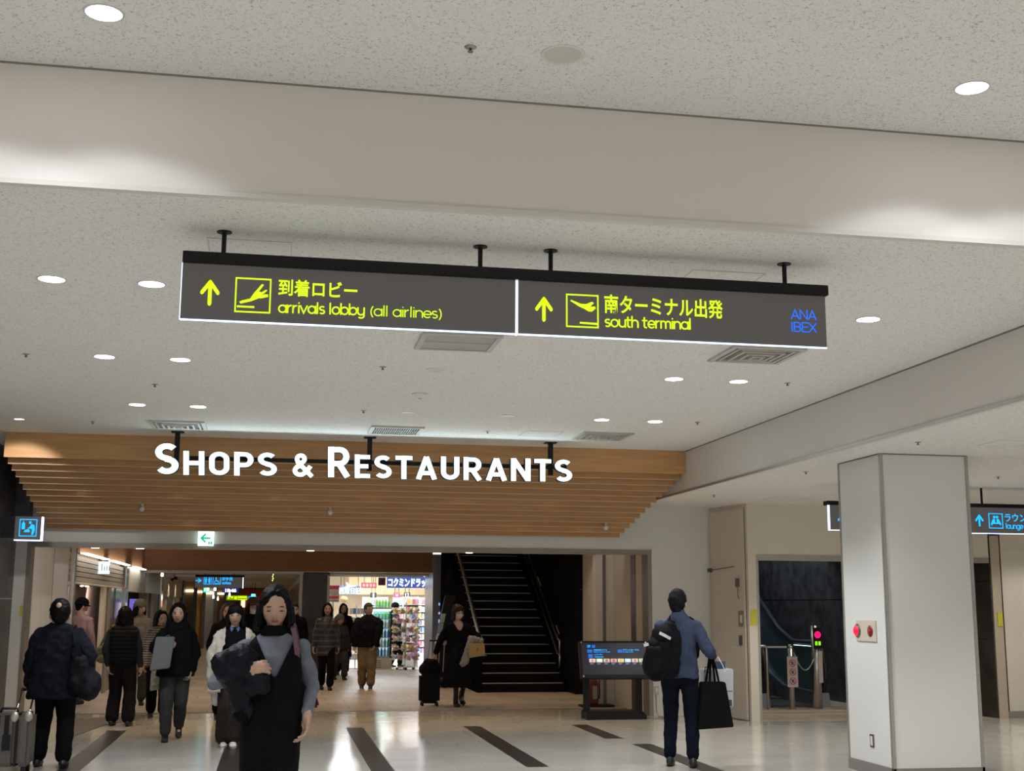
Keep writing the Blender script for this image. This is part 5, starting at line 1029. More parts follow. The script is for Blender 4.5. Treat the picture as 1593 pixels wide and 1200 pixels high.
def head_mesh(seg=44, rin=34, male=False):
    """Head about its own centre, face towards -y."""
    V = []; g = lambda v, c, w: math.exp(-((v - c) / w) ** 2)
    for i in range(rin + 1):
        ph = math.pi * i / rin
        for k in range(seg):
            th = 2 * math.pi * k / seg; x, y, z = math.sin(ph) * math.cos(th), math.sin(ph) * math.sin(th), math.cos(ph)
            X, Y, Z = x * 0.075, y * 0.095, z * 0.116
            if Z < 0.0:
                t = min(1, -Z / 0.116); X *= 1 - (0.30 if not male else 0.22) * t ** 1.6; Y = Y * (1 - 0.10 * t) if Y < 0 else Y * (1 - 0.45 * t ** 1.2)
            if y < 0:
                f = (-y) ** 1.5
                Y -= f * (0.025 * g(X, 0, 0.0115) * g(Z, -0.028, 0.016) + 0.010 * g(X, 0, 0.010) * g(Z, -0.004, 0.022))
                Y += f * 0.009 * (g(X, 0.032, 0.017) + g(X, -0.032, 0.017)) * g(Z, 0.002, 0.014)
                Y -= f * 0.004 * (g(X, 0.036, 0.022) + g(X, -0.036, 0.022)) * g(Z, -0.028, 0.016)
                Y -= f * (0.006 * g(X, 0, 0.022) * g(Z, -0.058, 0.009) + 0.007 * g(X, 0, 0.020) * g(Z, -0.092, 0.014))
                Y += f * 0.003 * g(X, 0, 0.02) * g(Z, -0.074, 0.006)
            V.append(Vector((X, Y, Z)))
    F_ = [(i * seg + k, (i + 1) * seg + k, (i + 1) * seg + (k + 1) % seg, i * seg + (k + 1) % seg) for i in range(rin) for k in range(seg)]
    return V, F_
_HV, _HF = head_mesh()
def face_y(x, z): return min((abs(v.x - x) + abs(v.z - z), v.y) for v in _HV if v.y < 0)[1]
SKIN = mat('skin', (0.47, 0.295, 0.215), 0.5, spec=0.3, var=0.06, vscale=20); LIP = mat('lips', (0.27, 0.085, 0.075), 0.45); HAIRM = mat('black hair', (0.0035, 0.003, 0.003), 0.5, spec=0.10, var=0.5, vscale=60, bump=0.3, bscale=90)
EYEW = mat('eye white', (0.55, 0.52, 0.50), 0.3); EYED = mat('dark iris', (0.02, 0.012, 0.01), 0.2); BROW = mat('brow', (0.03, 0.02, 0.017), 0.7)
def hand(mb, wrist, d, n, s=1.0, curl=0.5, side=1):
    d = Vector(d).normalized(); n = Vector(n); n = (n - d * n.dot(d)).normalized(); sv = d.cross(n) * side; w_ = Vector(wrist)
    M = Matrix((sv, d, n)).transposed()
    mb.ell(w_ + d * 0.045 * s, (0.039 * s, 0.050 * s, 0.016 * s), 14, 10, rot=M)
    cap(mb, w_ - d * 0.01, w_ + d * 0.03, 0.024 * s, 0.024 * s)
    for i, (ln, off) in enumerate([(0.95, 0.030), (1.08, 0.0105), (1.0, -0.0095), (0.80, -0.0285)]):
        p = w_ + d * 0.085 * s + sv * off * s; a = 0.0; lens = (0.040 * ln * s, 0.026 * ln * s, 0.020 * ln * s)
        p = p - d * (0.004 * abs(i - 1)) * s
        for q, L in enumerate(lens):
            a += curl * (0.9, 1.25, 0.9)[q]; dd = d * math.cos(a) + n * math.sin(a) + sv * (0.06 * (1.5 - i))
            p2 = p + dd.normalized() * L; cap(mb, p, p2, (0.0086 - 0.0008 * q) * s, (0.0080 - 0.0008 * q) * s, 8); p = p2
    p = w_ + d * 0.022 * s + sv * 0.030 * s; dd = (sv * 0.75 + d * 0.75 + n * 0.35).normalized(); p2 = p + dd * 0.036 * s; cap(mb, p, p2, 0.0115 * s, 0.0098 * s, 8)
    dd = (d * 0.9 + sv * (0.35 - 0.5 * curl) + n * (0.3 + curl * 0.5)).normalized(); cap(mb, p2, p2 + dd * 0.030 * s, 0.0096 * s, 0.0078 * s, 8)
def stripes(name, a, b, period, duty=0.3, rough=0.5):
    m = mat(name, a, rough, sheen=0.2); nt = m.node_tree; bs = nt.nodes['Principled BSDF']
    tc = nt.nodes.new('ShaderNodeTexCoord'); w_ = nt.nodes.new('ShaderNodeTexWave'); w_.bands_direction = 'Z'; w_.inputs['Scale'].default_value = 0.314 / period; w_.inputs['Distortion'].default_value = 1.2; w_.inputs['Detail Scale'].default_value = 3.0
    r = nt.nodes.new('ShaderNodeValToRGB'); e_ = r.color_ramp.elements; e_[0].position = 1 - duty - 0.05; e_[0].color = (*a, 1); e_[1].position = 1 - duty + 0.08; e_[1].color = (*b, 1)
    nt.links.new(tc.outputs['Object'], w_.inputs['Vector']); nt.links.new(w_.outputs['Fac'], r.inputs[0]); nt.links.new(r.outputs[0], bs.inputs['Base Color'])
    return m
def cloth(name, c, rough=0.95, **k): return mat(name, c, rough, spec=0.06, var=k.pop('var', 0.15), vscale=k.pop('vscale', 12), bump=k.pop('bump', 0.15), bscale=k.pop('bscale', 220), **k)

class P:
    """One person facing local -y, standing at loc."""
    def __init__(s, label, loc, rz, H, voxel, male=False, wide=1.0, hs=1.0, feet=None, hands=None, lean=(0, 0), head=(0, 0), curl=(0.6, 0.6), hdir=None, elbow=None, group=None, skin=None):
        s.H = H; s.k = k = H / 1.6; s.v = voxel; s.male = male; s.W = wide; s.loc = Vector(loc); s.rz = math.radians(rz); s.skin = skin or SKIN
        s.e = empty('person', loc, label, 'person', group, s.rz); L = lambda x, y, z: Vector((x * k, y * k, z * k))
        s.Rl = Matrix.Rotation(-s.rz, 3, 'Z'); lx, ly = lean
        s.sh = 0.165 * wide * (1.12 if male else 1.0)
        s.neck = L(0, 0.012, 1.36) + Vector((lx, ly, 0)); s.lean = (lx, ly)
        s.hs = hs; s.hc = Vector((lx * 1.15, ly * 1.2 - 0.006, H - 0.118 * hs)); s.HR = (Matrix.Rotation(math.radians(head[0]), 3, 'Z') @ Matrix.Rotation(math.radians(head[1]), 3, 'X')) * hs
        feet = feet or [(-0.09, 0.0, 0.0), (0.09, 0.0, 0.0)]
        s.hip = [L(-0.085, 0, 0.84), L(0.085, 0, 0.84)]; s.ank = [Vector((f[0], f[1], 0.085 + f[2])) for f in feet]; s.fl = feet
        s.knee = []
        for i in range(2):
            kn, an = ik(s.hip[i], s.ank[i], 0.40 * k, 0.385 * k, (0, -1, 0.02)); s.knee.append(kn); s.ank[i] = an
        s.sho = [L(-s.sh * .96, 0.01, 1.285) + Vector((lx, ly, 0)), L(s.sh * .96, 0.01, 1.285) + Vector((lx, ly, 0))]
        hands = hands or [None, None]; s.el = []; s.wr = []
        elbow = elbow or [(-0.3, 0.8, -0.2), (0.3, 0.8, -0.2)]
        for i in range(2):
            sg = -1 if i == 0 else 1
            t = hands[i]
            if t is None: t = L(sg * (s.sh + 0.055), -0.04, 0.80)
            elif len(t) == 4: t = s.toloc(t[:3])
            el, wr = ik(s.sho[i], t, 0.265 * k, 0.235 * k, elbow[i]); s.el.append(el); s.wr.append(wr)
        s.curl = curl; s.hdir = hdir or [None, None]
    def toloc(s, p): return s.Rl @ (Vector(p) - s.loc)
    def tow(s, p): return Matrix.Rotation(s.rz, 3, 'Z') @ Vector(p) + s.loc
    def body(s, fine=None):
        mb = MB(); k = s.k; lx, ly = s.lean; w_ = s.sh / 0.165
        rings(mb, [(0.80 * k, .10, .07, 0, 0), (0.86 * k, .150, .10, 0, 0), (0.94 * k, .150, .105, 0, 0), (1.02 * k, .125, .09, lx * .3, ly * .3), (1.15 * k, .135, .10, lx * .7, ly * .7 - .005), (1.24 * k, .128 * w_, .080, lx, ly), (1.29 * k, .100 * w_, .060, lx, ly + .01), (1.35 * k, .06, .05, lx, ly + .015)], 20)
        cap(mb, s.neck, s.hc + Vector((0, 0.015, -0.06)), .055 if s.male else .047, .048 if s.male else .043)
        o = len(mb.v); mb.add([s.hc + s.HR @ v for v in _HV], _HF)
        for sg in (-1, 1): mb.ell(s.hc + s.HR @ Vector((sg * .076, .012, -.012)), (.010, .018, .030), 10, 8, rot=s.HR)
        for i in range(2):
            cap(mb, s.sho[i] + Vector(((.016 if i == 0 else -.016), 0, -.030)), s.el[i], .034, .030); cap(mb, s.el[i], s.wr[i], .030, .022)
            sg = -1 if i == 0 else 1
            hd = s.hdir[i]
            if hd is None: d = (s.wr[i] - s.el[i]).normalized(); n = Vector((-sg, 0, 0)) if abs(d.x) < .8 else Vector((0, 0, -1)); hd = (d, n, sg)
            hand(mb, s.wr[i], hd[0], hd[1], k if not s.male else k * 1.05, s.curl[i], hd[2])
            cap(mb, s.hip[i], s.knee[i], .060, .040); cap(mb, s.knee[i], s.ank[i], .038, .028)
            cap(mb, s.ank[i] + Vector((0, .01, -.04)), s.ank[i] + Vector((0, -0.07, -0.05)), .024, .022)
        return fuse(mb, 'body', s.skin, s.e, fine or s.v * 0.8, 2)
    def face(s, mask=None, glasses=False, closed=False, open_=False):
        at = lambda x, z, d=0.0: s.hc + s.HR @ Vector((x, face_y(x, z) + d, z)); R = s.HR
        for sg in (-1, 1):
            if not closed:
                ew = MB().ell(at(sg * .031, .002, .0035), (.0135, .006, .0052), 12, 8, rot=R).build('eye', EYEW, s.e, smooth=True)
                MB().ell(at(sg * .031, .002, -.0005), (.0062, .005, .0062), 10, 8, rot=R).build('iris', EYED, ew, smooth=True)
            Rt = R @ Matrix.Rotation(sg * 0.06, 3, 'Y')
            MB().ell(at(sg * .031, .0065 if not closed else -.001, .001), (.0195, .007, .0036), 12, 6, rot=Rt).build('lash_line', BROW, s.e, smooth=True)
            MB().ell(at(sg * .032, .024, .002), (.0205, .007, .0038), 12, 6, rot=Rt).build('eyebrow', BROW, s.e, smooth=True)
        if mask:
            mb = MB(); vs = []; N = 12
            for i in range(N + 1):
                for j in range(N + 1):
                    u = -1 + 2 * i / N; v = j / N; z = -.022 - v * .078; x = u * (.066 - .018 * v)
                    y = face_y(x * .92, z) - 0.012 - 0.006 * (1 - u * u); vs.append(s.hc + R @ Vector((x, y, z)))
            mb.add(vs, [(i * (N + 1) + j, (i + 1) * (N + 1) + j, (i + 1) * (N + 1) + j + 1, i * (N + 1) + j + 1) for i in range(N) for j in range(N)])
            o = mb.build('face_mask', mask, s.e, smooth=True); sd = o.modifiers.new('t', 'SOLIDIFY'); sd.thickness = 0.002
            for sg in (-1, 1): MB().tube([s.hc + R @ Vector(q) for q in ((sg * .064, -.055, -.03), (sg * .078, -.01, -.012), (sg * .077, .02, -.01))], .0012, 5).build('ear_loop', mask, o)
        else:
            MB().ell(at(0, -.055, .001), (.0220, .008, .0048), 14, 8, rot=R).ell(at(0, -.0625, .001), (.0190, .008, .0055), 14, 8, rot=R).build('lips', LIP, s.e, smooth=True)
            if open_: MB().ell(at(0, -.059, -.003), (.012, .006, .0085), 12, 8, rot=R).build('mouth', mat('mouth dark', (0.08, 0.02, 0.02), 0.6), s.e, smooth=True)
            for sg in (-1, 1): MB().ell(at(sg * .0085, -.040, .002), (.0048, .005, .0028), 8, 6, rot=R).build('nostril', mat('nostril shade', (0.12, 0.06, 0.05), 0.8), s.e, smooth=True)
        if glasses:
            mb = MB()
            for sg in (-1, 1):
                mb.tube([s.hc + R @ Vector((sg * .031 + .021 * math.cos(a), -.108, -.002 + .018 * math.sin(a))) for a in [i * math.pi / 9 for i in range(19)]], .0014, 6)
                mb.tube([s.hc + R @ Vector(q) for q in ((sg * .052, -.105, .002), (sg * .076, -.05, .004), (sg * .078, .01, .0))], .0013, 6)
            mb.tube([s.hc + R @ Vector(q) for q in ((-.010, -.109, .001), (.010, -.109, .001))], .0013, 6); mb.build('spectacles', M_STEELD, s.e)
    def hair(s, style='bob', m=None, L=.14, fringe=False):
        m = m or HAIRM; mb = MB(); R = s.HR; c = lambda *q: s.hc + R @ Vector(q)
        if style == 'short':
            mb.ell(c(0, .018, .026), (.0835, .096, .108), 20, 14, rot=R); mb.ell(c(0, .055, -.02), (.062, .045, .07), 14, 10, rot=R); mb.ell(c(0, -.045, .075), (.058, .04, .034), 14, 10, rot=R)
        else:
            mb.ell(c(0, .022, .024), (.093, .102, .110), 22, 14, rot=R)
            for sg in (-1, 1):
                cap(mb, c(sg * .078, .010, .0), c(sg * (.088 if style == 'bob' else .078), .012, -L + .03), .030, .032 if style == 'bob' else .024)
                cap(mb, c(sg * .078, -.030, .035), c(sg * .084, -.032, -L + .045), .013, .022)
            cap(mb, c(0, .06, .0), c(0, .062, -L + .03), .060, .055); cap(mb, c(-.045, .055, .0), c(-.055, .055, -L + .03), .045, .04); cap(mb, c(.045, .055, .0), c(.055, .055, -L + .03), .045, .04)
            for sg in (-1, 1): cap(mb, c(sg * .014, -.056, .098), c(sg * .080, -.034, .045), .018, .012)
        if fringe:
            for q in range(6):
                xx = -.05 + q * .02; cap(mb, c(xx * .8, -.070, .085), c(xx * 1.1, -.088 + abs(xx) * .35, .030), .016, .010)
        return fuse(mb, 'hair', m, s.e, max(.0055, s.v * .7), 2, fold=.020 if style == 'short' else .014, fsize=.035)
    def top(s, name, m, hem=.80, g=.02, arm=.055, cuff=.042, collar=True, flare=0.0, arms=(True, True), fold=.02, puff=0.0, cutf=None, wx=0.0, mats=None, hood=False, sleeve=1.0, neckz=1.365):
        mb = MB(); k = s.k; lx, ly = s.lean; w_ = s.sh / .165; hz = hem * k; drop = [Vector(((1 if i == 0 else -1) * (arm - .045) * .9, 0, -(arm - .045) * 1.1 - .012 - puff)) for i in range(2)]
        pr = [(hz, .165 + g + flare + wx, .12 + g + flare, 0, 0)]
        for z, a, b, f, cy in [(.90, .162, .115, 0, 0), (1.0, .150, .112, .3, 0), (1.13, .150, .115, .7, -.005), (1.22, .152 * w_, .108, 1, 0), (1.28, .138 * w_, .092, 1, .01), (1.325, .098 * w_, .074, 1, .014), (neckz, .066, .062, 1, .018)]:
            if z * k > hz + .03: t = max(0, 1 - (z * k - hz) / .45); gg = g if z < 1.2 else g * .55; pr.append((z * k, a + gg + flare * t + (wx if z < 1.2 else wx * .6), b + gg + flare * t, lx * f, ly * f + cy))
        pr[-1] = (neckz * k, .066 + g * .3, .062 + g * .3, lx, ly + .018); rings(mb, pr)
        if collar: rings(mb, [((neckz - .025) * k, .070, .066, lx, ly + .016), ((neckz + .035) * k, .062, .060, lx * 1.05, ly + .010)], 18)
        if hood:
            mb.ell((lx, ly + .07, 1.36 * k), (.115, .07, .06), 16, 10)
            for a in range(9): th = math.pi * (a / 8) + math.pi; mb.ell((lx + .10 * math.cos(th), ly + .01 + .085 * math.sin(th), (1.345 - .02 * math.sin(a / 8 * math.pi)) * k), (.042, .042, .045), 10, 8)
        for i in range(2):
            if not arms[i]: continue
            mb.ell(s.sho[i] + drop[i], (arm + g * .25, arm + g * .5, arm + g * .1), 12, 10)
            cap(mb, s.sho[i] + drop[i], s.el[i], arm + g * .3 + puff, arm - .004 + g * .3 + puff); q = s.el[i].lerp(s.wr[i], .93 * sleeve); cap(mb, s.el[i], q, arm - .006 + g * .3 + puff, cuff)
        return fuse(mb, name, m, s.e, s.v, 3, fold=fold, fsize=.10, cut=cutf, mats=mats)
    def trousers(s, m, r=(.098, .072, .062), name='trousers', waist=.93, fold=.018, end=.06):
        mb = MB(); k = s.k
        rings(mb, [(.74 * k, .10, .09, 0, 0), (.80 * k, .165, .115, 0, 0), (.88 * k, .168, .12, 0, 0), (waist * k, .155, .112, 0, 0)], 22)
        for i in range(2):
            h = s.hip[i] + Vector((0, 0, -.02)); cap(mb, h, s.knee[i], r[0], r[1]); a = s.ank[i] + (s.ank[i] - s.knee[i]).normalized() * (end - .085 + .02); cap(mb, s.knee[i], s.knee[i].lerp(a, .92), r[1], r[2], flat_=1)
        return fuse(mb, name, m, s.e, s.v, 3, fold=fold, fsize=.09)
    def skirt(s, m, top, hem, w0, w1, name='skirt', d0=.12, d1=.13, fold=.02, cx=0.0, cutf=None):
        mb = MB(); k = s.k; n = 7
        rings(mb, [((hem + (top - hem) * t / n) * k, w1 + (w0 - w1) * t / n, d1 + (d0 - d1) * t / n, cx * (1 - t / n), 0) for t in range(n + 1)], 26)
        return fuse(mb, name, m, s.e, s.v, 3, fold=fold, fsize=.11, cut=cutf)
    def shoes(s, m, sole=None, boot=False, dirs=(0, 0)):
        for i in range(2):
            a = s.ank[i]; mb = MB(); z0 = a.z - .085; lift = s.fl[i][2]; tip = -.55 * min(lift, .08) / .08; k = s.k
            R = Matrix.Rotation(math.radians(dirs[i]), 3, 'Z') @ Matrix.Rotation(-tip * .8, 3, 'X')
            T = lambda x, y, z: a + R @ Vector((x, y, z - .085))
            mb.ell(T(0, .02, .045), (.040, .05, .045), 14, 10, rot=R); mb.ell(T(0, -.045, .035), (.041, .075, .035), 14, 10, rot=R); mb.ell(T(0, -.105, .028), (.043, .06, .027), 14, 10, rot=R)
            cap(mb, T(0, .015, .05), T(0, .01, .16 if boot else .08), .042, .044 if boot else .036)
            o = fuse(mb, 'shoe', m, s.e, max(.007, s.v * .8), 2)
            sm = MB(); pts = [(.036 * math.sin(t) * (1.12 if math.cos(t) > 0 else .95), -.045 - .108 * math.cos(t)) for t in [q * math.pi / 10 for q in range(20)]]
            V = [T(x, y, .0) for x, y in pts] + [T(x, y, .018) for x, y in pts]; n = len(pts)
            sm.add(V, [tuple(range(n))[::-1], tuple(range(n, 2 * n))] + [(q, (q + 1) % n, n + (q + 1) % n, n + q) for q in range(n)]); sm.build('sole', sole or M_BLACK, o)

BLK = cloth('black wool', (0.006, 0.006, 0.007)); BLK2 = cloth('black nylon', (0.007, 0.0075, 0.010), 0.6); SHOEB = mat('black leather', (0.012, 0.012, 0.013), 0.35)
def strap(name, pts, w_, m, parent, th=.003, up=(0, 1, 0)):
    mb = MB(); pts = [Vector(p) for p in pts]; V = []; n = len(pts)
    for i, p in enumerate(pts):
        t = (pts[min(i + 1, n - 1)] - pts[max(i - 1, 0)]).normalized(); a = t.cross(Vector(up)); a = a.normalized() if a.length > .05 else Vector((1, 0, 0)); b = a.cross(t)
        V += [p + a * w_ / 2 + b * th, p - a * w_ / 2 + b * th, p - a * w_ / 2 - b * th, p + a * w_ / 2 - b * th]
    mb.add(V, [(i * 4 + k, i * 4 + (k + 1) % 4, i * 4 + 4 + (k + 1) % 4, i * 4 + 4 + k) for i in range(n - 1) for k in range(4)] + [(3, 2, 1, 0), tuple(4 * (n - 1) + k for k in range(4))])
    return mb.build(name, m, parent)
def bag_shape(mb, w0, w1, d, h, z0=0, pw=4.0, n=6):
    return rings(mb, [(z0 + h * t / n, (w0 + (w1 - w0) * t / n), d * (1 - .75 * (t / n) ** 3), 0, 0) for t in range(n + 1)], 24, pw)

# --- 1 woman in grey top and black pinafore, nearest
Yf = 7.4; bx = atY(424, 1060, Yf)[0]
A = P('woman in grey top and long black pinafore dress walking towards the viewer, looking down', (bx, Yf, 0), 0, 1.65, .0075, feet=[(-.07, -.05, 0), (.08, .06, .02)],
      hands=[(*atY(386, 1043, Yf - .20), 1), (*atY(478, 1112, Yf - .09), 1)], head=(0, 12), curl=(1.0, .45), elbow=[(-.9, .35, -.6), (.22, 1, 0)],
      hdir=[(Vector((.95, -.12, .25)), Vector((.05, .9, -.35)), -1), (Vector((-.06, -.12, -1)), Vector((-1, -.2, 0)), 1)])
A.body(.0042); A.face(closed=True); A.hair('bob', L=.135)
gt = A.top('sweater', cloth('heather grey knit', (0.145, 0.155, 0.185), var=.12), hem=1.09, g=.0, arm=.048, cuff=.033, fold=.030, sleeve=1.0, collar=False)
rings(nk := MB(), [(1.335 * A.k, .082, .076, 0, .012), (1.36 * A.k, .076, .072, 0, .008), (1.39 * A.k, .062, .062, 0, .004)], 24); fuse(nk, 'black_collar', BLK, A.e, .006, 2, fold=.006, fsize=.03)
def cutV(v, k=A.k):
    if v.z > 1.355 * k: return True
    if v.y < .02 and v.z > 1.115 * k: return abs(v.x - .01 - (.02 if v.x > 0 else 0) * 0) < (v.z - 1.115 * k) * .47
    return v.z > 1.20 * k and v.y >= .02 and abs(v.x) < .06
mb = MB(); rings(mb, [(z * A.k, a, b, cx, 0) for z, a, b, cx in [(.22, .148, .16, -.02), (.45, .152, .165, -.015), (.70, .165, .15, 0), (.86, .174, .146, 0), (1.0, .164, .140, 0), (1.13, .160, .142, 0), (1.22, .156, .132, 0), (1.30, .130, .110, 0), (1.34, .09, .09, 0)]], 28)
fuse(mb, 'pinafore_dress', BLK, A.e, .0075, 3, fold=.018, fsize=.12, cut=cutV); A.shoes(SHOEB)
tw = A.tow
cb = MB().tube([A.wr[0] + Vector((.0, 0, 0)) + Vector((.003 * math.cos(0), .027 * math.cos(t), .027 * math.sin(t))) for t in [q * math.pi / 8 for q in range(17)]], .004, 6).build('wristwatch_strap', M_BLACK, A.e)
# folded jacket over her forearm
q0 = atY(378, 1030, Yf - .17); e = empty('folded_jacket', q0, 'black puffer jacket draped over the forearm of the nearest woman', 'jacket')
mb = MB(); J_ = lambda px, py, dy: Vector(atY(px, py, Yf + dy)) - Vector(q0)
for (a_, b_, r0, r1) in [((348, 1032, -.15), (374, 1022, -.17), .07, .075), ((352, 1045, -.15), (378, 1040, -.16), .07, .075), ((372, 1024, -.17), (392, 1022, -.16), .055, .04), ((360, 1048, -.15), (372, 1100, -.12), .055, .045), ((374, 1060, -.14), (384, 1108, -.12), .05, .04), ((385, 1062, -.17), (404, 1062, -.19), .045, .06), ((398, 1056, -.19), (408, 1068, -.19), .05, .05), ((350, 1050, -.13), (358, 1068, -.13), .05, .04), ((376, 1060, -.15), (392, 1072, -.17), .05, .04)]:
    cap(mb, J_(*a_), J_(*b_), r0, r1)
fuse(mb, 'quilted_body', mat('black quilted nylon', (0.006, 0.007, 0.011), .5, bump=.3, bscale=30, spec=.12), e, .009, 2, fold=.035, fsize=.05)
mb = MB(); cap(mb, J_(374, 1110, -.12), J_(379, 1116, -.12), .042, .04); fuse(mb, 'cuff', BLK, e, .01, 2, fold=.01, fsize=.03)
# maroon tote
q0 = atY(479, 1103, Yf + .12); e = empty('tote_bag', q0, 'dark maroon tote bag on the shoulder of the nearest woman, behind her arm', 'bag'); MAR = cloth('maroon canvas', (0.050, 0.018, 0.040))
mb = MB().prism([(-.11, .0), (.065, .01), (.025, .14), (-.01, .27), (-.09, .28)], -.05, .05, 'y'); mb.build('bag_body', MAR, e, bevel=.012)
T_ = lambda px, py, dy: Vector(atY(px, py, Yf + dy)) - Vector(q0)
strap('strap', [T_(463, 1042, .05), T_(462.5, 1018, -.09), T_(459.5, 992, -.135), T_(456, 978, -.09), T_(455.5, 971.5, .0), T_(458, 976, .08), T_(466, 1010, .14), T_(470, 1040, .12)], .028, mat('plum strap', (0.13, 0.055, 0.085), .5), e, up=(0, 1, .2))

# --- 2 man with suitcase, back turned
Ym = 13.1; bx = atY(84, 1100, Ym)[0]
A = P('man in dark navy jacket with large black shoulder bag, seen from behind pulling a suitcase', (bx, Ym, 0), 180, 1.585, .010, male=True, wide=1.10, hs=1.18, feet=[(-.12, .03, 0), (.14, -.12, 0)],
      hands=[(*atY(132, 1058, Ym - .15), 1), (*atY(45, 1068, Ym + .02), 1)], head=(8, 6), curl=(.8, 1.1), elbow=[(-.8, .5, -.3), (.95, .3, .1)])
A.body(); A.hair('short'); A.face()
NAV = cloth('dark navy suiting', (0.007, 0.008, 0.0125), .9)
A.top('jacket', NAV, hem=.66, g=.055, arm=.066, cuff=.056, flare=.025, fold=.05, collar=True, wx=.02); A.trousers(BLK, (.112, .085, .078)); A.shoes(SHOEB)
mb = MB().ell(A.hc + A.HR @ Vector((.012, .098, .055)), (.028, .018, .036), 12, 8); mb.build('bald_patch', SKIN, A.e, smooth=True)
rings(c_ := MB(), [(1.375 * A.k, .068, .064, 0, .016), (1.398 * A.k, .062, .06, 0, .012)], 18); c_.build('shirt_collar', mat('pale blue shirt', (0.35, 0.42, 0.55), .7), A.e, smooth=True)
q0 = atY(137, 1088, Ym - .14); e = empty('shoulder_bag', q0, 'large slouching black shoulder bag on the suited man by the stone wall', 'bag')
mb = MB(); K_ = lambda px, py, dy: Vector(atY(px, py, Ym + dy)) - Vector(q0)
cap(mb, K_(126, 1030, -.16), K_(138, 1072, -.16), .07, .115); cap(mb, K_(120, 1015, -.15), K_(122, 1062, -.16), .05, .10); cap(mb, K_(138, 1048, -.14), K_(146, 1060, -.14), .07, .075)
fuse(mb, 'bag_body', mat('black bag nylon', (0.006, 0.007, 0.009), .7, spec=.1, bump=.3, bscale=30), e, .012, 3, fold=.05, fsize=.08)
strap('strap', [K_(124, 1022, -.2), K_(119, 1000, -.2), K_(117, 984, -.15), K_(116, 975, -.04), K_(118, 980, .08), K_(124, 1010, .1), K_(128, 1040, .0)], .045, MATS['black bag nylon'], e)
# suitcase
Yk = 12.75; x0 = atY(-26, 1190, Yk)[0]; x1 = atY(51, 1150, Yk)[0]; zt = atY(20, 1108, Yk)[2]
e = empty('suitcase', ((x0 + x1) / 2, Yk, 0), 'bronze hard shell suitcase with silver corners at the picture edge', 'suitcase'); w2 = (x1 - x0) / 2
BRZ = mat('bronze grey shell', (0.085, 0.070, 0.060), .35, metal=.3)
B(-w2, w2 - .13, -.15, .15, .07, zt).build('shell', BRZ, e, bevel=.03); B(w2 - .12, w2, -.15, .15, .07, zt).build('shell', BRZ, e, bevel=.03); B(w2 - .135, w2 - .115, -.145, .145, .075, zt - .006).build('zip_frame', M_BLACK, e)
for z_ in (zt - .035,):
    for x_ in (-w2 + .03, w2 - .15, w2 - .03): MB().ell((x_, -.135, z_), (.04, .03, .05), 14, 10).build('corner_guard', M_ALU, e, smooth=True)
B(-.10, -.06, -.158, -.145, .09, zt - .02).build('groove', M_BLACK, e); B(-.02, .02, -.158, -.145, .28, zt - .02).build('belt', M_BLACK, e); B(-.03, .04, -.166, -.155, .22, .36).build('buckle', M_BLACK, e)
MB().tube([(-.08, -.05, zt), (-.07, -.05, zt + .035), (.06, -.05, zt + .035), (.07, -.05, zt)], .012).build('carry_handle', M_BLACK, e, smooth=True)
hp = A.tow(A.wr[1]) - Vector(((x0 + x1) / 2, Yk, 0)); MB().tube([(hp.x - .06, .13, zt - .02), (hp.x - .06, hp.y, hp.z - .05)], .009).tube([(hp.x + .06, .13, zt - .02), (hp.x + .06, hp.y, hp.z - .05)], .009).build('pull_rod', M_STEEL, e); MB().tube([(hp.x - .07, hp.y, hp.z - .05), (hp.x + .07, hp.y, hp.z - .05)], .015).build('grip', M_BLACK, e)
for x_ in (-w2 + .05, w2 - .05):
    for y_ in (-.11, .11): MB().tube([(x_ - .018, y_, .035), (x_ + .018, y_, .035)], .035, 14).build('wheel', M_BLACK, e)

# --- 3 man with backpack, back turned
Yb = 12.3; bx = atY(1058, 1100, Yb)[0]
A = P('man in blue jumper and dark jeans with a black backpack, standing seen from behind', (bx, Yb, 0), 158, 1.72, .010, male=True, wide=1.0, hs=1.1, feet=[(-.12, .02, 0), (.11, -.06, 0)],
      hands=[(*atY(1110, 1022, Yb + .02), 1), (*atY(1035, 1050, Yb + .35), 1)], head=(-14, -8), curl=(1.2, .8), elbow=[(-.3, .6, -.8), (.2, .3, -.5)], lean=(0, .02))
A.body(); A.hair('short', mat('greying black hair', (0.010, 0.010, 0.011), .7, spec=.08, var=.6, vscale=80, bump=.3, bscale=90)); A.face()
BLU = cloth('slate blue fleece', (0.045, 0.058, 0.100), .9)
A.top('jumper', BLU, hem=.80, g=.022, arm=.060, cuff=.044, fold=.035, collar=True, neckz=1.38); A.trousers(cloth('indigo denim', (0.007, 0.009, 0.017), .9), (.098, .074, .062), fold=.022); A.shoes(SHOEB)
q0 = atY(1030, 1056, Yb - .16); e = empty('backpack', q0, 'black backpack with white tag on the back of the man in blue', 'backpack')
mb = MB(); K_ = lambda px, py, dy: Vector(atY(px, py, Yb + dy)) - Vector(q0)
for (a_, b_, r0, r1) in [((1020, 1040, -.20), (1030, 990, -.20), .125, .11), ((1042, 1040, -.15), (1046, 992, -.15), .10, .095), ((1030, 985, -.18), (1042, 978, -.15), .08, .07), ((1012, 1035, -.24), (1017, 1005, -.24), .085, .075)]: cap(mb, K_(*a_), K_(*b_), r0, r1)
fuse(mb, 'pack_body', mat('black cordura', (0.006, 0.006, 0.008), .8, spec=.1, bump=.4, bscale=60), e, .011, 3, fold=.03, fsize=.06)
mb = MB(); cap(mb, K_(1008, 1040, -.33), K_(1012, 1012, -.33), .045, .04); cap(mb, K_(1020, 1042, -.34), K_(1023, 1012, -.34), .045, .04); fuse(mb, 'front_pocket', MATS['black cordura'], e, .011, 3, fold=.02, fsize=.05)
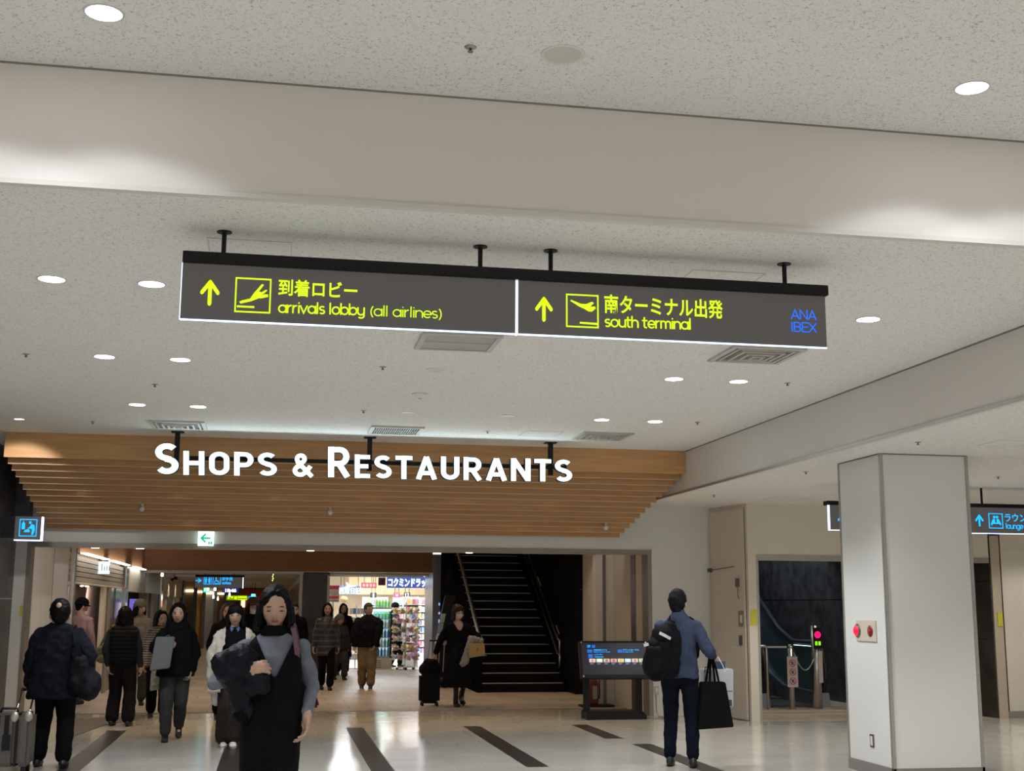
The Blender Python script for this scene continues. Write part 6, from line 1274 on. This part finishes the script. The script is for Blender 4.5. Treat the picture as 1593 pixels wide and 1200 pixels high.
strap('shoulder_strap', [K_(1046, 975, -.1), K_(1060, 964, -.08), K_(1072, 963, .0), K_(1080, 968, .1), K_(1086, 990, .14), K_(1084, 1020, .1), K_(1070, 1040, -.02), K_(1056, 1052, -.1)], .05, MATS['black cordura'], e, th=.006)
strap('shoulder_strap', [K_(1040, 972, -.12), K_(1044, 961, -.05), K_(1048, 959, .04), K_(1046, 970, .16)], .05, MATS['black cordura'], e, th=.006)
MB().tube([K_(1040, 972, -.14), K_(1044, 966, -.16), K_(1050, 968, -.14)], .01).build('top_handle', M_BLACK, e)
strap('white_tag', [K_(1026, 985, -.345), K_(1034, 989, -.335), K_(1043, 994, -.315)], .028, mat('white label', (0.6, 0.6, 0.6), .5), e, up=(0, 1, 0)); strap('white_tag', [K_(1001.5, 1004.5, -.35), K_(1009, 1002.5, -.36)], .028, MATS['white label'], e)
# his bags
hw = A.tow(A.wr[0])
def tote(label, px0t, px1t, yt, px0b, px1b, yb, Y, d, m, hm, hy, hx, name='tote_bag', cat='bag', hw_=.022):
    a = atY((px0b + px1b) / 2, yb, Y); e = empty(name, a, label, cat); Q = lambda px, py: (atY(px, py, Y)[0] - a[0], atY(px, py, Y)[2] - a[2])
    MB().prism([Q(px0b, yb), Q(px1b, yb - 4), Q(px1t, yt), Q(px0t, yt)], -d / 2, d / 2, 'y').build('bag_body', m, e, bevel=.008)
    for dy in (-d / 2 - .003, d / 2 + .003):
        p0 = Q(px0t + (px1t - px0t) * .3, yt + 4); p1 = Q(px0t + (px1t - px0t) * .72, yt + 4); pm = Q(hx, hy)
        strap('bag_handle', [(p0[0], dy, p0[1]), ((p0[0] + pm[0]) / 2 - .005, dy * .7, (p0[1] + pm[1]) / 2), (pm[0] - .012, dy * .3, pm[1]), (pm[0] + .012, dy * .3, pm[1]), ((p1[0] + pm[0]) / 2 + .01, dy * .7, (p1[1] + pm[1]) / 2), (p1[0], dy, p1[1])], hw_, hm, e, th=.0015)
    return e, a
tote('big black canvas tote bag hanging from the hand of the man in blue', 1090, 1126, 1061, 1083, 1139, 1135, Yb - .02, .11, cloth('black canvas', (0.008, 0.008, 0.009)), BLK, 1024, 1106)
e, a = tote('white paper carrier bag behind the black tote of the man in blue', 1092, 1138, 1041, 1094, 1138, 1104, Yb + .13, .12, mat('white paper', (0.50, 0.51, 0.54), .5), M_WHITE, 1022, 1114, 'paper_bag', hw_=.008)
Q = lambda px, py: (atY(px, py, Yb + .13)[0] - a[0], atY(px, py, Yb + .13)[2] - a[2])
x_, z_ = Q(1128, 1098); B(x_, x_ + .05, -.064, -.061, z_, z_ + .06).build('blue_print', mat('dark teal print', (0.02, 0.07, 0.10), .5), e); x_, z_ = Q(1127, 1076); B(x_, x_ + .06, -.064, -.061, z_, z_ + .012).build('grey_print', M_STEELD, e)
text_fit('lettering', 're', *[v for v in (Q(1093, 1050)[0], Q(1101, 1050)[0])], *[v for v in (Q(1093, 1047)[1], Q(1093, 1037)[1])], -.0615, M_BLACK, e, depth=.002)
x_, z_ = Q(1112, 1042); o = B(x_, x_ + .10, -.03, .03, z_, z_ + .08).build('box_of_sweets', mat('navy box', (0.02, 0.05, 0.13), .4, var=.5, vscale=25)); o.location = Vector(a); tag(o, 'dark blue box poking out of the white paper carrier bag', 'box')

# --- 4 woman in padded vest, back turned
Y4 = 17.4; bx = atY(189, 1060, Y4)[0]
A = P('woman in black padded vest and dark flared trousers seen from behind, walking into the concourse', (bx, Y4, 0), 176, 1.51, .012, feet=[(-.12, .06, 0), (.10, -.02, 0)], hands=[(*atY(220, 1045, Y4 - .02), 1), (*atY(168, 1036, Y4 - .05), 1)], elbow=[(-.5, .7, 0), (.6, .5, -.2)])
A.body(); A.hair('bob', L=.13); A.face()
A.top('jumper', cloth('charcoal knit', (0.020, 0.021, 0.026)), hem=.84, g=.014, arm=.052, cuff=.040)
def ribs(me, f=62, amp=.012):
    for v in me.vertices: n = v.normal; v.co += Vector((n.x, n.y, n.z * .3)) * amp * (abs(math.sin(v.co.z * f)) - .5)
mb = MB(); kk_ = A.k; rings(mb, [(z * kk_, a, b, 0, 0) for z, a, b in [(.83, .185, .14), (.95, .185, .145), (1.1, .185, .15), (1.25, .19, .14), (1.32, .165, .115), (1.36, .09, .085), (1.40, .085, .08)]], 24)
fuse(mb, 'padded_vest', BLK2, A.e, .012, 2, post=ribs); A.trousers(cloth('dark plum black trousers', (0.012, 0.010, 0.011)), (.10, .082, .088)); A.shoes(SHOEB)
q0 = atY(162, 1032, Y4 + .1); e = empty('shoulder_bag', q0, 'small olive green shoulder bag on the woman in the padded vest', 'bag'); mb = MB(); OLV = mat('olive leather', (0.13, 0.12, 0.055), .5, var=.3, vscale=14)
cap(mb, (-.05, 0, .06), (.06, 0, .06), .06, .06); cap(mb, (-.04, 0, .17), (.05, 0, .2), .07, .05); fuse(mb, 'bag_body', OLV, e, .012, 3, fold=.03, fsize=.06)
K_ = lambda px, py, dy: Vector(atY(px, py, Y4 + dy)) - Vector(q0); strap('strap', [K_(156, 1006, .08), K_(165, 988, .02), K_(174, 975, -.06), K_(178, 972, .03), K_(172, 990, .12)], .03, OLV, e)

# --- 5 woman, black hooded coat, grey trousers
Y5 = 15.5; bx = atY(272, 1060, Y5)[0]
A = P('woman in black hooded coat and grey trousers holding a grey paper bag, mouth open', (bx, Y5, 0), 4, 1.555, .011, feet=[(-.08, -.12, 0), (.07, .22, .05)], hands=[(*atY(262, 996, Y5 - .26), 1), (*atY(298, 1043, Y5 - .05), 1)], elbow=[(-.9, .4, -.8), (.6, .6, 0)], head=(-3, 2), curl=(1.2, .6),
      hdir=[(Vector((.6, -.2, -.5)), Vector((-.2, .9, -.2)), -1), None])
A.body(.006); A.face(open_=True); A.hair('long', L=.145)
A.top('hooded_coat', BLK, hem=.745, g=.035, arm=.058, cuff=.052, flare=.02, hood=True, fold=.04); A.trousers(cloth('dark grey wool trousers', (0.042, 0.042, 0.043)), (.10, .08, .062)); A.shoes(SHOEB)
e, a = tote('grey paper carrier bag held up by the woman in the hooded coat', 243, 272, 991, 233, 264, 1044, Y5 - .34, .07, mat('grey paper', (0.125, 0.135, 0.135), .7), MATS['grey paper'] if 'grey paper' in MATS else M_GRILLE, 989, 262, 'paper_bag', hw_=.006)
e, a = tote('patterned beige cloth bag hanging low behind the grey paper bag', 236, 250, 1040, 233, 250, 1076, Y5 + .02, .06, mat('patterned beige cloth', (0.30, 0.26, 0.20), .8, var=.6, vscale=22), MATS['grey paper'], 1018, 246, hw_=.02)

# --- 6 girl in white coat with glasses
Y6 = 14.7; bx = atY(362, 1060, Y6)[0]
A = P('young woman with round glasses in an open white padded coat over black', (bx, Y6, 0), 2, 1.545, .011, feet=[(-.07, .02, 0), (.03, -.10, .02)], hands=[(*atY(327, 1068, Y6 - .05), 1), (*atY(392, 1062, Y6), 1)], elbow=[(-.95, .2, .1), (.8, .5, 0)], head=(-2, 4))
A.body(.006); A.face(glasses=True); A.hair('bob', L=.16, fringe=True)
A.top('black_jumper', BLK, hem=.80, g=.012, arm=.045, cuff=.034, neckz=1.35, collar=False)
mb = MB()
for sg in (-1, 1): mb.prism([(sg * .014, 1.335 * A.k), (sg * .050, 1.355 * A.k), (sg * .052, 1.325 * A.k), (sg * .034, 1.290 * A.k)], -.105, -.088, 'y')
mb.build('blue_collar', mat('denim blue shirt', (0.07, 0.13, 0.29), .7), A.e)
WCO = mat('cream white quilting', (0.52, 0.48, 0.42), .45, bump=.3, bscale=25, sheen=.2)
A.top('padded_coat', WCO, hem=.62, g=.075, arm=.078, cuff=.066, flare=.03, fold=.06, collar=False, neckz=1.37, cutf=lambda v: (v.y < .03 and abs(v.x - .01) < .105 + (.03 if v.z < 1.1 else 0)) or v.z > 1.37)
mb = MB(); cap(mb, Vector((-.19, -.02, .72)), Vector((-.17, -.03, .50)), .07, .055); fuse(mb, 'coat_tail', WCO, A.e, .012, 3, fold=.03, fsize=.05)
A.skirt(BLK, .95, .52, .155, .17); A.trousers(cloth('black brown trousers', (0.025, 0.021, 0.019)), (.085, .082, .10)); A.shoes(mat('white trainers', (0.62, 0.58, 0.52), .5), mat('white sole', (0.6, 0.58, 0.54), .5))

# --- 7 puffer woman and 8 brown trousered man
Y7 = 24.2; bx = atY(506, 1060, Y7)[0]
A = P('woman in long black puffer coat walking beside the man in tan trousers', (bx, Y7, 0), 3, 1.585, .014, feet=[(-.06, .12, .02), (.07, -.14, 0)], hands=[(*atY(487, 1010, Y7 - .05), 1), (*atY(527, 1012, Y7), 1)])
A.body(); A.face(); A.hair('long', L=.16)
PUF = stripes('black puffer sheen bands', (0.008, 0.008, 0.009), (0.065, 0.052, 0.048), .105, .22, .4)  # paler bands paint the sheen on the coat's ribs into the colour
A.top('puffer_coat', PUF, hem=.62, g=.012, arm=.054, cuff=.044, flare=.005, fold=.02, hood=False); A.trousers(BLK, (.09, .075, .07)); A.shoes(SHOEB)
strap('crossbody_strap', [(.10, .03, 1.36), (.08, -.12, 1.30), (-.02, -.165, 1.10), (-.12, -.165, .92)], .02, SHOEB, A.e)
Y8 = 24.4; bx = atY(571, 1060, Y8)[0]
A = P('stout older man in black jacket and tan trousers before the drugstore', (bx, Y8, 0), -6, 1.585, .014, male=True, wide=1.2, feet=[(-.10, .05, 0), (.07, -.12, 0)], hands=[(*atY(551, 1012, Y8 - .12), 1), (*atY(582, 1008, Y8 - .22), 1)], elbow=[(-.95, .3, 0), (.95, .3, 0)], head=(38, 3))
A.body(); A.face(); A.hair('short', mat('thin grey brown hair', (0.06, 0.045, 0.035), .5, var=.5, vscale=60))
A.top('jacket', BLK2, hem=.78, g=.06, arm=.078, cuff=.062, flare=.0, fold=.05, puff=.01); A.trousers(cloth('tan cotton trousers', (0.20, 0.14, 0.075), .8), (.115, .09, .08), fold=.03); A.shoes(mat('dark blue trainers', (0.03, 0.05, 0.10), .5), MATS['white sole'])

# --- 9 masked woman in black dress
Y9 = 20.1; bx = atY(711, 1060, Y9)[0]
A = P('woman with white face mask in long black dress and ankle boots, pulling a suitcase', (bx, Y9, 0), 8, 1.56, .013, feet=[(-.03, -.06, 0), (.10, .08, .05)], hands=[(*atY(676, 1022, Y9 + .10), 1), (*atY(738, 997, Y9 - .18), 1)], elbow=[(-.9, .3, .1), (.8, .3, -.6)], head=(14, 4), curl=(1.1, 1.1))
A.body(.009); A.face(mask=mat('white face mask', (0.62, 0.58, 0.55), .8)); A.hair('long', mat('dark brown hair', (0.014, 0.008, 0.007), .5, spec=.25, var=.5, vscale=50), L=.135, fringe=True)
A.top('cardigan', BLK, hem=.70, g=.022, arm=.062, cuff=.046, collar=False, cutf=lambda v: (v.y < 0.0 and v.z > 1.17 and abs(v.x) < .02 + (v.z - 1.17) * .5) or (v.z > 1.335 and abs(v.x) < .09), fold=.03, neckz=1.35)
A.skirt(cloth('black jersey', (0.010, 0.010, 0.012)), 1.08, .30, .150, .24, name='dress', d0=.13, d1=.20, fold=.04); A.trousers(SHOEB, (.06, .05, .038), name='tights', waist=.86, fold=.0); A.shoes(SHOEB, boot=True)
wr = A.tow(A.wr[1]); e = empty('folded_cardigan', wr, 'pale grey cardigan hung over the arm of the masked woman', 'cardigan'); K_ = lambda px, py, dy: Vector(atY(px, py, Y9 + dy)) - wr
mb = MB(); cap(mb, K_(732, 993, -.22), K_(748, 998, -.24), .045, .05); cap(mb, K_(731, 998, -.24), K_(724, 1030, -.22), .045, .05); cap(mb, K_(727, 1010, -.22), K_(720, 1033, -.2), .04, .05); fuse(mb, 'knit', cloth('pale grey knit', (0.33, 0.31, 0.31)), e, .011, 2, fold=.04, fsize=.04)
e, a = tote('tan paper carrier bag hanging from the masked woman’s forearm', 729, 753, 1001, 729, 754, 1024, Y9 - .28, .10, mat('tan paper', (0.42, 0.28, 0.10), .6), MATS['grey paper'], 994, 741, 'paper_bag', hw_=.008)
x_ = B(-.008, .012, -.053, -.050, .10, .16).build('monogram', mat('brown print', (0.2, 0.12, 0.04), .5), e)
e, a = tote('dark boxy shopping bag with pale rim below the tan paper bag', 726, 757, 1019, 727, 756, 1032, Y9 - .12, .12, BLK2, BLK, 1000, 742, hw_=.01); B(-.15, .15, -.065, -.061, .11, .13).build('pale_rim', MATS['grey paper'], e)
Ys = 20.25; a = atY(668, 1099, Ys); e = empty('suitcase', (a[0], Ys, 0), 'black soft suitcase with bags strapped on top, pulled by the masked woman', 'suitcase')
B(-.165, .15, -.13, .13, .04, .50).build('case_body', mat('black suitcase shell', (0.006, 0.006, 0.007), .6, spec=.15), e, bevel=.04)
mb = MB(); cap(mb, (-.08, 0, .56), (.10, 0, .56), .10, .10); cap(mb, (-.03, 0, .64), (.06, 0, .64), .09, .08); fuse(mb, 'strapped_bag', BLK2, e, .013, 3, fold=.03, fsize=.06)
for x_ in (-.06, .08): MB().tube([(x_, .1, .45), (x_ + .06, .05, 1.0)], .008).build('pull_rod', M_STEEL, e)
MB().tube([(-.01, .05, 1.0), (.15, .05, 1.0)], .014).build('grip', M_BLACK, e)
for x_ in (-.12, .11):
    for y_ in (-.09, .09): MB().tube([(x_ - .015, y_, .03), (x_ + .015, y_, .03)], .03, 12).build('wheel', M_BLACK, e)

# --- people further back
def extra(label, px, Y, H, rz, topm, trm, hair='bob', hm=None, male=False, hem=.75, g=.03, head=(0, 0), mask=None, hands=None, wide=1.0, v=.015, hood=False, hat=None, L=.14, hatm=None):
    A = P(label, (atY(px, 1000, Y)[0], Y, 0), rz, H, v, male=male, wide=wide, feet=[(-.08, .08, 0), (.08, -.12, 0)], head=head, hands=hands)
    A.body(); A.face(mask=mask); A.hair(hair, hm, L=L); A.top('coat', topm, hem=hem, g=g, arm=.056, cuff=.046, flare=.015, hood=hood, fold=.03); A.trousers(trm, (.10, .078, .07)); A.shoes(SHOEB)
    R = A.HR; c = lambda *q: A.hc + R @ Vector(q)
    if hat == 'beanie': mb = MB(); mb.ell(c(0, .012, .052), (.098, .108, .100), 20, 14, rot=R); fuse(mb, 'knit_hat', hatm, A.e, .010, 2)
    if hat == 'cap': mb = MB(); mb.ell(c(0, .012, .055), (.096, .108, .085), 20, 14, rot=R); mb.ell(c(0, -.10, .045), (.075, .085, .012), 16, 8, rot=R); fuse(mb, 'cap', hatm, A.e, .009, 2)
    if hat == 'bucket': mb = MB(); mb.ell(c(0, .012, .055), (.096, .108, .085), 20, 14, rot=R); mb.ell(c(0, .01, .022), (.135, .15, .014), 20, 8, rot=R); fuse(mb, 'brimmed_hat', hatm, A.e, .009, 2)
    return A
BRN = mat('brown hair', (0.05, 0.025, 0.018), .4, var=.5, vscale=60)
extra('woman in beige coat and knitted hat walking behind the padded vest', 215, 21.0, 1.60, 10, cloth('beige grey coat', (0.17, 0.15, 0.12)), cloth('grey trousers far', (0.05, 0.048, 0.045)), hat='beanie', hatm=cloth('taupe knit', (0.15, 0.125, 0.10)), hem=.50, g=.04, head=(35, 5), L=.14)
extra('person in black and beige striped jumper half hidden beside the hooded coat', 249, 18.6, 1.46, 5, stripes('black beige stripes', (0.02, 0.018, 0.018), (0.30, 0.22, 0.15), .032, .38), BLK, hair='long', head=(25, 5), L=.12)
A = extra('person in pink shirt and dark brimmed hat turned towards the slatted shop', 124, 21.2, 1.63, 150, cloth('dusty pink shirt', (0.33, 0.215, 0.215)), cloth('faded denim', (0.07, 0.10, 0.15)), hair='short', male=True, hat='bucket', hatm=BLK, g=.02, hem=.80, head=(-30, 10))
strap('dark_strap', [(.13, .10, 1.36), (.03, .155, 1.18), (-.12, .15, 1.0)], .035, BLK, A.e)
extra('auburn haired person in black behind the young woman with glasses', 352, 18.2, 1.56, 6, BLK, BLK, hair='long', hm=BRN, g=.05, hem=.5)
extra('person in brown cap and white mask partly behind the nearest woman', 392, 18.6, 1.64, -8, BLK, BLK, hat='cap', hatm=cloth('brown cap cotton', (0.09, 0.055, 0.045)), mask=MATS['white face mask'], head=(25, 8), g=.04)
extra('man in black coat with white mask before the black stone pillar', 457, 26.5, 1.57, 0, BLK, BLK, hair='short', male=True, mask=MATS['white face mask'], wide=1.05, g=.04)
extra('woman in black standing at the drugstore entrance under the travel sign', 533, 29.3, 1.58, 2, BLK, BLK, hair='long', hem=.4, g=.03, L=.15)
extra('short person with grey fur hood beside the puffer coat', 528, 27.4, 1.34, 15, cloth('charcoal coat', (0.03, 0.03, 0.03)), cloth('grey trousers far', (0.05, 0.048, 0.045)), hat='beanie', hatm=mat('grey fur', (0.13, 0.12, 0.105), .9, bump=.8, bscale=120), g=.05)
extra('shopper in black knitted hat seen in profile inside the drugstore', 614, 32.75, 1.60, 70, cloth('dark blue grey coat', (0.03, 0.04, 0.05)), BLK, hair='short', male=True, hat='beanie', hatm=BLK)
